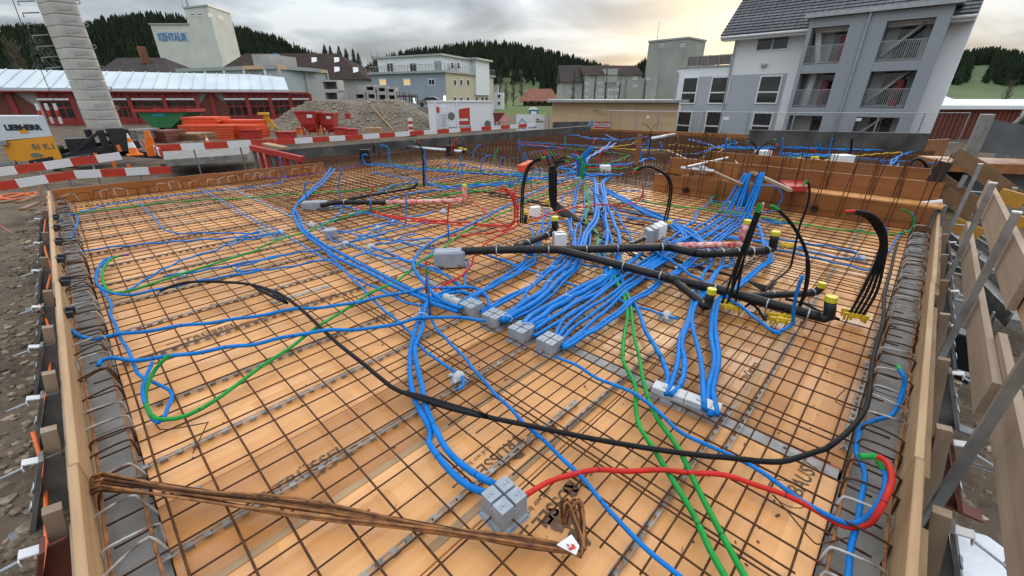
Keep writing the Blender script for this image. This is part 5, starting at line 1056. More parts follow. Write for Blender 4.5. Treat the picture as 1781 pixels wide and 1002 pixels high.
x = -.14; k = 0
while x < 7.1:
    bar(random.choice(BY), x + random.uniform(-.005, .005), 4.66 + random.uniform(-.05, .05), ZR + .0102, random.uniform(-.0012, .0012)); x += .155; k += 1
y = .06; k = 0
while y < 9.55:
    bar(random.choice(BX), 3.4 + random.uniform(-.04, .04), y + random.uniform(-.005, .005), ZR, random.uniform(-.0012, .0012)); y += .15; k += 1
y = .06 - .15
bar(BX[0], 3.45, -.085, ZR)
# overlapping sheets of mesh: extra bars close to the first ones
for yy in np.arange(4.9, 9.5, .15): bar(random.choice(BX2), 4.3 + random.uniform(-.05, .05), yy + .06, ZR + .001, random.uniform(-.002, .002))
for xx in np.arange(2.0, 4.2, .15): bar(random.choice(BYs), xx + .055, 6.6 + random.uniform(-.05, .05), ZR + .012, random.uniform(-.002, .002))
for xx in np.arange(4.2, 6.9, .15): bar(random.choice(BYs), xx + .06, 1.6 + random.uniform(-.05, .05), ZR + .012, random.uniform(-.002, .002))
for yy in np.arange(.1, 2.0, .15): bar(random.choice(BXs), 1.9 + random.uniform(-.05, .05) + .35, yy + .035, ZR + .001, random.uniform(-.003, .003))
for xx in (1.23, 1.3, 1.95, 2.12): bar(random.choice(BYs), xx, 1.5, ZR + .012, .004)
# tie wire ends
def tie_wire(m):
    for _ in range(420):
        xx = -.14 + .155*random.randint(0, 46); yy = .06 + .15*random.randint(0, 62); p = Vector((xx, yy, ZR + .016)); m.tube([p, p + Vector((random.uniform(-.015,.015), random.uniform(-.015,.015), .012)), p + Vector((random.uniform(-.03,.03), random.uniform(-.03,.03), .02))], .001, 3, False)
o = part(mesh_t, 'tie_wire', 'rebar', tie_wire); o['kind'] = 'stuff'

# ---- spacer strips that carry the bars
def spacer_mesh(n_c, pitch=.062, wd=.021, ht=.021):
    m = MB(); L_ = n_c*pitch
    for s_ in (-1, 1): m.box((0, s_*wd/2, ht - .002), (L_, .007, .004))
    for k in range(n_c):
        xx = -L_/2 + pitch*(k + .5); m.box((xx, 0, ht - .002), (.024, wd - .007, .0041)); m.box((xx + .002, (-1)**k*wd*.42, ht/2 - .002), (.03, .004, ht - .004))
    o = m.build('spacer_strip', MT['spacer']); d = o.data; bpy.data.objects.remove(o); return d
SPM = {n_: spacer_mesh(n_) for n_ in (16, 24, 32)}
SPC = 0
def spacer(x0, x1, y, lab, rz=0, z=0):
    global SPC
    lab = 'grey notched spacer strip in the %s row, %s' % (('nearest', 'second', 'third', 'fourth', 'fifth', 'sixth', 'seventh', 'eighth', 'ninth', 'tenth', 'eleventh', 'twelfth', 'thirteenth', 'fourteenth', 'fifteenth', 'sixteenth', 'farthest')[max(0, min(16, round((y + .15)/.57)))], 'left length' if x0 < 1 else 'second length' if x0 < 2.6 else 'third length' if x0 < 4.7 else 'right length')
    n_ = min((16, 24, 32), key=lambda q: abs(q*.062 - (x1-x0))); o = bpy.data.objects.new('spacer_strip', SPM[n_]); C.objects.link(o); o.location = ((x0+x1)/2, y, z + .0005); o.rotation_euler.z = rz
    tag(o, lab, 'spacer strip', 'grey spacer strips under the bar mesh'); SPC += 1
spl = 'grey notched spacer strip lying on the deck under the bars'
for y in (3.2, 3.75, 4.35, 4.95, 5.55, 6.15, 6.75, 7.35, 7.95, 8.55, 9.1):
    xx = -.15
    while xx < 6.4: spacer(xx, xx + 1.95, y + random.uniform(-.03, .03), spl, random.uniform(-.02, .02)); xx += 2.15 + random.uniform(0, .4)
for a in [(-.19, 1.5, 2.61), (-.18, 1.75, 2.135), (-.17, 1.72, 1.55), (.15, 1.45, .98), (1.36, 2.3, .9), (.62, 2.1, .355), (1.78, 3.2, .28), (1.65, 3.6, 2.6), (1.9, 3.3, 1.5), (3.4, 4.9, .3), (3.4, 5.3, .95), (3.4, 5.3, 2.1), (3.6, 5.5, 1.5), (3.7, 5.6, 2.65), (5.4, 6.9, .3), (5.4, 6.9, 1.2), (2.1, 3.15, -.128), (3.2, 4.7, -.125)]:
    spacer(*a, spl, random.uniform(-.012, .012))

# ---- far left board and the part of the slab behind it
def board(name, a, b, wd, ht, mt, label, cat='board', group=None): m = MB(); m.beam(a, b, wd, ht); return one(name, m, MT[mt], label, cat, group)
board('edge_board', (-.32, 9.66, .09), (1.9, 9.66, .09), .032, .27, 'board_orange_x', 'left brown shuttering board at the far left edge'); board('edge_board', (1.91, 9.664, .085), (3.95, 9.664, .085), .03, .26, 'board_orange_x', 'right brown shuttering board at the far left edge')
# far deck (wet, rust brown) with dense two layer reinforcement
far = thing('far_deck', 'far part of the slab, rust brown under dense reinforcement', 'deck', (9, 8, 0))
for i in range(13):
    x0 = 3.97 + 1.08*i
    if x0 < 7.2: part(far, 'panel', 'deck_far', lambda m: m.box((x0 + .53, 10.53, -.012), (1.072, 1.72, .02)))
    else: part(far, 'panel', 'deck_far', lambda m: m.box((x0 + .53, 7.3, -.012), (1.072, 8.2, .02)))
for i in range(8): part(far, 'panel', 'deck_far', lambda m: m.box((9.9 + 1.08*i + .1, 1.4, -.014), (1.072, 3.5, .02)))
def densemesh(m):
    for xx in np.arange(7.3, 17.8, .15):
        for z in (.04, .13): m.tube([(xx, 3.3 if xx < 9.4 else -.2, z), (xx, 11.35, z)], .0055, 4, False)
    for yy in np.arange(-.2, 11.3, .15):
        for z in (.03, .14): m.tube([(7.3 if yy > 3.2 else 9.6, yy, z), (17.8, yy, z)], .0055, 4, False)
    for xx in np.arange(4.0, 7.3, .15): m.tube([(xx, 9.6, .04), (xx, 11.35, .04)], .0055, 4, False); m.tube([(xx, 9.6, .13), (xx, 11.35, .13)], .0055, 4, False)
    for yy in np.arange(9.7, 11.3, .15): m.tube([(4, yy, .03), (7.3, yy, .03)], .0055, 4, False); m.tube([(4, yy, .14), (7.3, yy, .14)], .0055, 4, False)
o = part(far, 'bar_mesh', 'rebar', densemesh); o['kind'] = 'stuff'
def loops(m):                                        # upright stirrup loops between the two layers and along the step
    def lp(x, y, h_, w_, r0): 
        c_, s_ = math.cos(r0)*w_, math.sin(r0)*w_; m.tube(cr([(x-c_, y-s_, 0), (x-c_, y-s_, h_*.8), (x-c_*.6, y-s_*.6, h_), (x+c_*.6, y+s_*.6, h_), (x+c_, y+s_, h_*.8), (x+c_, y+s_, 0)], .2), .005, 4, False)
    for xx in np.arange(4.0, 17, .17): lp(xx, 9.75 + random.uniform(-.03, .03), .16 + .05*random.random(), .05, random.uniform(-.3, .3))
    for yy in np.arange(3.2, 9.7, .2): lp(7.35, yy, .18 + .04*random.random(), .06, random.uniform(.2, .8))
    for yy in np.arange(.1, 11.2, .22): lp(17.5, yy, .2, .06, 1.5)
    for _ in range(500): lp(random.uniform(7.5, 17.5), random.uniform(3.4, 11.2), .17, .05, random.uniform(0, 3))
o = part(far, 'stirrup_loops', 'rebar', loops); o['kind'] = 'stuff'
# far concrete upstands
def upstand(a, b, z1, label, th=.2): 
    a, b = Vector((*a, 0)), Vector((*b, 0)); n_ = max(2, int((b-a).length/2.4)); t = thing('concrete_upstand', label, 'concrete wall', tuple(a)); 
    for k in range(n_): p, q = a.lerp(b, k/n_ + .002), a.lerp(b, (k+1)/n_ - .002); part(t, 'wall_bay', 'concrete_dark', lambda m: m.beam(p + Vector((0,0,z1/2 - .3)), q + Vector((0,0,z1/2 - .3)), th, z1 + .6))
    part(t, 'kicker', 'deck_far', lambda m: m.beam(a + Vector((.1, -th*.5 - .04, .03)), b + Vector((-.1, -th*.5 - .04, .03)), .06, .08))
upstand((3.45, 11.55), (17.2, 11.55), .36, 'dark stained concrete upstand along the far left side'); 
a_, b_ = gz(1296, 262, 0), gz(1600, 272, 0); upstand((a_.x, a_.y), (b_.x, b_.y), .62, 'dark concrete upstand in front of the balcony tower', .22)
a_, b_ = gz(962, 232, .0), gz(1021, 230, .0); upstand((a_.x, a_.y), (b_.x, b_.y), .5, 'short stained upstand at the far corner before the wooden hall')
a_, b_ = gz(1025, 232, 0), gz(1294, 245, 0); board('edge_board', (a_.x, a_.y, .1), (b_.x, b_.y, .1), .05, .26, 'board_orange_x', 'long brown edge board at the far end before the hall')
board('edge_board', (16.9, .1, .2), (17.9, -.4, .2), .05, .5, 'board_orange_x', 'stub of brown board beside the concrete upstand')
# red stiffener frames at the left end of the upstand
rs = thing('red_prop_frame', 'row of red steel shutter props left of the far upstand', 'formwork prop', (3.2, 11.2, GZ))
pa_, pb_ = gplane(437, 257, Vector((0, 11.9, 0)), ny), gplane(527, 277, Vector((0, 10.4, 0)), ny)
part(rs, 'top_rail', 'skip_red', lambda m: m.beam(pa_, pb_, .1, .12)); part(rs, 'bottom_rail', 'skip_red', lambda m: m.beam(pa_ - Vector((0,0,.55)), pb_ - Vector((0,0,.45)), .1, .1))
for k in range(8): q = pa_.lerp(pb_, (k+.3)/8); part(rs, 'upright', 'skip_red' if k % 3 else 'steelgrey', lambda m: m.beam(q, q - Vector((0,0,.55)), .08, .07))
part(rs, 'foot_board', 'plank', lambda m: m.beam(pa_ + Vector((.3,-.1,.08)), pa_.lerp(pb_, .4) + Vector((.3,-.1,.08)), .2, .04))

# ---- stair opening: upstand formwork in front of it
st_ = thing('opening_formwork', 'orange brown box formwork round the stair opening', 'formwork', (7.2, 1.5, 0))
XB = 7.2
def bd(name, c, d, mt='board_orange', rot=None): return part(st_, name, mt, lambda m: m.box(c, d, rot))
for k in range(3): bd('front_board', (XB, .62 + 1.22*k - .35 + .05, .15), (.028, 1.21, .3))
for k in range(4): bd('cap_board', (XB + .165, .05 + .82*k, .302), (.3, .812, .024), 'panel' if k < 2 else 'board_orange')
for k in range(3): bd('rear_board', (XB + .34, .3 + 1.2*k, .42 + .0), (.028, 1.19, .28))
bd('end_board', (XB + .17, 3.32, .15), (.36, .028, .3)); bd('side_board', (XB + 1.3, 3.32, .2), (1.9, .028, .4), 'board_orange_x'); bd('far_board', (XB + 2.3, 1.6, .25), (.028, 3.5, .5)); bd('inner_board', (XB + 1.1, 2.3, .22), (1.5, .03, .4), 'board_orange_x', R(25)); bd('inner_board', (XB + 1.0, 1.6, .12), (1.1, .03, .4), 'board_orange_x', R(-20))
bd('cover_sheet', (XB + 1.4, .6, .18), (1.6, 1.2, .024), 'board_orange_x'); bd('cover_sheet', (XB + 1.25, 1.9, .1), (1.5, .9, .024), 'board_orange_x', R(12))
part(st_, 'red_tray', 'skip_red', lambda m: m.hexa([gz(1368,333,.33), gz(1404,333,.33), gz(1402,322,.33), gz(1352,321,.33)] + [q + Vector((0,0,.07)) for q in (gz(1368,333,.33), gz(1404,333,.33), gz(1402,322,.33), gz(1352,321,.33))]))
for a, b, w_ in (((1305, 298, .45), (1375, 331, .4), .05), ((1160, 262, .5), (1290, 322, .4), .04)):
    p, q = gz(*a), gz(*b); m = MB(); m.beam(p, q, w_, .04); one('loose_lath', m, MT['plank_grey' if a[0] == 1305 else 'board_brown'], {1305: 'grey lath leaning over the red tray', 1160: 'long brown lath across the stair opening'}[a[0]], 'lath')
p0_, p1_ = gz(1105, 295, .02), gplane(1113, 234, gz(1105, 295, .02), Vector((FWD.x, FWD.y, 0))); m = MB(); m.beam(p0_, p1_, .09, .09); one('timber_post', m, MT['board_orange'], 'upright squared timber at the corner of the stair opening', 'post')
part(st_, 'prop_tube', 'galv', lambda m: m.cyl(gz(1185, 292, .45), gz(1242, 298, .45), .03, .03, 8)); part(st_, 'prop_nut', 'white', lambda m: m.cyl(gz(1220, 294, .45), gz(1226, 296, .45), .06, .06, 8)); part(st_, 'prop_tube', 'galv', lambda m: m.cyl(gz(1204, 292, .45), gz(1203, 310, .25), .03, .03, 8))
m = MB(); m.cyl(gz(1195, 291, .55), gz(1265, 275, .5), .026, .026, 8); one('grey_pipe', m, MT['galv'], 'grey metal pipe lying over the stair opening rim', 'pipe')
# vertical starter bars along the opening
vb = thing('starter_bars', 'row of upright starter bars along the stair opening', 'reinforcement', (XB - .05, 1.5, 0))
VB = []
for k in range(4):
    mm = MB(); mm.tube([(0,0,0), (.004*k, .01, .4), (-.01, .02*(k-1.5)*.5, .82 + .03*k)], .0055, 6); o = mm.build('starter_bar', MT['rebar']); VB.append(o.data); bpy.data.objects.remove(o)
for yy in np.arange(-.2, 3.3, .27):
    for xo in (-.06, .36):
        for dd in (0, .045):
            if random.random() < .92: o = bpy.data.objects.new('starter_bar', random.choice(VB)); C.objects.link(o); o.parent = vb; o.location = (xo + .02 + random.uniform(-.02,.02) + dd*.3, yy - 1.5 + dd + random.uniform(-.02,.02), 0); o.rotation_euler = (random.uniform(-.05,.05), random.uniform(-.04,.04), random.uniform(0,6))
for _ in range(46):
    xx = random.uniform(7.6, 9.6); yy = random.choice((3.25, 3.4, 3.1)) + random.uniform(-.05, .05)
    o = bpy.data.objects.new('starter_bar', random.choice(VB)); C.objects.link(o); o.parent = vb; o.location = (xx - XB + .05, yy - 1.5, 0); o.rotation_euler = (random.uniform(-.05,.05), random.uniform(-.04,.04), random.uniform(0,6))
for z in (.1,): part(vb, 'cross_bar', 'rebar', lambda m: m.tube([(XB - .05, -.2, z), (XB - .06, 3.3, z + .01)], .005, 6))
for i, y_ in enumerate((2.75, .9)):
    mm = MB(); c_ = Vector((XB - .03, y_, .1)); mm.cyl(c_, c_ - Vector((.05, 0, 0)), .045, .045, 14); one('shutter_cone', mm, MT['pipe'], ['black plastic sleeve on the opening board, left one', 'black plastic sleeve on the opening board, right one'][i], 'sleeve')
# ================================================================ conduits, pipes and boxes
ZC = .062
def trace(s, z=ZC):
    """'reg x,y x,y^ @z ...' : points seen in the photograph, put on their plane (or straight above the last one: ^)"""
    o = []; reg = 'px'; zz = z; last = None; sw = 0
    for k in s.split():
        if k in RG: reg = k; sw = 2; continue
        if k[0] == '@': zz = float(k[1:]); continue
        up = k.endswith('^'); x_, y_ = k.rstrip('^').split(','); p = px(reg, float(x_), float(y_))
        if up and last is not None: w_ = gdepth(*p, last.x*FWD.x + last.y*FWD.y)
        else:
            w_ = gz(*p, zz)
            if sw and len(o) > 1 and (w_ - o[-1]).dot(o[-1] - o[-2]) < 0 and (w_ - o[-1]).length < .5: sw -= 1; continue      # pieces traced from two views overlap: do not double back
            last = w_
        sw = 0
        o.append(w_)
    return o
def conduit(s, r, col, label, group='electrical conduits on the deck', z=ZC, caps=None, name='conduit', cat='conduit', jit=.005):
    if 'far deck' not in group: r *= .93 if 'box row' in group else .77
    P = trace(s, z); ln = sum((b-a).length for a, b in zip(P, P[1:])); st = max(.03, min(.2, ln/70))
    Q = cr(P, st)
    ph = random.uniform(0, 6)
    Q = [q + Vector((jit*math.sin(i*.37 + ph*2), jit*math.sin(i*.31 + ph), jit*math.sin(i*.8 + ph))) for i, q in enumerate(Q)]
    m = MB(); m.tube(Q, r, 10 if ln < 9 else 8); o = one(name, m, MT[col], label, cat, group, True)
    for e_, mt in (caps or {}).items():
        a, b = (Q[0], Q[1]) if e_ == 0 else (Q[-1], Q[-2]); d = (a - b).normalized(); k = MB(); k.cyl(a - d*.05, a + d*.012, r*1.12, r*1.05, 10); c_ = k.build('end_cap', MT[mt], o)
    return o
def offs(s, dx, dy):
    o = []
    for k in s.split():
        if k in RG or k[0] == '@': o.append(k); continue
        up = '^' if k.endswith('^') else ''; x_, y_ = k.rstrip('^').split(','); o.append('%g,%g%s' % (float(x_) + dx, float(y_) + dy, up))
    return ' '.join(o)
B = 'blue'
# near field, one by one
conduit('q7 950,590 962,545 890,460 760,425 620,440 500,480 400,540 340,620 305,720 280,830 235,950 y6 975,440 985,560 1030,720 1085,850 y7 85,290 120,350 170,425 250,505 330,570 400,607', .0195, B, 'left of two thick blue conduits entering the foreground box')
conduit('q7 1050,590 1070,540 1020,450 920,390 780,380 640,400 520,440 430,500 370,600 345,720 345,830 290,950 y6 1010,400 1025,530 1060,680 1110,800 y7 130,250 210,380 290,470 360,525 440,562', .0195, B, 'right of two thick blue conduits entering the foreground box', z=.07)
conduit('z5 352,790^ 365,800 395,815 490,828 600,805 900,765 y6 0,242 180,210 380,178 570,165 800,120 1060,65 q7 450,375 600,375 740,375 900,385', .016, B, 'upper of two long blue conduits from the left edge', z=.09)
conduit('z5 488,960 490,940 540,925 680,932 900,910 y6 0,388 180,360 400,315 600,295 800,280 1000,238 1150,225 1280,230 1390,240', .016, B, 'lower of two long blue conduits from the left edge to the second box', z=.1)
conduit('q7 425,690 388,180^', .011, B, 'blue riser stub beside the red one left of the box row', caps={-1: 'green'}); conduit('q7 380,440 372,110^', .011, 'red', 'red riser stub left of the box row', caps={-1: 'red'})
conduit('q7 400,640 425,690 480,790 600,930 y6 1180,350 1300,470 1440,640 1566,760 y7 500,180 700,370 850,520 1000,680 1150,850 1330,1000 1480,1150', .0125, B, 'thin blue conduit running diagonally to the bottom edge')
conduit('q3 430,60 500,180 560,290 630,390 665,470 690,560 700,640 680,740 650,880 640,1000 y8 1235,720 y7 1075,0 1125,90 1130,200 1145,290 1200,380 1290,530 1400,720 1470,860 1560,1000 1680,1200', .0155, 'green', 'left green conduit running to the bottom edge')
conduit('q3 450,60 520,180 600,320 650,390 700,460 725,540 740,700 765,860 800,1000 y7 1170,120 1225,240 1330,390 1430,580 1530,800 1640,1000 1740,1180', .0155, 'green', 'right green conduit running to the bottom edge', z=.066)
conduit('y7 560,628 640,585 750,535 880,505 1050,490 1250,490 1450,510 w4 0,215 160,245 440,325 700,450 900,560 1020,600 @.1 1150,590 @.16 1230,510 @.21 1310,370 @.23 1355,250 @.24 1330,140 1250,70 1120,52', .0145, 'red', 'red conduit from the foreground box curling up at the right edge', z=.075, caps={-1: 'green'})
conduit('y8 860,712 950,750 1100,830 1250,900 y7 1000,60 1130,130 1230,215 1350,310 1460,370 1570,415 w4 0,10 200,110 450,270 720,440 870,530 980,572 @.1 1100,560 @.16 1210,480 @.2 1290,340 @.22 1300,200 1255,112', .0125, B, 'thin blue conduit following the red one to the right edge', z=.085, caps={-1: 'green'})
conduit('w4 960,1200 1000,988 1030,800 1080,600 1100,400 1120,200 1080,60 w3 1000,940 1020,830 1050,750 1150,710 1250,670 @.12 1310,560 @.2 1345,440 @.24 1330,380 1313,325', .014, B, 'blue conduit along the right wall head, end turned up', z=.06, caps={-1: 'green'})
conduit('w2 740,780 870,735 1000,710 1200,710 1400,730 1550,780 1670,860 y6 120,50 260,95 380,180 480,270 600,380 740,490 880,600 980,640 1200,720 1400,770 y7 0,110 280,205 600,280 900,340 1200,385 1500,425 w4 0,70 200,90 400,100 530,90 680,50 830,0 w3 560,985 780,915 930,810 1050,680 1100,540 1120,300 1165,100 1190,0 y3 1250,760 1280,650 1320,500', .016, 'black', 'long black cable duct sweeping round the near deck', z=.095)
# loops on the left
conduit('z5 640,412 560,425 515,480 508,540 540,590 620,598 750,560 900,505 1100,445 1288,385 y1 150,600 300,545 420,510 560,455 700,405 860,375 1000,345 1180,310 1320,280', .0135, 'green', 'green conduit with hook end at the upper left loop', z=.075, caps={0: 'violet'})
conduit('z5 550,418 495,465 483,530 500,575 560,603 640,607 830,575 1000,540 1288,490', .0135, B, 'blue conduit hugging the upper left green hook', z=.07)
conduit('z5 545,425 488,480 478,530 500,580 550,655 550,700 580,760 600,830 640,900 690,1000 z6 640,65 690,110 775,150 782,190 762,240 738,300 700,295 672,240 @.1 655,170 @.14 668,100 @.18 697,20', .0125, B, 'blue conduit joining both hook shaped loops at the left', z=.065)
conduit('z6 772,0 @.12 710,60 @.09 665,160 @.07 690,262 760,288 860,265 1000,180 1180,50 y6 0,610 160,500 320,400 420,320 500,260 640,180 760,100 900,35 q7 110,260 200,200 290,110 430,30 y1 1150,605 1300,500 1440,430 1566,370 y2 150,540 250,500 450,430 600,372', .014, 'green', 'long green conduit from the lower left hook to the cable hub', z=.18)
# doubled thick blue ones
conduit('y1 @.16 570,172 @.1 520,230 @.07 440,300 370,360 352,392 375,430 400,490 470,550 560,610 680,670 800,730 900,785 1050,850 1130,890 1250,935', .0215, B, 'right strand of the doubled thick blue conduit from the far left', z=.07, caps={0: 'blue'})
conduit('y1 @.16 550,166 @.1 500,230 @.07 420,305 358,367 345,402 358,442 385,500 450,560 540,622 660,687 780,747 880,802 1030,868 1110,908 1240,947', .0215, B, 'left strand of the doubled thick blue conduit from the far left', z=.07)
conduit('y2 640,310 560,340 450,380 330,430 150,520 0,590 y1 1400,430 1250,500 1130,550 1050,600 1005,660 1000,700 1030,750 1070,800 q7 430,415 500,485 600,545 770,600', .02, B, 'thick blue conduit bending round the grey box to the box row', z=.09)
# thin lines left and middle
T = 'thin blue conduit '
for s, lb in [('z5 400,398 520,375 800,350 1000,335 1288,315 y1 270,512', 'running level from the left edge to the small outlet'), ('z5 695,150 760,220 850,298 1050,300 1288,305', 'with a right angle bend near the far left board'), ('z5 990,75 1100,140 1200,200 1288,250 y1 120,440 270,510 400,590 520,660 650,740 820,830 960,895 1060,912 1130,905', 'crossing diagonally from the far left board to the box row'),
              ('z5 630,590 800,490 950,420 1080,385 1200,320 1288,295', 'rising from the upper left hook to the outlets'), ('z5 815,515 1000,490 1288,435 y1 400,620 540,600 620,580', 'passing the small outlet left of the middle'), ('y1 300,635 70,695 40,708 70,725 300,705 480,670 640,655 800,610', 'bent back on itself like a hairpin'),
              ('q8 370,480 560,510 700,540 860,570 1100,610 1300,640 1450,690 1628,720 q7 300,115 460,190 600,250 730,320 760,370', 'from the outlet under the green one to the grey box'), ('q8 650,650 800,710 950,770 1100,805 1300,840 1500,890 q7 460,160 620,250 740,350', 'from the middle outlet to the grey box'), ('q8 930,690 1100,750 1300,830 1420,870', 'leaving the third outlet downwards'), ('q8 950,660 1150,640 1300,610 1500,595 1628,600', 'leaving the third outlet to the right'),
              ('q8 340,440 500,410 700,340 900,300', 'beside the green one behind the outlets'), ('q8 560,540 800,490 1000,440 1200,400', 'upper of the lines behind the cup shaped outlet'), ('q8 680,640 800,580 950,500 1140,440', 'from the middle outlet to the far small outlet'), ('q8 720,630 1000,550 1250,480 1600,400', 'long line from the middle outlet to the red bundle'), ('q8 500,240 620,245 780,290 900,330', 'leaving the upper grey box to the right'),
              ('q8 440,720 428,742 480,790 540,870 640,960 y6 760,110 880,220 980,310 1060,400 1130,460 1230,525', 'down to the small outlet near the centre'), ('y6 660,0 800,65 900,112 980,150 1050,160 1140,150', 'bowed line left of the box row'), ('q8 600,260 560,330 480,390 400,435', 'short link beside the upper grey box'), ('q8 0,330 100,318', 'short end left of the upper grey box'), ('y1 0,590 60,560 150,545 270,515', 'short line to the left outlet'),
              ('q8 1590,290 1540,320 1400,355 1300,365', 'short line right of the thin riser'), ('q8 1100,180 1180,140 1210,150', 'tiny loop under the tape wrapped pipe'), ('q8 1190,600 1260,575 1380,545 1400,530', 'short end above the third outlet'), ('q7 790,65 830,85 825,180 800,390', 'dropping from the grey box end to the hub'), ('q7 1050,30 1160,60 1250,100 1378,130', 'short line behind the left bundle'),
              ('q2 680,20 800,50 860,60', 'short line under the main pipe'), ('q2 1030,100 1150,125 1280,150 1380,170', 'short line between the two big bundles'), ('q2 150,20 300,75 440,130 600,180 680,200', 'line crossing under the left bundle'), ('q2 900,285 1040,325', 'short line between bundles two and three'), ('q3 620,480 700,520 860,570 1010,620', 'leading to the small outlet right of the green pair'), ('q3 1075,645 1165,668', 'end piece right of the small outlet'),
              ('y6 1268,548 1270,575 1262,600 1230,626', 'end piece hooked to the small outlet near the centre'), ('y2 0,865 100,895 200,940', 'short line behind the grey box'), ('q1 350,290 450,250 530,230', 'short upper line right of the cable riser'), ('q1 350,370 400,310 360,300', 'small bend right of the cable riser'), ('q1 0,600 150,590 300,585 460,560', 'line crossing behind the upright black pipe')]:
    conduit(s, .0115 if s[0] != 'q' else .0125, B, T + lb)
for s, lb in [('z5 288,105 @.12 262,118 @.06 258,150 280,190', 'short blue conduit hook at the far left corner'), ('z5 @.15 312,240 @.1 282,250 @.06 278,285 305,325', 'short blue conduit hook on the left wall head'), ('z5 330,208 382,215 385,250 365,300 350,330', 'blue conduit bend just inside the left edge')]: conduit(s, .013, B, lb, jit=0)
conduit('z5 330,208 500,190 750,160 1000,138 1288,125 y1 200,318 420,300 650,290 900,270 1100,250 k4 600,610', .0125, 'green', 'green conduit parallel to the far left board'); conduit('z5 400,200 540,160 760,130 1000,100 1288,70 y1 150,260 270,245 300,215 290,180^ 270,100^', .0125, B, 'blue conduit parallel to the far left board turning up')
conduit('y1 100,213 300,215 480,190 560,175 k4 0,415 150,400', .011, 'violet', 'violet conduit behind the far left loop'); conduit('y1 600,330 592,250^ 612,168^', .013, B, 'blue riser right of the thick blue bend', caps={-1: 'blue'}); conduit('y1 420,348 410,280^ 412,248^ 435,243^', .014, B, 'blue riser on the upper grey box'); conduit('y1 770,400 772,300^ 782,265^', .012, 'red', 'red riser beside the tape wrapped pipe'); conduit('y1 764,405 768,320^', .012, B, 'short blue riser beside the red riser'); conduit('q8 900,330 1050,365 1200,410 1285,445 1290,300^ 1285,85^', .012, B, 'thin blue conduit turning up right of the red riser')
conduit('y1 1190,540 1188,450^ 1192,352^', .011, 'red', 'thin red riser before the red bundle'); conduit('y1 1190,555 1190,470^', .011, B, 'thin blue stub below the red riser')
# red bundle
for i, s in enumerate(['q8 760,250 850,280 930,290 1100,350 1400,385 1628,410 y1 1350,465 1500,495 y2 120,690 190,600^ 185,520^ 150,440^ 80,415^', 'q8 930,290 1000,330 1150,350 1628,400 y1 1400,470 1530,480 y2 140,670 180,600^ 175,520^ 140,445^ 60,415^', 'y1 1190,535 1300,530 1450,510 1560,485 y2 160,680 195,590^ 192,510^ 165,450^ 100,420^', 'q8 1060,350 1250,390 1628,430 y1 1420,480 1540,470 y2 130,655 170,600^ 165,520^ 130,450^ 40,420^', 'y1 1270,285 1330,350 1420,430 1500,475 y2 60,660 130,670 185,640 210,660']):
    conduit(s, .0115, 'red', 'red conduit of the upturned bundle, %s' % ('longest', 'second long one', 'lowest one', 'inner one', 'one from the tape wrapped pipe')[i], 'red conduit bundle', z=.075, jit=.006)
conduit('q1 0,562 150,510 350,450 500,412 650,400 800,375 900,370 1000,395 1150,370 1270,330 1310,260^ 1325,200^ 1315,120^', .0125, 'red', 'long red conduit lying across the blue strands', z=.14); conduit('q1 1290,345 1330,330 1330,260^ 1336,130^', .0115, B, 'blue riser at the end of the long red conduit', caps={-1: 'green'})
conduit('y1 1566,480 1500,512 1420,560 1370,590 q7 910,40 880,120 810,200 710,290 600,330 520,380 450,455', .0125, 'red', 'red conduit passing under the main pipe to the box row', z=.085); conduit('q7 450,455 430,520 428,580', .0125, 'red', 'short red conduit end among the blue strands')
# strands through the hub to the box row
hub = {'a': 'q1 690,60 620,90 560,150 530,260 520,350 510,440 470,530 470,640 500,730 515,850', 'b': 'q1 720,60 640,100 585,160 560,260 540,360 525,450 495,530 490,640 520,740 535,850', 'c': 'q1 690,460 640,480 600,570 550,650 530,720 505,850', 'd': 'q1 740,80 770,170 775,300 780,430 760,540 700,630 640,720 600,850', 'e': 'q1 770,80 790,200 800,330 805,450 790,560 740,640 680,740 640,850', 'f': 'q1 700,180 700,280 735,330 720,400 750,450 760,560 720,700 700,850'}
hb = 'blue conduits from the hub to the box row'; sd = {'a': ' of the pair at the left of the hub strands, outer', 'b': ' of the pair at the left of the hub strands, inner'}
conduit(hub['a'] + ' q2 870,20 780,120 680,210 650,260 560,330 420,390 300,450 180,520 90,555', .0155, B, 'outermost blue strand from the hub to the first box', hb); conduit(hub['b'] + ' q2 900,30 790,140 690,240 570,330 440,410 290,490 170,550 100,580', .0155, B, 'second blue strand from the hub to the first box', hb, z=.075)
conduit(hub['c'] + ' q2 940,40 850,130 770,170 660,260 570,335 530,390 490,470 420,530 330,590 270,622', .0155, B, 'blue strand splitting off to the second box', hb, z=.08); conduit(hub['d'] + ' q2 980,40 920,140 830,200 740,290 690,370 560,450 430,540 330,620 290,652', .024, B, 'left thick blue strand from the hub to the second box', hb, z=.085)
conduit(hub['e'] + ' q2 1030,50 975,150 860,250 760,360 640,460 520,540 400,610 320,655', .024, B, 'right thick blue strand from the hub to the second box', hb, z=.08); conduit(hub['f'] + ' q2 1085,60 1040,130 960,210 870,310 800,390 680,480 560,570 440,620 340,665', .0135, B, 'thin blue strand along the right of the second bundle', hb)
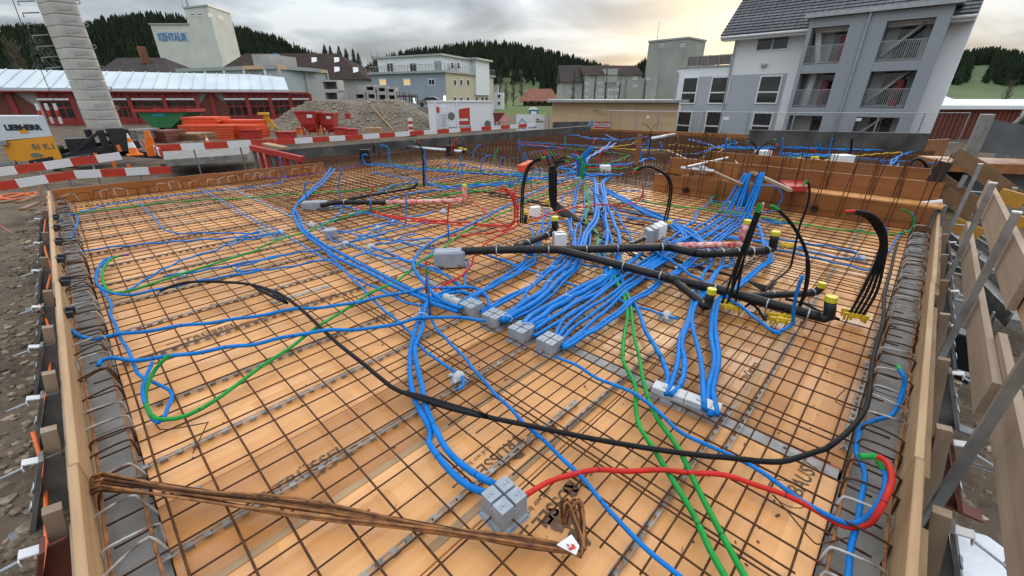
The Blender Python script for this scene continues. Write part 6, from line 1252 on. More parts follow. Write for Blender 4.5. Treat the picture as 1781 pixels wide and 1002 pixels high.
conduit('q1 10,640 40,700 60,850 50,960 q2 545,20 500,90 430,150 300,230 180,310 90,370 0,410 q7 800,510 740,560', .0145, B, 'left of three blue strands to the flat grey outlet', hb); conduit('q1 190,430 160,600 100,740 95,850 60,980 q2 580,20 540,90 470,160 350,240 220,310 120,370 20,420 q7 810,540', .0145, B, 'middle of three blue strands to the flat grey outlet', hb, z=.075); conduit('q1 240,430 245,590 170,690 120,850 80,960 q2 610,20 605,100 510,150 420,220 280,290 150,360 40,420 q7 820,550', .0145, B, 'right of three blue strands to the flat grey outlet', hb, z=.07)
conduit('q1 900,60 840,130 850,230 880,330 885,460 890,570 910,660 915,760 900,850 870,960 q3 500,160 480,270', .023, B, 'thick blue strand in the middle of the hub', hb, z=.085)
conduit('q1 960,50 870,110 870,200 900,290 910,400 960,520 1000,620 1040,690 1060,790 1062,870 1050,960 q3 610,110 590,190 q2 1270,230 1130,290 1010,360 900,430 760,500 640,570 540,650 490,712', .0245, B, 'left thick blue strand to the third box', hb, z=.085); conduit('q5 170,480 20,600 q3 600,200 q2 1410,170 1290,250 1150,330 1020,400 930,460 800,530 680,610 590,670 540,722', .0245, B, 'right thick blue strand to the third box', hb, z=.08)
conduit('q1 830,480 870,560 890,650 880,750 830,810 790,850 q3 420,60 470,150', .0165, B, 'blue strand curling beside the green pair', hb); conduit('q1 950,390 1030,480 1080,590 1140,680 1200,790 1225,830', .0135, B, 'thin blue strand ending at the grey foam blocks', hb); conduit('q1 640,170 645,300 650,400 640,470', .014, B, 'short blue strand left of the green pair', hb); conduit('q1 600,560 605,640 590,740 570,850 q2 1000,40 940,130 830,260', .014, B, 'blue strand between the thick ones', hb, z=.07)
conduit('q1 690,255^ 740,245 800,260 850,310 875,380 860,450 820,470', .0115, B, 'small blue arc lying on the hub strands', hb, z=.12)
conduit('q1 640,150 660,260 690,350 680,430 650,500 660,570 700,610 770,670 800,740 790,850 q3 430,60', .0145, 'green', 'left green conduit between the hub strands', z=.075); conduit('q1 640,90 680,180 700,280 705,380 690,440 660,560 720,640 790,700 810,780 800,850 q3 450,60', .0145, 'green', 'right green conduit between the hub strands', z=.075)
# upper right bundle feeding boxes three and four
R1 = 'q6 420,550 320,640 200,720 100,790 q5 700,320 580,380 450,470 330,550 180,640'
ub = 'blue conduits from the opening to the box row'
tails = [('q2 1340,250 1290,300 1200,330 1120,400 1000,470 900,530 800,600 700,660 600,720 570,742', 'first'), ('q2 1400,200 1330,300 1230,370 1130,420 1020,480 900,560 800,620 700,690 610,752', 'second'), ('q2 1447,230 1370,310 1260,400 1150,470 1020,560 900,640 760,710 640,770 590,800', 'third')]
rise = [('q6 @.14 600,250 @.09 560,340 @.07 500,450', '600,145^'), ]
q3t = ['720,230 620,300 540,370 440,430 360,490 250,560 140,630 60,720 20,800 0,850', '780,250 680,320 600,390 500,460 400,530 280,600 180,680 90,780 20,862', '830,260 740,330 660,390 560,480 430,570 310,660 200,740 110,830 60,892', '850,272 760,360 680,412 590,490 480,590 370,680 270,770 160,840 80,905']
dxy = [(-72, -24), (-40, -12), (-16, -8), (14, 2), (52, 8), (74, 16), (108, 24)]
for i in range(7):
    tl = tails[i][0] if i < 3 else 'q3 ' + q3t[i-3]; lb = '%s blue strand from the opening to the third box' % tails[i][1] if i < 3 else '%s blue strand from the opening to the fourth box' % ('first', 'second', 'third', 'fourth')[i-3]; dx, dy = dxy[i]; k = random.uniform(-8, 8)
    if i in (1, 4): conduit('q5 %d,%d %d,%d 640,330 ' % (480 + dx, 90 + dy, 640 + dx/3, 220 + dy/2) + offs('q5 580,380 450,470 330,550 180,640', dx*.9, dy*.9) + ' ' + tl, .0155, B, lb.replace('from the opening', 'curling in from the hub side'), ub, z=.075)
    else: conduit('q6 %d,%d %d,%d^ %d,230^ %d,%d^ @.065 ' % (505 + dx*.9, 492 + dy*.3, 570 + dx*.42 + k, 345, 605 + dx*.32, 630 + dx*.3, 142 + random.uniform(-12, 12)) + offs(R1, dx, dy) + ' ' + tl, .0152, B, lb, ub, z=.065 + .01*(i % 2), jit=.008)
R2 = 'q5 1350,30 1200,160 1060,270 970,350 820,470 720,550'
for i, (tl, wd) in enumerate([('q5 560,680 470,730 370,790 q3 880,400 780,460 700,500 620,580 500,660 400,740 280,790 160,860 90,912', 'fifth'), ('q5 590,690 490,745 400,800 q3 910,410 800,470 720,520 650,590 540,670 420,760 320,800 200,872 100,922', 'sixth'), ('q5 640,690 570,735', 'short')]):
    conduit('q6 %d,540 %d,400^ %d,260^ %d,135^ @.07 ' % (600+i*22, 690+i*22, 745+i*14, 775+i*12) + offs(R2, i*36 - 10, i*14) + ' ' + tl, .0145, B, '%s blue strand from the right riser group' % wd, ub, z=.072)
for i in range(3): conduit('q6 %d,500 %d,400^ %d,290^ %d,150^' % (560+i*30, 640+i*26, 690+i*20, 735+i*16), .0145, B, '%s blue riser of the right group at the opening board' % ('left', 'middle', 'right')[i], 'blue risers at the opening board', caps={-1: 'blue'})
for i in range(2): conduit('q6 %d,530 %d,590 740,700 790,830 %d,930 q5 %d,500 %d,560 %d,650 %d,760 %d,870 q4 %d,80 %d,150 %s' % (620+i*24, 630+i*30, 800+i*50, 1640+i*40, 1640+i*40, 1510+i*40, 1390+i*40, 1270+i*40, 690+i*20, 580+i*20, ('540,220 530,320 530,420 555,540 540,640 510,730 500,820 520,922', '560,230 550,330 565,450 580,560 565,660 545,760 555,860 570,938')[i]), .0175, B, ('left', 'right')[i] + ' thick blue strand from the right riser to the double box', ub, z=.07)
conduit('q6 300,480 470,470 440,490 270,470 235,430 260,385 370,378', .0125, 'green', 'green conduit bent back at the opening board', z=.08, caps={-1: 'greylight'}); conduit('q6 0,690 50,665 60,590 110,530 200,470 240,395 290,370 380,372', .0125, B, 'blue conduit bent back at the opening board', z=.07, caps={-1: 'greylight'}); conduit('q6 250,440 400,445 430,450', .012, B, 'short blue conduit with grey sleeve at the opening board', caps={-1: 'greylight'})
conduit('q6 620,545 700,540 820,560 920,530^ 990,440^ 1000,360^ 940,285^ 840,268^ 740,285^ 700,340^', .011, B, 'large thin blue loop before the opening board', jit=0)
conduit('y3 50,285 200,310 420,335 600,360 800,395 1000,425 1200,445 1300,450 1380,435 1402,400^ 1395,360^ 1350,328^', .0125, 'green', 'green conduit along the opening board to the right corner', z=.08, caps={-1: 'green'}); conduit('y3 1270,545 1300,500 1320,465 1380,430 1400,390^ 1390,345^', .012, B, 'blue conduit turning up at the right corner')
for i, s in enumerate(['y3 640,370 720,390 800,400 880,400', 'y3 730,475 900,500 1030,520 1110,545 1130,570 1100,575 960,555 860,530 700,505', 'y3 690,520 860,555 1000,590 1120,620 1200,630', 'y3 420,470 560,480 700,500', 'y3 430,450 600,478 760,500 860,520', 'q5 0,60 200,80 380,110 560,90 700,100 850,130', 'q5 900,150 1100,175 1300,220 1500,250 1650,275', 'q5 980,225 1150,270 1330,300', 'q5 1000,250 1180,285 1320,310', 'q5 1480,320 1600,350 1670,370', 'q1 1000,420 1200,465 1336,480', 'q1 960,490 1150,510 1336,545', 'q1 1040,675 1200,700 1290,720', 'q1 1080,215 1200,212 1310,215', 'q5 390,300 500,320 560,335', 'q5 700,860 860,890 950,900', 'q5 430,800 560,825', 'q3 850,280 990,310 1130,330', 'q5 1520,90 1640,110 1737,130', 'q5 1200,30 1340,50 1450,60']):
    conduit(s, .0115, B, T + ('beside the opening board', 'bent to a hairpin near the right edge', 'to the black cables at the right edge', 'right of the crossing bundles', 'under the tape wrapped right pipe', 'left of the foam blocks', 'parallel to the opening, upper line', 'crossing before the tape pipe, left', 'crossing before the tape pipe, right', 'right of the black cable fan', 'upper line right of the hub', 'middle line right of the hub', 'lower line right of the hub', 'level line right of the hub top', 'under the foam blocks', 'under the branch pipe', 'short piece at the branch pipe', 'crossing the fourth bundle', 'right end behind the cable fan', 'below the green one at the opening')[i])
# bundle from the hub to the lower right
for i, (dx, dy) in enumerate([(0, 0), (-22, 18), (18, -14), (-40, 32)]):
    s = 'q1 %d,%d 1000,%d 1200,%d 1330,%d q5 450,%d 560,%d 680,%d 800,%d 900,%d' % (870, 190+dy, 255+dy, 365+dy, 435+dy, 70+dy, 130+dy, 190+dy, 262+dy, 345+dy)
    tail = [' 960,440 990,530 970,610 900,700 870,800 q4 430,100 400,200 360,320 310,420 300,560 270,690 230,790', ' 1020,440 1120,530 1100,620 1030,700 970,820 q4 470,110 420,190 380,300 335,400 330,480 350,560 345,680 310,750 262,800', ' 1100,440 1210,520 1220,590 1150,630 1080,650 1000,800 q4 500,110 425,200 400,300 420,430 450,570 465,740 480,890', ''][i]
    conduit(s + tail, .0165, B, ('first', 'second', 'third', 'fourth')[i] + ' blue strand from the hub crossing to the double box', ub, z=.075 + .006*i)
conduit('q1 720,170 830,330 860,400 q3 680,412 740,500 800,620 860,780 940,900 1000,1000 q4 60,310 120,420 200,540 240,650 236,720 185,778', .0165, B, 'single blue strand right of the green pair to the double box', ub)
for i, s in enumerate(['q5 480,100 600,190 660,230 690,280 610,340 540,362', 'q5 470,130 590,215 640,240 655,290 560,345', 'q5 800,0 795,80 780,110 680,160 600,240 500,300 410,360', 'q5 520,360 640,330 760,270 830,230']): conduit(s, .0155, B, ('outer blue strand curling round beside the foam blocks', 'inner blue strand curling round beside the foam blocks', 'blue strand descending past the foam blocks', 'short blue strand crossing at the pipe')[i], ub, z=.09)
conduit('q5 280,462 400,490 560,590 700,690 860,780 1040,870 q4 660,160 780,240 900,350 990,385', .0155, B, 'blue conduit passing over the branch pipe to the yellow holder', z=.1); conduit('q5 970,540 900,590 830,610 760,640', .0125, B, 'short blue conduit behind the cable fan'); conduit('q5 1690,470 1640,520', .016, B, 'short blue end at the pipe bend')
conduit('y3 @.05 700,942 @.06 770,915 @.09 792,895 800,830^ 825,730^ 855,655^', .015, B, 'thick blue tube standing in the middle yellow holder'); conduit('y3 @.06 1270,540 1262,480^ 1250,425^ 1262,420^ 1268,470^ 1262,500^', .011, B, 'small blue hook beside the right cable bundle', jit=0)
# black cables
bc = 'black cable bundles'
for i in range(8):
    dx = 0 + i*11; s = 'q1 @.06 %d,%d %d,%d %d,%d 480,%d' % (600 + i*24, 600 + i*12, 420 + i*12, 520 - i*6, 330 + i*9, 478 - i*10, 500)
    conduit('q1 %d,%d %d,%d %d,%d %d,%d %d,%d^ %d,%d^ %d,0^ k5 %d,%d^ %d,%d^' % (900 - i*20, 800 - i*14, 700 - i*10, 640 - i*8, 480, 530 - i*9, 330 + i*6, 470 - i*12, 262 + i*9, 390 - i*6, 240 + i*11, 260, 236 + i*12, 325 + i*9, 520 - i*5, 345 + i*13 if i < 4 else 400 + i*8, 470 - i*4), .0145, 'black', '%s black cable from the left in the tall riser group' % ('first', 'second', 'third', 'fourth', 'fifth', 'sixth', 'seventh', 'eighth')[i], bc, z=.075 + .004*(i % 3), jit=0)
for i, s in enumerate(['k5 320,560 340,500^ 300,360^ 280,325^', 'k5 375,470 390,430^ 350,350^ 330,320^', 'k5 400,440 440,400^ 500,375^ 550,385^', 'k5 395,470 430,430^ 490,425^ 520,455^', 'k5 405,480 450,420^ 500,420^ 530,430^']):
    p = trace('q1 245,330'); base = gz(*px('q1', 255, 350), .06); d0 = base.x*FWD.x + base.y*FWD.y
    Q = cr([gdepth(*px('k5', *[float(v) for v in k.rstrip('^').split(',')]), d0) for k in s.split()[1:]], .03); m = MB(); m.tube(Q, .0125, 8); o = one('conduit', m, MT['black'], '%s curved cable end on top of the middle riser group' % ('leftmost red', 'left green', 'right green', 'right red', 'lower right green')[i], 'conduit', 'cable ends at the middle riser group', True)
    k = MB(); d = (Q[-1] - Q[-2]).normalized(); k.cyl(Q[-1] - d*.07, Q[-1] + d*.02, .015, .014, 10); k.build('end_cap', MT['red' if i in (0, 3) else 'green'], o)
for i in range(2):
    conduit('y2 %d,650 %d,500^ %d,400^ %d,280^ %d,%d^ %d,%d^' % (212 + i*14, 218 + i*13, 224 + i*13, 256 + i*14, 318 + i*4, 222 + i*10, 378, 210 + i*16), .0145, 'black', ('left', 'right')[i] + ' of two black cables arching left of the middle risers', bc, caps={-1: ('green', 'red')[i]}, jit=0)
    conduit('y2 %d,650 %d,520^ %d,400^ %d,330^ %d,285^ %d,268^ %d,%d^' % (1170 + i*18, 1202 + i*14, 1213 + i*14, 1185 + i*12, 1115 + i*6, 1050 + i*4, 978 - i*10, 288 + i*22), .0145, 'black', ('outer', 'inner')[1-i] + ' of two black cables arching above the foam blocks', bc, caps={-1: ('green', 'red')[i]}, jit=0)
for i, s in enumerate(['y3 440,810 500,650^ 570,460^ 630,305^', 'y3 470,800 530,640^ 600,440^ 650,302^', 'y3 510,815 540,640^ 590,440^ 640,310^', 'y3 480,790 515,640^ 585,450^ 628,315^']): conduit(s, .0115, 'black', '%s black cable of the fan rising from the left yellow holder' % ('leftmost', 'second', 'right', 'third')[i], 'cable fan at the left yellow holder', caps={-1: ('green', 'tape', 'green', 'tape')[i]}, jit=0)
conduit('y3 660,735 700,690 780,625 800,560^ 830,420^ 870,310^ 882,240^ 872,190^ 852,205^', .0125, 'black', 'single black cable hooked over before the opening', bc, caps={-1: 'green'}, jit=0); conduit('y3 820,845 865,720^ 877,600^ 850,500^ 800,410^ 740,342^ 698,312^', .0145, 'black', 'black cable with long green end right of the fan', bc, caps={-1: 'green'}, jit=0); conduit('y3 810,850 850,760^ 868,660^ 870,560^', .013, 'black', 'short black cable beside the green ended one', bc, jit=0)
for i in range(4): conduit('y3 %d,%d %d,%d^ %d,580^ %d,%d^ %d,%d^ %d,%d^ %d,%d^ %d,%d^' % (1080 + i*20, 850 + i*6, 1145 + i*24, 735, 1216 + i*13, 1238 + i*9, 490 + i*3, 1208 + i*13, 418 - i*2, 1165 + i*12, 366 - i*3, 1110 + i*5, 346 - i*3, 1068, 350 - i*4), .0125, 'black', '%s black cable of the tall arch from the right yellow holder' % ('innermost', 'second', 'third', 'outermost')[i], 'cable arch at the right yellow holder', caps={-1: ('green', 'red', 'green', 'red')[i]}, jit=0)
for i, s in enumerate(['q1 480,510 700,620 850,730 1000,800 q5 250,600 400,690', 'q1 540,460 800,500 1000,560 1200,590 1336,610', 'q1 600,540 800,600 950,700 1100,770 1200,820', 'q5 170,490 350,550 500,640 620,680', 'q5 300,450 500,520 700,590 900,650 1100,700 1300,760 1500,830 1700,890', 'q5 250,470 480,540 700,600 900,670 1080,700 1250,745 1450,820 1600,900', 'q5 0,460 150,540 300,640 400,690', 'y3 580,790 630,830 665,880', 'y3 760,770 860,800 950,840 1030,880', 'q5 1340,760 1500,840 1640,880 1737,830', 'y2 0,460 200,490 400,530 440,560', 'y2 0,440 200,475 400,520', 'q1 0,340 120,370 230,400', 'y3 560,810 600,790 640,780']):
    conduit(s, .0125, 'black', 'black cable lying low ' + ('under both pipes', 'right of the hub strands', 'from the hub to the foam blocks', 'beneath the branch pipe', 'long upper one to the right holder', 'long lower one to the right holder', 'left end under the pipe', 'short at the middle holder', 'before the right holder', 'curving up to the hooked cable', 'left of the middle risers, upper', 'left of the middle risers, lower', 'short left of the risers', 'short at the left holder')[i], bc, z=.055)

# ---- plastic drain pipes with hangers
def pipe(name, segs, r, label, caps=(), mt='pipe', hang=(), sleeve=None, cat='drain pipe'):
    t = thing(name, label, cat, tuple(segs[0][0]))
    for sg in segs: part(t, 'pipe_run', mt, lambda m: m.tube(cr(sg, .04) if len(sg) > 2 else sg, r, 16), True)
    for a, d in caps: part(t, 'end_cap', 'yellowcap', lambda m: m.cyl(a, a + d.normalized()*.04, r*1.08, r*1.04, 16)); 
    for a in sleeve or (): part(t, 'socket', mt, lambda m: m.cyl(a[0], a[1], r*1.14, r*1.14, 16), True)
    for p in hang:
        sg_ = min(((a, b) for sg in segs for a, b in zip(sg, sg[1:]) if abs((b-a).normalized().z) < .7), key=lambda q: ((q[0]+q[1])/2 - p).length - (q[0]-q[1]).length*.5); dh = (sg_[1]-sg_[0]); dh.z = 0; sh_ = Vector((-dh.y, dh.x, 0)).normalized()
        def hg(m):
            m.tube([p + sh_*math.cos(k*.524)*r*1.16 + Vector((0, 0, math.sin(k*.524)*r*1.16)) for k in range(13)], .006, 6); m.cyl(p - Vector((0,0,r)), Vector((p.x, p.y, .0)), .004, .004, 6)
        part(t, 'hanger_clamp', 'galv', hg)
    return t
def pp(s, z): return trace(s, z)
zP = .16
mp_ = pp('px 803,437', zP) + pp('px 905,434', zP) + pp('px 1000,434', zP) + pp('q5 480,400', zP) + pp('q5 800,470', zP) + pp('q5 1000,475', zP) + pp('q5 1600,440', zP)
up_ = gz(*px('q5', 1690, 420), zP); top_ = gdepth(*px('q5', 1722, 262), up_.x*FWD.x + up_.y*FWD.y)
hang_ = [gz(*px('q1', x, y), zP) for x, y in ((225, 900), (660, 890), (1020, 880))] + [gz(*px('q5', x, y), zP) for x, y in ((400, 410), (930, 470), (1095, 465), (1280, 460), (1450, 455), (1620, 440))] + [gz(*px('y8', 528, 120), zP)]
pipe('drain_pipe', [[mp_[0], mp_[1], mp_[2], mp_[3]], [mp_[3], mp_[4]], [mp_[4], mp_[5], mp_[6]], [mp_[6], up_, up_.lerp(top_, .35), top_]], .039, 'main black drain pipe across the picture with upturned capped end', [(top_, Vector((0,0,1)))], hang=hang_, sleeve=[(mp_[0].lerp(mp_[3], t_), mp_[0].lerp(mp_[3], t_ + .02)) for t_ in (.1, .3, .32, .52, .75)] + [(mp_[5].lerp(mp_[6], t_), mp_[5].lerp(mp_[6], t_ + .03)) for t_ in (.0, .35, .7)])
b0 = gz(*px('q1', 330, 900), zP); b1 = gz(*px('q5', 0, 630), zP - .02); b2 = gz(*px('q5', 480, 760), .13); b3 = gz(*px('q5', 1100, 900), .12); b4 = gz(*px('y3', 700, 800), .11); b5 = gz(*px('y3', 930, 862), .1); b5u = gdepth(*px('y3', 985, 785), b5.x*FWD.x + b5.y*FWD.y - .01)
pipe('drain_pipe', [[b0, gz(*px('q1', 480, 930), zP), b1, b2], [b2, b3, b4, b5], [b5, b5.lerp(b5u, .12) + (b5-b4).normalized()*.05, b5u]], .036, 'black branch pipe running to the lower right with capped end', [(b5u, Vector((0,0,1)))], hang=[gz(*px('q3', x, y), zz) for x, y, zz in ((365, 95, .14), (660, 175, .14), (1000, 265, .13))] + [gz(*px('y3', x, y), .12) for x, y in ((412, 722), (672, 800), (875, 850))], sleeve=[(b2.lerp(b3, t_), b2.lerp(b3, t_ + .05)) for t_ in (.1, .6)])
c0 = gz(*px('q5', 540, 780), .12); c1 = gz(*px('q5', 800, 990), .1); c2 = gz(*px('q4', 490, 210), .08); c2u = gdepth(*px('q4', 527, 118), c2.x*FWD.x + c2.y*FWD.y)
pipe('drain_pipe', [[c0, c0.lerp(c1, .2), c1, c2], [c2, c2.lerp(c2u, .2) + Vector((.015, -.005, 0)), c2u]], .031, 'short black side branch ending left of the yellow holder', [(c2u, Vector((0,0,1)))], hang=[gz(*px('q4', 335, 78), .1), gz(*px('q4', 485, 200), .08)])
d0 = gz(*px('y3', 560, 760), .1); d1 = gz(*px('y3', 890, 745), .1); d1u = gdepth(*px('y3', 940, 715), d1.x*FWD.x + d1.y*FWD.y)
pipe('drain_pipe', [[d0, d0.lerp(d1, .4), d1], [d1, d1.lerp(d1u, .4) + Vector((.02, -.01, -.01)), d1u]], .028, 'thinner black pipe with short upturned end at the right', [(d1u, Vector((0,0,1)))], hang=[gz(*px('y3', 695, 750), .1), gz(*px('y3', 893, 742), .1)])
e0 = gz(*px('q1', -60, 830), .14); e1 = gz(*px('q1', 250, 710), .14); e1u = gdepth(*px('q1', 300, 555), e1.x*FWD.x + e1.y*FWD.y); e00 = gz(*px('y8', 640, 95), .15)
pipe('drain_pipe', [[e00, e0, e1], [e1, e1.lerp(e1u, .2) + (e1-e0).normalized()*.06, e1u]], .037, 'black branch pipe left of the hub with upright capped end', [(e1u, Vector((0,0,1)))], hang=[gz(*px('q1', 200, 740), .14), gz(*px('y8', 700, 75), .15)])
f0 = gz(*px('y1', 495, 368), .1); f1 = gz(*px('y1', 600, 352), .1); f2 = gz(*px('y1', 850, 352), .1); pipe('drain_pipe', [[f0, f1, f2]], .036, 'black pipe leaving the upper grey box', hang=[gz(*px('y1', 625, 352), .1)])
g0 = gz(*px('y1', 850, 352), .1); g1 = gz(*px('y1', 1255, 342), .1); g1u = gdepth(*px('y1', 1278, 268), g1.x*FWD.x + g1.y*FWD.y)
tp = pipe('wrapped_pipe', [[g0 + (g1-g0)*.003, g1], [g1, g1.lerp(g1u, .15) + (g1-g0).normalized()*.05, g1u]], .036, 'red and white tape wrapped pipe with capped upright end, left', [(g1u, Vector((0,0,1)))], mt='tape')
def spiral(m, a, b, r): 
    d = b - a; n_ = int(d.length/.012); m.tube([a + d*(k/n_) + Vector((-.2*math.cos(k*.62)*r*0, math.cos(k*.62)*r, math.sin(k*.62)*r)) for k in range(n_)], .0045, 4)
mat('tape_white', (.72, .60, .58), .35, scale=9); part(tp, 'tape_turns', 'tape_white', lambda m: spiral(m, g0 + (g1-g0)*.01, g1, .036))
h0 = gz(*px('q5', 590, 385), .17); h1 = gz(*px('q5', 1290, 375), .17); h1u = gdepth(*px('q5', 1400, 130), h1.x*FWD.x + h1.y*FWD.y)
tp = pipe('wrapped_pipe', [[h0, h1], [h1, h1 + (h1-h0).normalized()*.06 + Vector((0,0,.02)), h1.lerp(h1u, .5), h1u]], .034, 'red and white tape wrapped pipe behind the main pipe, right', [(h1u, Vector((0,0,1)))], mt='tape'); part(tp, 'tape_turns', 'tape_white', lambda m: spiral(m, h0, h1, .034))
i0 = gz(*px('y1', 650, 335), .09); i1 = gz(*px('y1', 1000, 270), .09); i1u = gdepth(*px('y1', 1018, 245), i1.x*FWD.x + i1.y*FWD.y); pipe('drain_pipe', [[i0, i1], [i1, i1.lerp(i1u, .4) + Vector((.02, 0, 0)), i1u]], .024, 'thin black pipe behind the upper grey box, open end up', hang=[gz(*px('y1', 735, 318), .09), gz(*px('y1', 850, 298), .09)])
j0 = gz(*px('y2', 245, 650), .05); j0u = gdepth(*px('y2', 250, 590), j0.x*FWD.x + j0.y*FWD.y); pipe('drain_pipe', [[j0, j0u]], .024, 'short upright black stub left of the white foam block', [(j0u, Vector((0,0,1)))])
l0 = gz(*px('q1', 1190, 830), .15); l1 = gz(*px('q5', 200, 300), .15); pipe('drain_pipe', [[gz(*px('y2', 960, 790), zP), l0, l1]], .022, 'short thin black pipe into the grey foam block', hang=[l0, l1])
n0, n1 = gz(*px('k4', 380, 200), .16), gz(*px('k4', 1090, 265), .16); n1u = gdepth(*px('k4', 1122, 245), n1.x*FWD.x + n1.y*FWD.y); pipe('spiral_duct', [[n0, n1]], .055, 'long galvanised duct lying on the far deck', mt='galv', cat='duct'); pipe('drain_pipe', [[n1 + Vector((.03,0,0)), n1u]], .05, 'grey upright stub at the duct end', [(n1u, Vector((0,0,1)))])
n0, n1 = gz(*px('k5', 1385, 190), .2), gz(*px('k5', 1620, 150), .2); pipe('spiral_duct', [[n0, n1]], .08, 'galvanised duct near the far edge board', mt='galv', cat='duct')
n0, n1 = gz(*px('k7', 180, 460), .15), gz(*px('k7', 290, 470), .15); n1u = gdepth(*px('k7', 335, 385), n1.x*FWD.x + n1.y*FWD.y); pipe('wrapped_pipe', [[n0, n1], [n1, n1.lerp(n1u, .2) + Vector((.1,-.1,0)), n1u]], .07, 'pink wrapped pipe with yellow cap beyond the opening', [(n1u, Vector((0,0,1)))], mt='tape')
n0, n1 = gz(*px('k7', 0, 450), .13), gz(*px('k7', 480, 470), .13); pipe('drain_pipe', [[n0, n1]], .055, 'black pipe on the far deck beyond the opening'); n0, n1 = gz(*px('k7', 680, 510), .13), gz(*px('k7', 1600, 575), .13); pipe('drain_pipe', [[n0, n1]], .05, 'black pipe on the far deck at the right')
n0 = gz(*px('k7', 185, 440), .1); n1 = gdepth(*px('k7', 185, 400), n0.x*FWD.x + n0.y*FWD.y); pipe('drain_pipe', [[n0, n1]], .07, 'black stub with yellow cap beyond the opening', [(n1, Vector((0,0,1)))])
n0, n1 = gz(*px('k6', 520, 300), .15), gz(*px('k6', 900, 310), .15); pipe('drain_pipe', [[n0, n1]], .05, 'thin black pipe behind the stair opening')

# ---- four part concrete boxes
def quad_box_proto(label):
    t = thing('installation_box', label, 'installation box'); w_ = .068; h_ = .098
    m = MB(); m.bevbox((0, 0, .006), (.185, .185, .012), .02); m.build('flange', MT['greybox'], t)
    m = MB(); m.bevbox((0, 0, .016), (.172, .172, .008), .018); m.build('flange_step', MT['greybox'], t)
    for sx in (-1, 1):
        for sy in (-1, 1):
            m = MB(); k = .96; c_ = Vector((sx*.0385, sy*.0385, 0)); r_ = w_/2
            bt = [c_ + Vector((a*r_, b*r_, .02)) for a, b in ((-1,-1),(1,-1),(1,1),(-1,1))]; tp_ = [c_ + Vector((a*r_*k, b*r_*k, .02 + h_)) for a, b in ((-1,-1),(1,-1),(1,1),(-1,1))]; m.hexa(bt + tp_)
            for a, b in ((sx, 0), (0, sy)): m.cyl(c_ + Vector((a*r_*.97, b*r_*.97, .055)), c_ + Vector((a*(r_ + .0015), b*(r_ + .0015), .055)), .017, .017, 12)
            m.box(c_ + Vector((sx*r_*.55, -sy*.0, .02 + h_ + .001)), (.004, .022, .003))
            q = m.build('chamber', MT['greybox'], t); kk = MB(); kk.cyl(c_ + Vector((0, 0, .02 + h_)), c_ + Vector((0, 0, .024 + h_)), .008, .007, 8); s_ = kk.build('screw_boss', MT['greybox'], None); s_.parent = q
    m = MB(); m.box((0, 0, .058), (.009, .145, .075)); m.box((0, 0, .0575), (.145, .009, .075)); m.build('cross_web', MT['greybox'], t)
    m = MB()
    for a in range(4): 
        d = Matrix.Rotation(a*math.pi/2, 3, 'Z'); m.cyl(d @ Vector((.078, .078, .012)), d @ Vector((.078, .078, .0215)), .005, .004, 8)
    m.build('fixing_pins', MT['greybox'], t); return t
p = gz(*px('y7', 490, 700)); qb = quad_box_proto('large grey four part box standing alone in the foreground'); qb.location = (p.x, p.y, .0); qb.rotation_euler.z = R(-4); qb.scale = (.9, .9, .95); qb['group'] = 'four part boxes'
for (r_, x, y), lb, rz in [(('q7', 880, 672), 'first four part box, at the far end of the row', 4), (('q7', 1130, 792), 'second four part box in the row', 6), (('q2', 480, 838), 'third four part box in the row', 3), (('q2', 757, 952), 'fourth four part box, nearest in the row', 2)]:
    p = gz(*px(r_, x, y)); dup(qb, (p.x, p.y, 0), R(rz), lb, scale=(.92, .92, .88))
# double flat box
A_, B_ = gz(*px('q4', 110, 830)), gz(*px('q4', 560, 1005)); dr_ = (B_ - A_).normalized(); nn_ = Vector((-dr_.y, dr_.x, 0)); 
for i in range(2):
    a, b = A_.lerp(B_, .5*i + .005), A_.lerp(B_, .5*i + .495); t = thing('strip_box', ['left half of the long light grey double box', 'right half of the long light grey double box'][i], 'installation box', tuple(a)); w_ = .085 if nn_.dot(Vector((1, 1, 0))) > 0 else -.085; o_ = nn_ * w_
    part(t, 'body', 'greylight', lambda m: m.hexa([a, b, b + o_*1.15, a + o_*1.15] + [q + Vector((0, 0, .075)) for q in (a + o_*.12, b + o_*.12, b + o_*1.02, a + o_*1.02)]))
    part(t, 'lid', 'greylight', lambda m: m.hexa([q + Vector((0, 0, .0755)) for q in (a + o_*.1, b + o_*.1, b + o_*1.04, a + o_*1.04)] + [q + Vector((0, 0, .084)) for q in (a + o_*.12, b + o_*.12, b + o_, a + o_)]))
    for k in range(9):
        for j in range(2): c_ = a.lerp(b, (k + .6 + .4*j)/10) + o_*(.035 + .05*j) + Vector((0, 0, .022 + .028*j)); part(t, 'knockout', 'greybox', lambda m: m.cyl(c_, c_ - o_.normalized()*.006, .0105, .0105, 10))
    part(t, 'clip', 'greybox', lambda m: (m.beam(a.lerp(b, .3) + o_*.5 + Vector((0,0,.086)), a.lerp(b, .45) + o_*.5 + Vector((0,0,.086)), .008, .006), m.beam(a.lerp(b, .75) + o_*.2 + Vector((0,0,.086)), a.lerp(b, .75) + o_*.8 + Vector((0,0,.086)), .005, .006)))
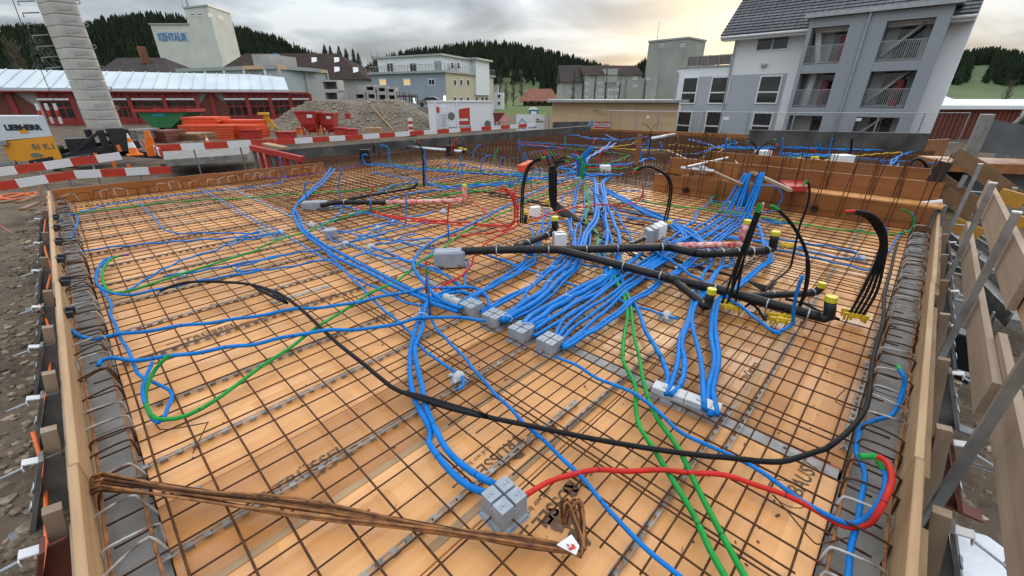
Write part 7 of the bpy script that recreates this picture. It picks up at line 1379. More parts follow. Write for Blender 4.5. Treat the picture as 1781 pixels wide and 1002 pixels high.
# light grey half round outlet beside the first box
a, b = gz(*px('q7', 590, 500), .03), gz(*px('q7', 760, 570), .03); t = thing('cable_outlet', 'light grey half round cable outlet beside the first box', 'installation box', tuple(a)); d_ = (b-a).normalized(); sd_ = Vector((-d_.y, d_.x, 0))
part(t, 'shell', 'greylight', lambda m: m.prism([a + sd_*math.cos(k*math.pi/8)*.038 + Vector((0, 0, math.sin(k*math.pi/8)*.05)) for k in range(9)], b - a)); part(t, 'clip', 'greylight', lambda m: m.beam(a.lerp(b, .4) + Vector((0,0,.052)), a.lerp(b, .55) + Vector((0,0,.052)), .02, .012)); part(t, 'vent', 'steelgrey', lambda m: m.beam(a.lerp(b, .45) + sd_*.02 + Vector((0,0,.045)), a.lerp(b, .6) + sd_*.02 + Vector((0,0,.045)), .008, .008))
# grey boxes at pipe ends
def grey_box(c_, d, rz, label, lid=True):
    t = thing('duct_box', label, 'box', tuple(c_)); m = MB(); m.bevbox(Vector(c_) + Vector((0, 0, d[2]/2)), d, .008, rz); m.build('body', MT['greybox'], t); M_ = Matrix.Rotation(rz, 3, 'Z')
    part(t, 'rim', 'greybox', lambda m: m.box(Vector(c_) + Vector((0, 0, d[2] + .003)), (d[0]*.9, d[1]*.86, .006), rz)); part(t, 'knockout', 'greybox', lambda m: m.cyl(Vector(c_) + M_ @ Vector((-d[0]/2, 0, d[2]*.5)), Vector(c_) + M_ @ Vector((-d[0]/2 - .003, 0, d[2]*.5)), .035, .035, 16)); part(t, 'side_rib', 'greybox', lambda m: m.box(Vector(c_) + M_ @ Vector((d[0]*.44, 0, d[2]*.5)), (.006, d[1] + .006, d[2]*.98), rz)); return t
p = gz(*px('q7', 620, 160), .0); grey_box((p.x + .03, p.y - .0, .02), (.30, .15, .15), R(-38), 'large grey box at the left end of the main pipe'); p = gz(*px('q8', 255, 300), .0); grey_box((p.x + .08, p.y + .02, .0), (.34, .13, .13), R(-36), 'grey box at the start of the upper left pipe')
# foam blocks
def foam(r_, x, y, d, rz, label, mt='styro', z=.035):
    p = gz(*px(r_, x, y), z); m = MB(); m.bevbox((0, 0, d[2]/2), d, .006); o = m.build('foam_block', MT[mt]); o.location = (p.x, p.y, z); o.rotation_euler.z = R(rz); tag(o, label, 'foam block'); return o
foam('q1', 70, 505, (.13, .11, .13), -30, 'white foam block left of the upright capped pipe'); o = foam('q1', 350, 850, (.13, .12, .15), -32, 'white foam block with black wire beside the upright pipe', z=.03)
k = MB(); k.tube([(-.066, .02, .0), (-.067, .01, .15), (.0, -.01, .156), (.067, -.02, .15), (.067, -.02, 0)], .0035, 6); w_ = k.build('wire', MT['black'], None); w_.parent = o; foam('k5', 900, 560, (.2, .16, .2), -38, 'white foam block at the back of the cable hub')
for i, (x, y, mt, lb) in enumerate([(240, 345, 'greybox', 'front grey foam block of the row above the main pipe'), (300, 318, 'greybox', 'second grey foam block of the row above the main pipe'), (345, 290, 'styro', 'white foam block of the row above the main pipe'), (395, 265, 'styro', 'rear white foam block of the row above the main pipe')]): foam('q5', x, y, (.062, .15, .16), -42, lb, mt)
for i, (x, y, s_, lb) in enumerate([(1310, 410, .3, 'white foam block on the far deck behind the opening'), (2680 if False else 560, 555, .34, 'white crate shaped foam block beyond the opening board')]):
    r_ = 'k6' if i == 0 else 'k7'; foam(r_, x, y, (s_, s_*.8, s_*1.2), -40, lb, z=.05)
m = MB(); a, b = gz(*px('k5', 35, 495), .1), gz(*px('k5', 140, 440), .1); m.beam(a, b, .16, .14); one('orange_block', m, MT['orange_panel'], 'orange timber block on the far deck left of the hub', 'block')
# small outlets
def outlet(r_, x, y, label, s_=1.0):
    p = gz(*px(r_, x, y)); t = thing('ceiling_outlet', label, 'outlet', (p.x, p.y, 0)); part(t, 'cup', 'greylight', lambda m: m.tube([p, p + Vector((0,0,.03*s_)), p + Vector((0,0,.055*s_)), p + Vector((0,0,.07*s_))], [.045*s_, .043*s_, .03*s_, .012*s_], 14))
    part(t, 'base_ring', 'greylight', lambda m: m.cyl(p, p + Vector((0,0,.008)), .056*s_, .053*s_, 16))
    for k in range(4): a = k*math.pi/2 + .4; d = Vector((math.cos(a), math.sin(a), 0)); part(t, 'spout', 'greylight', lambda m: m.cyl(p + d*.035*s_ + Vector((0,0,.028)), p + d*.062*s_ + Vector((0,0,.028)), .014*s_, .015*s_, 8))
for a in [('y6', 1248, 575, 'small grey outlet near the centre, left of the blue pair'), ('q3', 1045, 665, 'small grey outlet right of the green pair'), ('q8', 640, 685, 'small grey outlet, middle of the three in the row'), ('q8', 910, 715, 'small grey outlet, right of the three in the row'), ('q8', 270, 470, 'small grey outlet beside the thick blue bend'), ('w2', 915, 680, 'small grey outlet beside the left green conduit'), ('y1', 275, 530, 'small grey outlet where thin blue lines meet at left'), ('y1', 1165, 412, 'small grey outlet below the tape wrapped pipe'), ('q8', 1160, 450, 'small grey outlet left of the thin blue riser'), ('q8', 990, 510, 'tiny grey outlet between thin blue lines'), ('y3', 1140, 590, 'small grey outlet at the right hairpin'), ('q6', 965, 700, 'small grey outlet behind the green ended cable')]: outlet(*a)
p = gz(*px('q8', 485, 600)); m = MB(); m.tube([p, p + Vector((0,0,.12)), p + Vector((0,0,.125))], [.075, .08, .07], 18); one('round_cup', m, MT['greybox'], 'tall grey cup shaped outlet left of the middle outlet', 'outlet')
conduit('q8 590,632 510,625 465,605 455,570 462,545', .0115, B, 'thin blue conduit curving round the grey cup', z=.09)
# yellow holders
def holder(r_, x, y, label, rz):
    p = gz(*px(r_, x, y), .02); t = thing('cable_holder', label, 'cable holder', (p.x, p.y, .03), 'yellow plastic cable holders', R(rz)); t.scale = (.78, .78, .9)
    for k in (-1, 1):
        m = MB(); m.box((k*.045, 0, .055), (.016, .2, .022)); m.build('rail', MT['yellow'], t, world=False); m = MB(); m.box((0, k*.045, .034), (.2, .016, .02)); m.build('rail', MT['yellow'], t, world=False)
        for j in (-1, 1): m = MB(); m.box((k*.045, j*.082, .03), (.018, .018, .06)); m.build('foot', MT['yellow'], t, world=False); m = MB(); m.box((k*.085, j*.045, .052), (.018, .018, .016)); m.build('lug', MT['yellow'], t, world=False)
    m = MB(); m.box((0, 0, .045), (.14, .05, .014)); m.build('bridge', MT['yellow'], t, world=False)
for a in [('y3', 480, 835, 'yellow cable holder under the cable fan, left of three', 20), ('y3', 730, 900, 'yellow cable holder with the thick blue tube, middle of three', 24), ('y3', 1095, 880, 'yellow cable holder under the tall cable arch, right of three', 18), ('y3', 770, 530, 'yellow cable holder behind the main pipe end', 30)]: holder(*a)
for i, (r_, x, y) in enumerate([('y2', 392, 520), ('y2', 255, 640), ('q5', 490, 160)]):
    p = gz(*px(r_, x, y), .06); m = MB(); m.box((0, 0, .03), (.1, .06, .05), .6); m.cyl((0, 0, .05), (0, 0, .075), .03, .03, 10); o = m.build('yellow_clip', MT['yellow']); o.location = p; tag(o, ['yellow clip at the foot of the middle risers', 'yellow clip beside the short black stub', 'yellow clip behind the foam blocks'][i], 'clip')
# white cable ties round bundles
for i, (r_, x, y, w_) in enumerate([('q2', 640, 245, .05), ('q2', 565, 318, .045), ('q2', 770, 155, .05), ('q2', 730, 300, .06), ('q2', 910, 440, .06), ('q2', 1260, 240, .06), ('q2', 320, 640, .06), ('q2', 520, 715, .07), ('q7', 320, 690, .05), ('q1', 500, 690, .05), ('q1', 905, 700, .05), ('y1', 850, 740, .05), ('y1', 730, 680, .05), ('y1', 560, 590, .05)]):
    p = gz(*px(r_, x, y), .085); m = MB(); m.tube([p + Vector((math.cos(k*.628)*w_*.75, -math.cos(k*.628)*w_*.6, math.sin(k*.628)*.032)) for k in range(11)], .0022, 4); m.tube([p + Vector((0, 0, .03)), p + Vector((random.uniform(-.03,.03), random.uniform(-.03,.03), .1))], .0016, 4)
    one('cable_tie', m, MT['tie'], 'white cable tie round blue conduits, %s counted from the camera' % ['eighth', 'sixth', 'tenth', 'seventh', 'fifth', 'ninth', 'second', 'first', 'third', 'fourteenth', 'eleventh', 'fourth', 'twelfth', 'thirteenth'][i], 'cable tie', 'white cable ties')

# ---- cable hub in the distance and lines on the far deck
Bf = 'conduits on the far deck'
far_list = [('k5 520,150 620,155 740,185 860,190 960,200 1040,200', B, .03), ('k5 600,150 740,178 900,188 1020,196', B, .026), ('k5 910,145 980,180 1040,205', B, .03), ('k5 1040,205 1200,185 1340,165', B, .024), ('k5 440,245 620,255 850,270 1000,262', B, .024), ('k5 0,220 200,230 390,242', B, .022), ('k5 20,250 200,260 480,280', B, .022), ('k5 0,230 300,262 500,285', 'red', .018), ('k5 130,335 300,305 500,285', 'violet', .016), ('k5 500,290 700,305 900,320 1150,355', 'green', .018), ('k5 700,460 900,445 1060,400 1165,360', 'green', .018), ('k5 800,465 1000,460 1180,450 1300,410', B, .02), ('k5 720,490 900,480 1120,470', 'red', .016), ('k5 700,510 900,500 1140,490', 'green', .018), ('k5 700,450 900,455 1130,445 1340,400', B, .02),
            ('k5 800,285 960,272 1100,255 1200,235 1240,190^ 1245,150^', 'yellowc', .02), ('k5 950,285 1150,295 1380,310', 'yellowc', .02), ('k6 0,245 200,242 520,255', 'yellowc', .022), ('k6 370,190 430,190 465,160 470,100^', 'yellowc', .022), ('k6 480,190 600,205 800,222 960,235', 'yellowc', .022), ('k6 720,265 860,275 940,240', 'yellowc', .022), ('k7 350,415 560,395 700,370 900,350 1080,335 1230,328', 'yellowc', .028),
            ('k6 580,140 700,170 800,190 850,220', B, .035), ('k6 600,130 740,172 860,215', B, .03), ('k6 640,290 760,260 850,225 960,200 1080,170', B, .035), ('k6 560,300 700,270 860,215 980,185', B, .03), ('k6 880,215 1080,215 1280,220 1460,215', B, .04), ('k6 900,225 1100,228 1300,235 1480,225', B, .035), ('k6 1000,320 1150,325 1300,330 1400,315', 'teal', .02), ('k6 940,345 1050,340 1240,330 1400,320 1600,320 1780,310', 'teal', .024), ('k6 950,350 1150,345 1300,335', B, .024),
            ('k7 0,275 200,275 400,290 700,295 950,303', B, .035), ('k7 60,285 300,285 600,298 1030,305', B, .03), ('k7 0,335 250,345 500,352 700,355', B, .04), ('k7 0,350 300,358 650,365', B, .03), ('k7 0,370 250,368 560,372', 'teal', .022), ('k7 730,378 900,392 1150,412 1330,418', B, .02), ('k7 680,455 900,462 1080,458', B, .018), ('k7 160,525 320,522 480,508', 'green', .022), ('k7 1230,350 1290,330 1340,322', B, .03), ('k7 1100,470 1140,400 1230,350 1290,345', B, .035), ('k7 1030,530 1080,490 1130,440 1200,380', B, .03), ('k7 1080,475 1130,470 1180,520 1190,590', B, .04), ('k7 1120,600 1130,540 1200,450', B, .03), ('k7 1060,480 1120,465 1160,510', 'green', .025), ('k7 1480,440 1640,440', B, .02),
            ('k6 60,370 150,330 240,340', B, .03), ('k6 370,360 450,345 560,350', B, .026), ('k6 80,215 200,230 300,245', B, .02), ('k6 0,180 60,190 140,185', B, .02),
            ('k4 80,390 250,385 500,415 700,440 1000,460 1300,490 1600,495 1781,500', B, .02), ('k4 130,395 400,420 700,450 1100,475 1500,500 1781,520', B, .02), ('k4 360,390 600,405 800,430 1100,455 1400,470 1781,495', 'green', .016), ('k4 780,590 1000,600 1200,590 1500,555 1781,545', 'green', .018), ('k4 700,560 900,530 1100,500', B, .016), ('k4 900,380 1100,405 1400,450 1700,470', B, .016), ('k4 520,690 800,665 1100,625 1500,605', B, .02), ('k4 720,580 900,620 1200,605 1600,575 1781,560', B, .022), ('k4 740,600 1000,640 1300,610 1700,590', B, .02), ('k4 160,470 300,500 500,530 640,555', B, .018), ('k4 180,690 400,610 640,570', B, .018), ('k4 0,310 200,290 400,265 600,240', B, .016), ('k4 0,365 100,370', B, .016), ('k4 780,215 900,225 1080,250', B, .02), ('k4 1120,195 1300,180 1400,170', B, .016), ('k4 1500,150 1700,165 1781,180', B, .018), ('k4 1420,165 1600,175 1781,190', 'red', .014), ('k4 1140,260 1300,285 1500,310 1781,330', B, .018), ('k4 730,450 850,510 950,580 1090,660', 'red', .014), ('k4 900,700 1200,675 1500,640 1781,580', 'green', .018), ('k4 1200,670 1400,690 1600,710', 'black', .014), ('k4 330,410 450,480 600,540', 'black', .013), ('k4 400,480 480,570 560,620', 'black', .013),
            ('k5 0,545 200,555 420,560', B, .022), ('k5 0,575 200,590 400,575 600,540', B, .024), ('k5 0,600 250,600 420,620 600,575', B, .026), ('k5 0,560 150,560 330,570', 'green', .016), ('k5 0,640 200,640 400,600', 'green', .016), ('k5 420,500 520,500 600,540', B, .03), ('k5 440,480 560,460 640,420', B, .03), ('k5 500,540 600,545', B, .03), ('k5 690,550 850,555 960,560', B, .03), ('k5 620,470 700,400 820,340 930,290 1020,230', B, .035), ('k5 560,500 680,420 800,335 900,280 960,220', B, .035), ('k5 700,440 760,370 860,310 960,260', B, .03), ('k5 640,560 760,570 900,560 1040,560 1100,550', B, .028), ('k5 420,680 620,640 700,620', 'red', .014), ('k5 500,690 620,645 700,600', 'green', .014)]
OR_ = 'first second third fourth fifth sixth seventh eighth ninth tenth eleventh twelfth thirteenth fourteenth fifteenth sixteenth seventeenth eighteenth nineteenth twentieth'.split(); CN_ = {B: 'thin blue', 'teal': 'teal', 'green': 'thin green', 'red': 'thin red', 'violet': 'violet', 'yellowc': 'yellow', 'black': 'thin black'}; rank = {}
for i in sorted(range(len(far_list)), key=lambda i: sum(float(k.split(',')[1].rstrip('^')) for k in far_list[i][0].split()[1:]) / (len(far_list[i][0].split()) - 1)):
    s, c_, r_ = far_list[i]; zn = s[:2]; rank[(zn, c_)] = rank.get((zn, c_), -1) + 1
    conduit(s, r_*.62, c_, '%s conduit lying %s, %s from the back' % (CN_[c_], {'k4': 'left on the far deck', 'k5': 'on the far deck behind the hub', 'k6': 'behind the stair opening', 'k7': 'before the far right upstand'}[zn], OR_[rank[(zn, c_)]]), CN_[c_] + ' ' + Bf, z=.16 if zn != 'k4' else .11, jit=.01)
# risers of the hub
for i in range(7): conduit('k5 %d,600 %d,500^ %d,420^ %d,%d^ %d,%d^' % (615 + i*12, 618 + i*12, 612 + i*12, 600 + i*25 if i < 2 else 620 + i*16, 390 - (i > 2)*30, 550 + i*14 if i < 3 else 700 + i*16, 350 if i < 3 else 270 + (i % 2)*14), .024 if i % 3 else .02, B if i not in (1,) else 'violet', '%s conduit of the tall hub riser bunch, from the left' % OR_[i], 'hub riser bunch', z=.1, jit=0)
for i in range(3): conduit('k5 %d,610 %d,520^ %d,460^ %d,400^ %d,%d^' % (650 + i*12, 655 + i*12, 670 + i*8, 645 + i*8, 610 + i*30, 395 - i*20), .02, 'green', '%s green conduit of the tall hub riser bunch' % ('left', 'middle', 'right')[i], 'green hub riser bunch', z=.1, jit=0)
rl = [('k5 835,460 835,390^ 860,330^ 905,295^', 'red', .03, 'thick red conduit arching up behind the hub'), ('k5 775,250 790,215^ 800,190^ 820,183^', 'orangec', .03, 'orange conduit end arching up on the far deck'), ('k5 20,330 20,250^ 20,185^', B, .03, 'blue riser on the far deck left of the hub'), ('k5 495,280 493,230^ 493,170^', 'teal', .03, 'teal riser on the far deck behind the hub'), ('k5 75,430 70,380^ 78,335^', B, .03, 'blue hook riser left of the hub, near'), ('k5 140,690 140,600^ 160,530^ 205,490^', B, .018, 'thin blue riser arching left of the middle risers'), ('k5 225,600 235,520^ 260,500^', B, .016, 'short blue hook beside the thin arch'), ('k5 320,460 325,410^ 330,370^ 360,345^', B, .03, 'thick blue tube end left of the hub'), ('k5 985,460 1005,400^ 995,340^ 970,310^', 'violet', .022, 'violet conduit arching up right of the hub'), ('k5 600,400 620,370^ 605,330^ 590,312^', 'red', .02, 'red conduit end inside the hub bunch'), ('k5 1490,310 1490,260^ 1470,225^', B, .03, 'blue riser right of the timber post'), ('k5 1270,440 1275,350^ 1275,270^', B, .022, 'blue riser just right of the timber post'), ('k5 1060,190 1062,130^ 1052,90^', 'black', .014, 'thin dark hook before the red sign'),
      ('k4 1685,270 1685,180^ 1685,125^', B, .022, 'blue riser at the back of the far deck'), ('k4 1430,380 1432,290^ 1465,230^', 'green', .02, 'green riser end on the far deck'), ('k4 1205,345 1210,270^ 1240,210^ 1285,190^', B, .022, 'blue riser leaning right on the far deck'), ('k4 1300,490 1285,420^ 1300,350^ 1340,310^ 1390,295^', B, .02, 'blue riser arch right of the yellow caps'), ('k4 1490,470 1480,400^ 1490,340^ 1530,310^', B, .016, 'thin blue riser arch further right'), ('k4 1095,500 1090,430^ 1075,370^ 1075,300^', B, .016, 'blue riser below the yellow caps'), ('k4 1080,560 1045,490^ 1045,440^ 1070,400^ 1140,385^', B, .016, 'blue riser curled to a half loop'), ('k4 960,490 955,420^ 940,350^ 920,325^', B, .014, 'thin blue riser left of the half loop'), ('k4 1585,640 1590,560^ 1620,500^ 1670,470^', B, .015, 'blue riser arch before the black cables'), ('k4 1640,700 1645,640^ 1665,580^', 'red', .014, 'red riser beside the blue arch'), ('k4 155,700 160,660^ 185,620^', 'red', .013, 'red riser tip at the left pipe'), ('k4 350,400 335,330^ 335,250^ 310,205^ 245,195^', B, .02, 'blue riser arch behind the far left loop'), ('k4 365,395 345,350^ 335,290^', 'green', .014, 'green riser beside the far left arch'), ('k4 90,395 65,340^ 70,290^ 120,300^', B, .022, 'blue hook at the black box far left'), ('k4 720,430 712,350^ 712,270^', 'violet', .012, 'violet riser beside the black cable pair'), ('k4 735,440 722,380^ 705,300^ 700,230^', B, .014, 'blue riser beside the black cable pair'), ('k4 725,600 705,480^ 700,380^ 690,300^', B, .02, 'blue riser in front of the black cable pair'), ('k4 1745,370 1735,320^ 1745,275^', B, .022, 'blue hook riser right on the far deck'),
      ('k6 160,300 160,230^ 165,140^', B, .03, 'blue riser beside the forked black cable'), ('k6 60,380 80,300^ 90,210^', B, .03, 'blue riser left of the forked black cable'), ('k6 955,310 962,200^ 970,120^', B, .035, 'blue riser group behind the lath, left'), ('k6 1050,240 1060,190^ 1050,140^', B, .03, 'blue riser group behind the lath, right'), ('k6 1010,230 1010,180^ 1005,120^', 'teal', .025, 'teal riser behind the lath'), ('k6 985,160 985,120^', 'yellowc', .022, 'yellow conduit tip beside the blue riser'), ('k6 1480,370 1520,290^ 1550,210^ 1555,120^', B, .022, 'blue and black riser right of the branching cables'), ('k6 1450,300 1445,260^ 1410,238^ 1375,238^', 'red', .022, 'red conduit end arching beside the branching cables'), ('k6 1635,370 1630,330^ 1610,305^', 'teal', .03, 'teal stub beyond the opening'), ('k6 300,270 300,210^ 285,160^', B, .03, 'blue riser under the yellow conduit'), ('k6 730,360 735,300^', B, .025, 'short blue stub behind the opening, left'), ('k6 775,360 780,300^', B, .025, 'short blue stub behind the opening, middle'), ('k6 845,340 845,260^', B, .025, 'short blue stub behind the opening, right'), ('k6 1520,440 1560,405^', B, .03, 'short blue stub beside the foam block'),
      ('k7 465,370 490,300^ 515,180^', B, .026, 'blue riser behind the pink wrapped pipe'), ('k7 395,300 380,230^', B, .03, 'blue stub at the far upstand'), ('k7 410,320 400,290^ 340,268^', B, .035, 'blue curved tube end at the far upstand'), ('k7 500,290 490,260^ 460,252^', B, .028, 'second blue curved tube end at the far upstand'), ('k7 345,370 340,320^ 290,285^', 'red', .022, 'red arch above the pink wrapped pipe'), ('k7 655,330 658,270^ 630,240^', 'teal', .024, 'teal arch left of the tall black cable'), ('k7 750,210 752,180^', 'green', .022, 'green cable tip at the upstand'), ('k7 870,300 885,260^ 880,230^', 'black', .02, 'thin black hook before the upstand'), ('k7 1030,450 1010,410^', B, .03, 'short blue tube stub at the right'), ('k7 1015,610 1030,585 1050,610', B, .04, 'blue tube bend behind the opening rear board'), ('k7 95,440 85,370^ 60,360^', B, .03, 'blue hook behind the opening, left')]
for s, c_, r_, lb in rl: conduit(s, r_*.62, c_, lb, 'risers on the far deck', z=.1, jit=0)
for i, s in enumerate(['k6 165,320 180,200^ 190,60^', 'k6 185,120 190,50^ 150,-10^ 95,-30^', 'k6 188,120 195,45^ 230,-5^ 290,-30^']): conduit(s, .018 if i == 0 else .012, 'black', ['thick stem of the forked black cable before the hall', 'left fork of the black cable before the hall', 'right fork of the black cable before the hall'][i], bc, z=.1, jit=0)
for i, s in enumerate(['k6 1290,400 1285,310^ 1285,240^ 1255,170^ 1190,150^', 'k6 1290,400 1295,300^ 1310,230^ 1400,160^ 1480,135^', 'k6 1290,390 1300,280^ 1330,210^ 1410,175^ 1490,190^', 'k6 1290,390 1290,260^ 1250,180^ 1180,115^']): conduit(s, .017, 'black', '%s branch of the black cable tree beyond the opening' % ('left drooping', 'right upper', 'right lower', 'left upper')[i], 'black cable tree beyond the opening', z=.1, caps={-1: ('green', 'green', 'red', 'red')[i]}, jit=0)
m = MB(); a = gz(*px('k6', 1270, 410), .05); b = gdepth(*px('k6', 1290, 265), a.x*FWD.x + a.y*FWD.y); m.tube([a, a.lerp(b, .6), b], [.14, .1, .05], 12); one('wrapped_sleeve', m, MT['steelrust'], 'brown wrapped sleeve round the cable tree', 'sleeve')
for i, s in enumerate(['k7 640,480 690,370^ 715,280^ 725,170^', 'k7 650,480 685,380^ 705,290^ 710,190^']): conduit(s, .018, 'black', '%s tall thin black cable leaning before the balcony tower' % ('right', 'left')[i], 'tall black cables at the right', z=.1, jit=0)
conduit('k7 1460,640 1495,540^ 1480,460^ 1430,405^ 1370,395^ 1310,450^', .03, 'black', 'thick black hose arch at the right end of the far deck', bc, z=.1, jit=0); m = MB(); a = gz(*px('k7', 1470, 650), .05); b = gdepth(*px('k7', 1470, 560), a.x*FWD.x + a.y*FWD.y); m.tube([a, b], [.11, .09], 14); one('black_sleeve', m, MT['pipe'], 'black sleeve at the foot of the thick hose arch', 'sleeve'); m = MB(); a, b = gz(*px('k7', 1360, 595), .1), gz(*px('k7', 1425, 605), .1); m.cyl(a, b, .06, .06, 12); one('yellow_plug', m, MT['yellowcap'], 'yellow plug beside the black hose sleeve', 'plug')
conduit('k4 110,330 100,260^ 130,205^ 180,200^ 230,260^ 235,330^ 210,345^ 175,270^ 155,205^', .013, 'black', 'loop of black cable at the far left box', bc, z=.1, jit=0); m = MB(); a = gz(*px('k4', 100, 375), .05); m.bevbox(a + Vector((0, 0, .16)), (.24, .14, .32), .01, -.7); one('black_case', m, MT['pipe'], 'black box holding a cable loop far left', 'box')
for i, s in enumerate(['k4 690,620 688,450^ 680,290^ 640,190^ 590,140^', 'k4 700,610 695,440^ 690,280^ 660,190^ 640,150^', 'k4 705,620 690,500^ 688,350^']): conduit(s, .013, 'black', '%s black cable of the tall pair behind the left pipes' % ('green ended', 'red ended', 'shortest')[i], 'tall black cable pair on the left', z=.07, caps={-1: ('green', 'red', 'black')[i]}, jit=0)
conduit('k4 985,290 985,220^ 1005,160^ 1040,130^', .02, 'red', 'red conduit end beside the galvanised duct', 'risers on the far deck', z=.1, jit=0); conduit('k4 1020,160 1060,200^ 1100,180^ 1090,140^ 1050,135^ 1015,160^', .012, 'black', 'small black cable loop above the duct', bc, z=.45, jit=0); m = MB(); a = gz(*px('k4', 970, 300), .05); m.bevbox(a + Vector((0, 0, .14)), (.22, .14, .28), .01, -.7); one('black_case', m, MT['pipe'], 'black box beside the galvanised duct', 'box')
p = gz(*px('k4', 1078, 280), .1); m = MB(); m.cyl(p, p + Vector((0,0,.16)), .06, .06, 12); one('yellow_plug', m, MT['yellowcap'], 'yellow plug at the duct end', 'plug')
# grey folded pads and lids
m = MB(); a = gz(*px('k5', 610, 610), .1); m.bevbox(a, (.16, .12, .1), .01, -.6); one('grey_block', m, MT['greybox'], 'small grey block at the foot of the hub risers', 'block')
# ================================================================ edge shuttering, brackets, guard rail
def gx(r_, x, y, X): return gplane(*px(r_, x, y), Vector((X, 0, 0)), Vector((1, 0, 0)))
def gy(r_, x, y, Y): return gplane(*px(r_, x, y), Vector((0, Y, 0)), Vector((0, 1, 0)))
for i, (y0, y1, dx) in enumerate([(.2, 2.06, 0), (2.065, 4.6, .004), (4.605, 7.2, -.003), (7.205, 9.64, .003)]):
    m = MB(); m.bevbox((-.352 + dx, (y0+y1)/2, .075), (.03, y1-y0, .29), .004); o = one('edge_plank', m, MT['plank_y'], ['nearest plank of the left edge shuttering', 'second plank of the left edge shuttering', 'third plank of the left edge shuttering', 'farthest plank of the left edge shuttering'][i], 'plank', 'edge planks'); 
    m = MB(); m.box((-.39 + dx, (y0+y1)/2 - .05, .03), (.04, y1-y0 - .2, .1)); one('waling', m, MT['plank_grey'], ['nearest waling timber behind the left planks', 'second waling behind the left planks', 'third waling behind the left planks', 'farthest waling behind the left planks'][i], 'timber')
for i, (x0, x1, dy) in enumerate([(.2, 2.0, 0), (2.005, 4.4, .003), (4.405, 7.35, -.003)]):
    m = MB(); m.bevbox(((x0+x1)/2, -.345 + dy, .075), (x1-x0, .03, .29), .004); one('edge_plank', m, MT['plank'], ['nearest plank of the right edge shuttering', 'middle plank of the right edge shuttering', 'farthest plank of the right edge shuttering'][i], 'plank', 'edge planks')
    m = MB(); m.box(((x0+x1)/2 - .1, -.385 + dy, .05), (x1-x0 - .3, .045, .12)); one('waling', m, MT['plank'], ['nearest waling timber behind the right planks', 'middle waling behind the right planks', 'farthest waling behind the right planks'][i], 'timber')
# steel bracket with wooden stake: local -x points outwards
def bracket(red=False, label=''):
    t = thing('shutter_bracket', label, 'bracket'); mt = 'steelrust' if red else 'steelgrey'
    m = MB(); m.hexa([Vector(q) for q in ((-.26,-.042,-.26),(-.24,-.042,-.26),(-.24,.042,-.26),(-.26,.042,-.26),(-.115,-.042,.085),(-.10,-.042,.085),(-.10,.042,.085),(-.115,.042,.085))]); m.box((-.17, 0, -.255), (.3, .075, .012)); m.hexa([Vector(q) for q in ((-.235,-.006,-.25),(-.05,-.006,-.25),(-.05,.006,-.25),(-.235,.006,-.25),(-.10,-.006,.07),(-.05,-.006,.07),(-.05,.006,.07),(-.10,.006,.07))]); m.build('plate', MT[mt], t)
    for k, s_ in enumerate((.35, .6)):
        p = Vector((-.26, 0, -.26)).lerp(Vector((-.115, 0, .085)), s_) + Vector((-.001, 0, .0005)); n_ = Vector((-.345, 0, .145)).normalized(); m = MB(); m.cyl(p, p + n_*.004, .02, .02, 14); m.build('bolt_hole', MT['black_paint'], t); m = MB(); m.tube([p + n_*.003 + Vector((0, 0, 0)) + (Matrix.Rotation(a, 3, n_) @ Vector((0, .022, 0))) for a in [j*math.pi/8 for j in range(17)]], .0035, 5); m.build('hole_rim', MT['galv'], t)
    m = MB(); m.beam((-.15, .075, -.34), (-.055, .06, .17), .045, .05, (1, 0, 0)); m.build('stake', MT['plank_grey_z'], t)
    m = MB(); m.box((-.14, .0, .082), (.05, .045, .006), Matrix.Rotation(.35, 3, 'Y')); m.box((-.166, 0, .07), (.005, .05, .022)); m.build('clip_plate', MT['white'], t)
    m = MB(); m.cyl((-.168, .0, .065), (-.25, .02, .045), .006, .005, 6); m.cyl((-.25, .02, .045), (-.265, -.01, .065), .005, .003, 6); m.cyl((-.25, .02, .045), (-.27, .04, .035), .005, .003, 6); m.build('wing_screw', MT['galv'], t)
    return t
bl = bracket(False, 'steel bracket on the left, nearest to the viewer'); brd = bracket(True, 'red steel bracket on the left below the second clip')
ord_ = ['nearest', 'second', 'third', 'fourth', 'fifth', 'sixth', 'seventh', 'eighth', 'ninth']
ysl = [1.33, 1.86, 2.42, 3.05, 3.75, 4.6, 5.6, 6.8, 8.2]
bl.location = (-.37, ysl[0], 0); bl['group'] = 'steel brackets along the left planks'; brd.location = (-.37, ysl[1], 0); brd['group'] = 'steel brackets along the left planks'
for i, y in enumerate(ysl[2:]): dup(bl, (-.37, y, random.uniform(-.02, .01)), R(random.uniform(-5, 5)), '%s steel bracket along the left edge planks' % ord_[i + 2])
for i, x in enumerate([1.3, 1.87, 2.45, 3.2, 3.95, 4.75, 5.6, 6.5]): dup(brd if i in (2,) else bl, (x, -.37, -.0), R(90 + random.uniform(-4, 4)), '%s steel bracket along the right edge planks' % ord_[i] if i != 2 else 'red steel bracket, third along the right edge planks', 'steel brackets along the right planks')
# black clamps on the inner face of the left planks
for i, (x, y) in enumerate(((262, 215), (270, 272), (280, 345), (290, 432), (308, 548), (330, 702))):
    p = gx('z5', x, y, -.33); m = MB(); m.bevbox((0, 0, .0), (.05, .09, .05), .008); m.box((.012, 0, .02), (.05, .03, .05)); o = m.build('rubber_clamp', MT['black_paint']); o.location = (p.x + .01, p.y, min(.2, p.z)); o.rotation_euler = (0, .2, random.uniform(-.4, .4)); tag(o, '%s black clamp on the inside of the left planks, counted from the far end' % ord_[i].replace('nearest', 'first'), 'clamp')
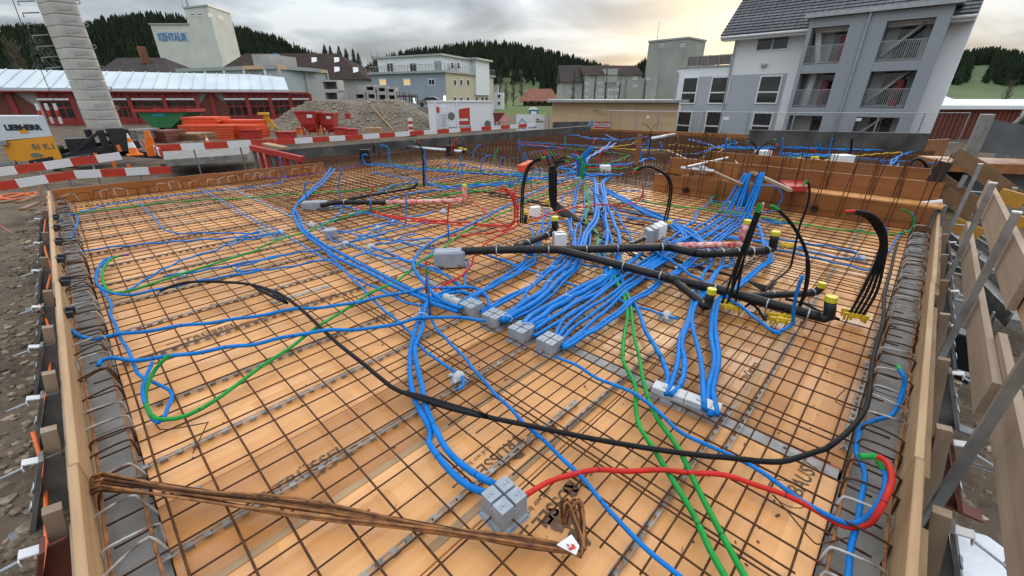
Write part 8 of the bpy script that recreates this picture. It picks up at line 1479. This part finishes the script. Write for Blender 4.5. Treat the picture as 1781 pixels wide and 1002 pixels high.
# orange string line
def rope(P, label, r_=.006): m = MB(); m.tube(cr(P, .05), r_, 6); one('orange_rope', m, MT['orange_rope'], label, 'rope', None, True)
rope([gz(*px('z5', x, y), z) for x, y, z in ((232, 118, .1), (240, 150, .08), (221, 280, .04), (224, 375, .03), (252, 480, .03), (235, 580, .0))], 'orange rope at the far part of the left planks', .009); rope([gz(*px('z5', x, y), z) for x, y, z in ((195, 658, .0), (240, 760, -.05), (262, 880, -.06))] + [gz(*px('z6', x, y), z) for x, y, z in ((235, 0, -.06), (222, 110, -.05), (208, 200, -.02))], 'orange rope between the left brackets', .008); rope([gz(*px('z6', x, y), z) for x, y, z in ((150, 345, .04), (180, 450, -.04), (205, 560, -.08), (212, 800, -.09), (215, 1010, -.1), (220, 1180, -.1))], 'orange rope running to the lower left corner', .009)
rope([gz(*px('z5', x, y), -.3) for x, y in ((0, 135), (60, 122), (120, 108), (180, 100), (150, 122), (60, 135), (0, 118), (90, 105), (170, 115))], 'tangle of orange rope behind the far left corner', .02); rope([gz(*px('z5', x, y), -.28) for x, y in ((0, 262), (40, 288), (80, 310), (140, 330), (210, 360), (235, 380))], 'thin orange string on the gravel bank', .004)
for i, (a, b, w_) in enumerate([((70, 665), (175, 640), .05), ((95, 150), (185, 118), .12), ((110, 185), (190, 150), .1), ((0, 150), (70, 140), .14)]):
    p, q = gz(*px('z5', *a), -.27), gz(*px('z5', *b), -.27); m = MB(); m.beam(p, q, w_, .04); one('loose_timber', m, MT['board_brown' if i else 'rust'], ['rusty flat bar lying on the gravel bank', 'upper loose board at the far left corner', 'lower loose board at the far left corner', 'loose board at the left picture edge'][i], 'timber')
for i, (x, y) in enumerate(((185, 85), (115, 72))):
    p = gz(*px('z5', x + 20, y + 20), -.3); q = gdepth(*px('z5', x, y - 40), p.x*FWD.x + p.y*FWD.y); m = MB(); m.beam(p, q, .05, .04); one('stake_far', m, MT['plank'], ['squared stake at the far left shuttering corner', 'second squared stake behind the far left corner'][i], 'stake')
for i, x in enumerate((.9, 1.75, 2.6, 3.4)): m = MB(); m.beam((x, 9.72, -.7), (x, 9.72, .16), .09, .05, (0, 1, 0)); one('back_stake', m, MT['board_brown'], '%s stake behind the far left board, counted from the left' % ord_[i].replace('nearest', 'first'), 'stake')

# ---- guard rail on the right
GY = -.49
for i, (x, zt) in enumerate([(2.2, .95), (3.75, .92), (5.3, .88), (7.1, .85)]):
    t = thing('guard_post', '%s galvanised guard rail post on the right side' % ord_[i], 'guard rail post', (x, GY, -.6), 'guard rail posts'); zt += .0
    part(t, 'tube', 'galv', lambda m: m.box((x, GY, (zt - .5)/2), (.036, .036, zt + .5)))
    part(t, 'top_cap', 'white', lambda m: m.box((x, GY, zt + .004), (.04, .04, .008)))
    for z in (.16, .55): part(t, 'board_hook', 'galv', lambda m: (m.cyl((x, GY - .01, z), (x + .02, GY - .12, z), .007, .007, 6), m.cyl((x + .02, GY - .12, z), (x + .02, GY - .12, z + .14), .007, .007, 6)))
def rail_board(x0, x1, z0, z1, y, label, mt='plank_grey', tilt=0.0):
    m = MB(); m.hexa([Vector(q) for q in ((x0, y - .016, z0), (x1, y - .016, z0 + tilt), (x1, y + .016, z0 + tilt), (x0, y + .016, z0), (x0, y - .016, z1), (x1, y - .016, z1 + tilt), (x1, y + .016, z1 + tilt), (x0, y + .016, z1))]); one('guard_board', m, MT[mt], label, 'board', 'guard rail boards')
rail_board(2.6, 6.3, .17, .36, GY - .05, 'lower guard rail board, far length, on the right'); rail_board(.9, 3.15, .20, .40, GY - .085, 'lower guard rail board, near length, on the right'); rail_board(1.15, 2.2, .17, .30, GY - .12, 'short narrow board behind the near lower guard board', 'plank')
rail_board(3.05, 6.2, .56, .79, GY - .05, 'upper pale guard rail board on the right'); rail_board(1.9, 3.3, .56, .80, GY - .09, 'upper near guard rail board with yellow edge', 'plank')
def slanted(name, a, b, ht, mt, label, r_='k8', X=None, cat='board', th=.03):
    p, q = gx(r_, *a, X), gx(r_, *b, X); m = MB(); m.beam(p, q, th, ht); one(name, m, MT[mt], label, cat)
XR = 7.75
slanted('film_board', (300, 430), (700, 720), .17, 'board_brown', 'upper brown film faced board of the back guard rail', X=XR); slanted('film_board', (270, 405), (560, 570), .13, 'board_brown', 'brown board behind the upper back guard board', X=XR + .1); slanted('film_board', (160, 580), (420, 760), .16, 'board_brown', 'middle brown board of the back guard rail', X=XR - .05); slanted('film_board', (195, 660), (480, 910), .16, 'board_brown', 'lower brown board of the back guard rail', X=XR - .12)
for i, (x0, y0, x1, y1) in enumerate([(675, 640, 560, 830), (345, 560, 300, 640), (160, 720, 60, 960), (210, 760, 140, 960)]):
    p, q = gx('k8', x0, y0, XR - .15), gx('k8', x1, y1, XR - .15); m = MB(); m.beam(p, q, .045, .045); one('guard_post', m, MT['galv'], ['short post at the right end of the back guard rail', 'short post between the back boards', 'left post below the white roll', 'second post below the white roll'][i], 'guard rail post', 'back guard rail posts')
# yellow formwork beams and steel profiles beyond the guard rail
for i, (a, b) in enumerate([((250, 880), (440, 960)), ((640, 860), (736, 890)), ((560, 690), (736, 740))]): slanted('formwork_beam', a, b, .16, 'beam_yellow', ['left yellow formwork beam below the guard rail', 'right yellow formwork beam at the picture edge', 'upper formwork beam behind the posts'][i], X=XR - .3, cat='beam', th=.08)
def prof(r_, pts, w_, label, z): P = [gz(*px(r_, *p), z) for p in pts]; m = MB(); m.beam(P[0], P[1], w_, .10); m.beam(P[0] + Vector((0, w_*.5, .06)), P[1] + Vector((0, w_*.5, .06)), .02, .1); m.beam(P[0] - Vector((0, w_*.5, -.06)), P[1] - Vector((0, w_*.5, -.06)), .02, .1); one('steel_profile', m, MT['steelgrey'], label, 'steel profile')
prof('y4', [(400, 590), (670, 830)], .2, 'grey steel profile lying beyond the guard rail, upper', -.45); prof('y4', [(420, 680), (670, 930)], .22, 'grey steel profile lying beyond the guard rail, lower', -.5); prof('y4', [(470, 600), (620, 700)], .12, 'short steel profile between the posts', -.4)
m = MB(); P = [gz(*px('y4', x, y), -.55) for x, y in ((360, 740), (560, 880), (540, 1000), (400, 930))]; m.hexa([p - Vector((0,0,.5)) for p in P] + P); one('black_tub', m, MT['black_paint'], 'black plastic trough below the guard boards', 'tub')
slanted('black_sheet', (60, 700), (215, 470), .14, 'black_paint', 'black plastic sheet folded at the end of the opening board', X=7.62, cat='sheet'); m = MB(); m.cyl(gx('k8', 40, 750, 7.45), gx('k8', 190, 735, 7.45), .03, .03, 10); one('white_roll', m, MT['white'], 'white roll lying at the end of the opening board', 'roll')
m = MB(); m.cyl(gy('y4', 275, 597, -.45), gy('y4', 360, 597, -.45), .012, .012, 8); one('red_tube', m, MT['redpaint'], 'thin red tube behind the far right planks', 'tube')

# ---- bent bar bundle in the foreground
bb = thing('bar_bundle', 'bundle of rust orange bent bars lying across the foreground', 'reinforcement', tuple(gz(600, 900)))
e0 = [(176, 832), (600, 893), (1012, 962)]
rb_ = random.Random(5)
for k in range(11):
    j = lambda s_: rb_.uniform(-s_, s_); dy = (k % 4)*5.5 - 8; dz = .014*(k // 4)
    P = [gz(178 + j(5), 838 + dy*1.5 + j(4), .115 + dz*.6), gz(330, 857 + dy*1.6 + j(8), .095 + dz), gz(520, 884 + dy*1.3 + j(7), .08 + dz + j(.006)), gz(740, 917 + dy + j(6), .065 + dz), gz(900, 941 + dy*.8 + j(3), .06 + dz), gz(1000 - 2*(k % 3), 957 + dy*.7, .055 + dz)]
    c_ = gz(1018 - 3*(k % 4), 960 + dy*.6, .06 + dz); up = gz(1016 - 5*(k % 5), 905, .075 + dz); t1 = gz(1012 - 7*(k % 5), 874 + 2*(k % 3), .11 + dz); h1 = gz(1000 - 6*(k % 5), 871 + 3*(k % 3), .12 + dz); h2 = gz(985 - 2*(k % 6), 905 + 3*(k % 4), .07)
    part(bb, 'bent_bar', 'rust' if k % 3 else 'rebar', lambda m: m.tube(cr(P + [c_, up, t1, h1, h2], .05), .0052, 7), True)
    # hooked left end
    part(bb, 'bar_hook', 'rust', lambda m: m.tube(cr([P[0], P[0] + Vector((-.02, .012, -.004)), P[0] + Vector((-.03, .03, -.02)), P[0] + Vector((-.01, .05, -.03 - .002*k))], .02), .0052, 6), True)
Q = [gz(968, 948, .105), gz(1002, 966, .105), gz(1008, 950, .115), gz(994, 930, .115), gz(985, 936, .12)]
tg_ = part(bb, 'paper_tag', 'white', lambda m: m.prism(Q, (0, 0, .0015))); c_ = sum(Q, Vector()) / 5; dx_ = (gz(985, 955, .1) - gz(1003, 948, .1)).normalized()
mt_ = frame(c_ + Vector((0, 0, .0022)), dx_, dx_.cross(Vector((0,0,-1)))); text('tag_mark', 'E', .05, MT['redpaint'], mt_, bb, .0004, .003)
# loose bent wires on the mesh
for i, (r_, pts) in enumerate([('w1', [(190, 250), (215, 295), (300, 290), (435, 265), (440, 275), (375, 410)]), ('w4', [(425, 360), (560, 520), (650, 630), (740, 730), (800, 738), (960, 700), (1060, 685)]), ('w3', [(925, 480), (850, 580), (1000, 640)]), ('w2', [(660, 760), (740, 790), (700, 830)])]):
    m = MB(); m.tube(cr([gz(*px(r_, *p), .055) for p in pts], .04), .003, 6); one('loose_wire', m, MT['rebar'], ['bent tie wire beside the lower left hook', 'long bent wire at the lower right edge', 'short bent wire on the right mesh', 'small bent wire near the black duct end'][i], 'wire')
for i, (r_, x, y) in enumerate([('w1', 395, 578), ('q1', 1250, 38), ('z6', 900, 602)]):
    if i == 2: continue
    p = gz(*px(r_, x, y), .01); m = MB(); m.cyl(p, p + Vector((0, 0, .004)), .012, .012, 12); one('washer', m, MT['galv'], ['shiny washer beside the bar bundle', 'small white washer at the opening board'][i], 'washer')
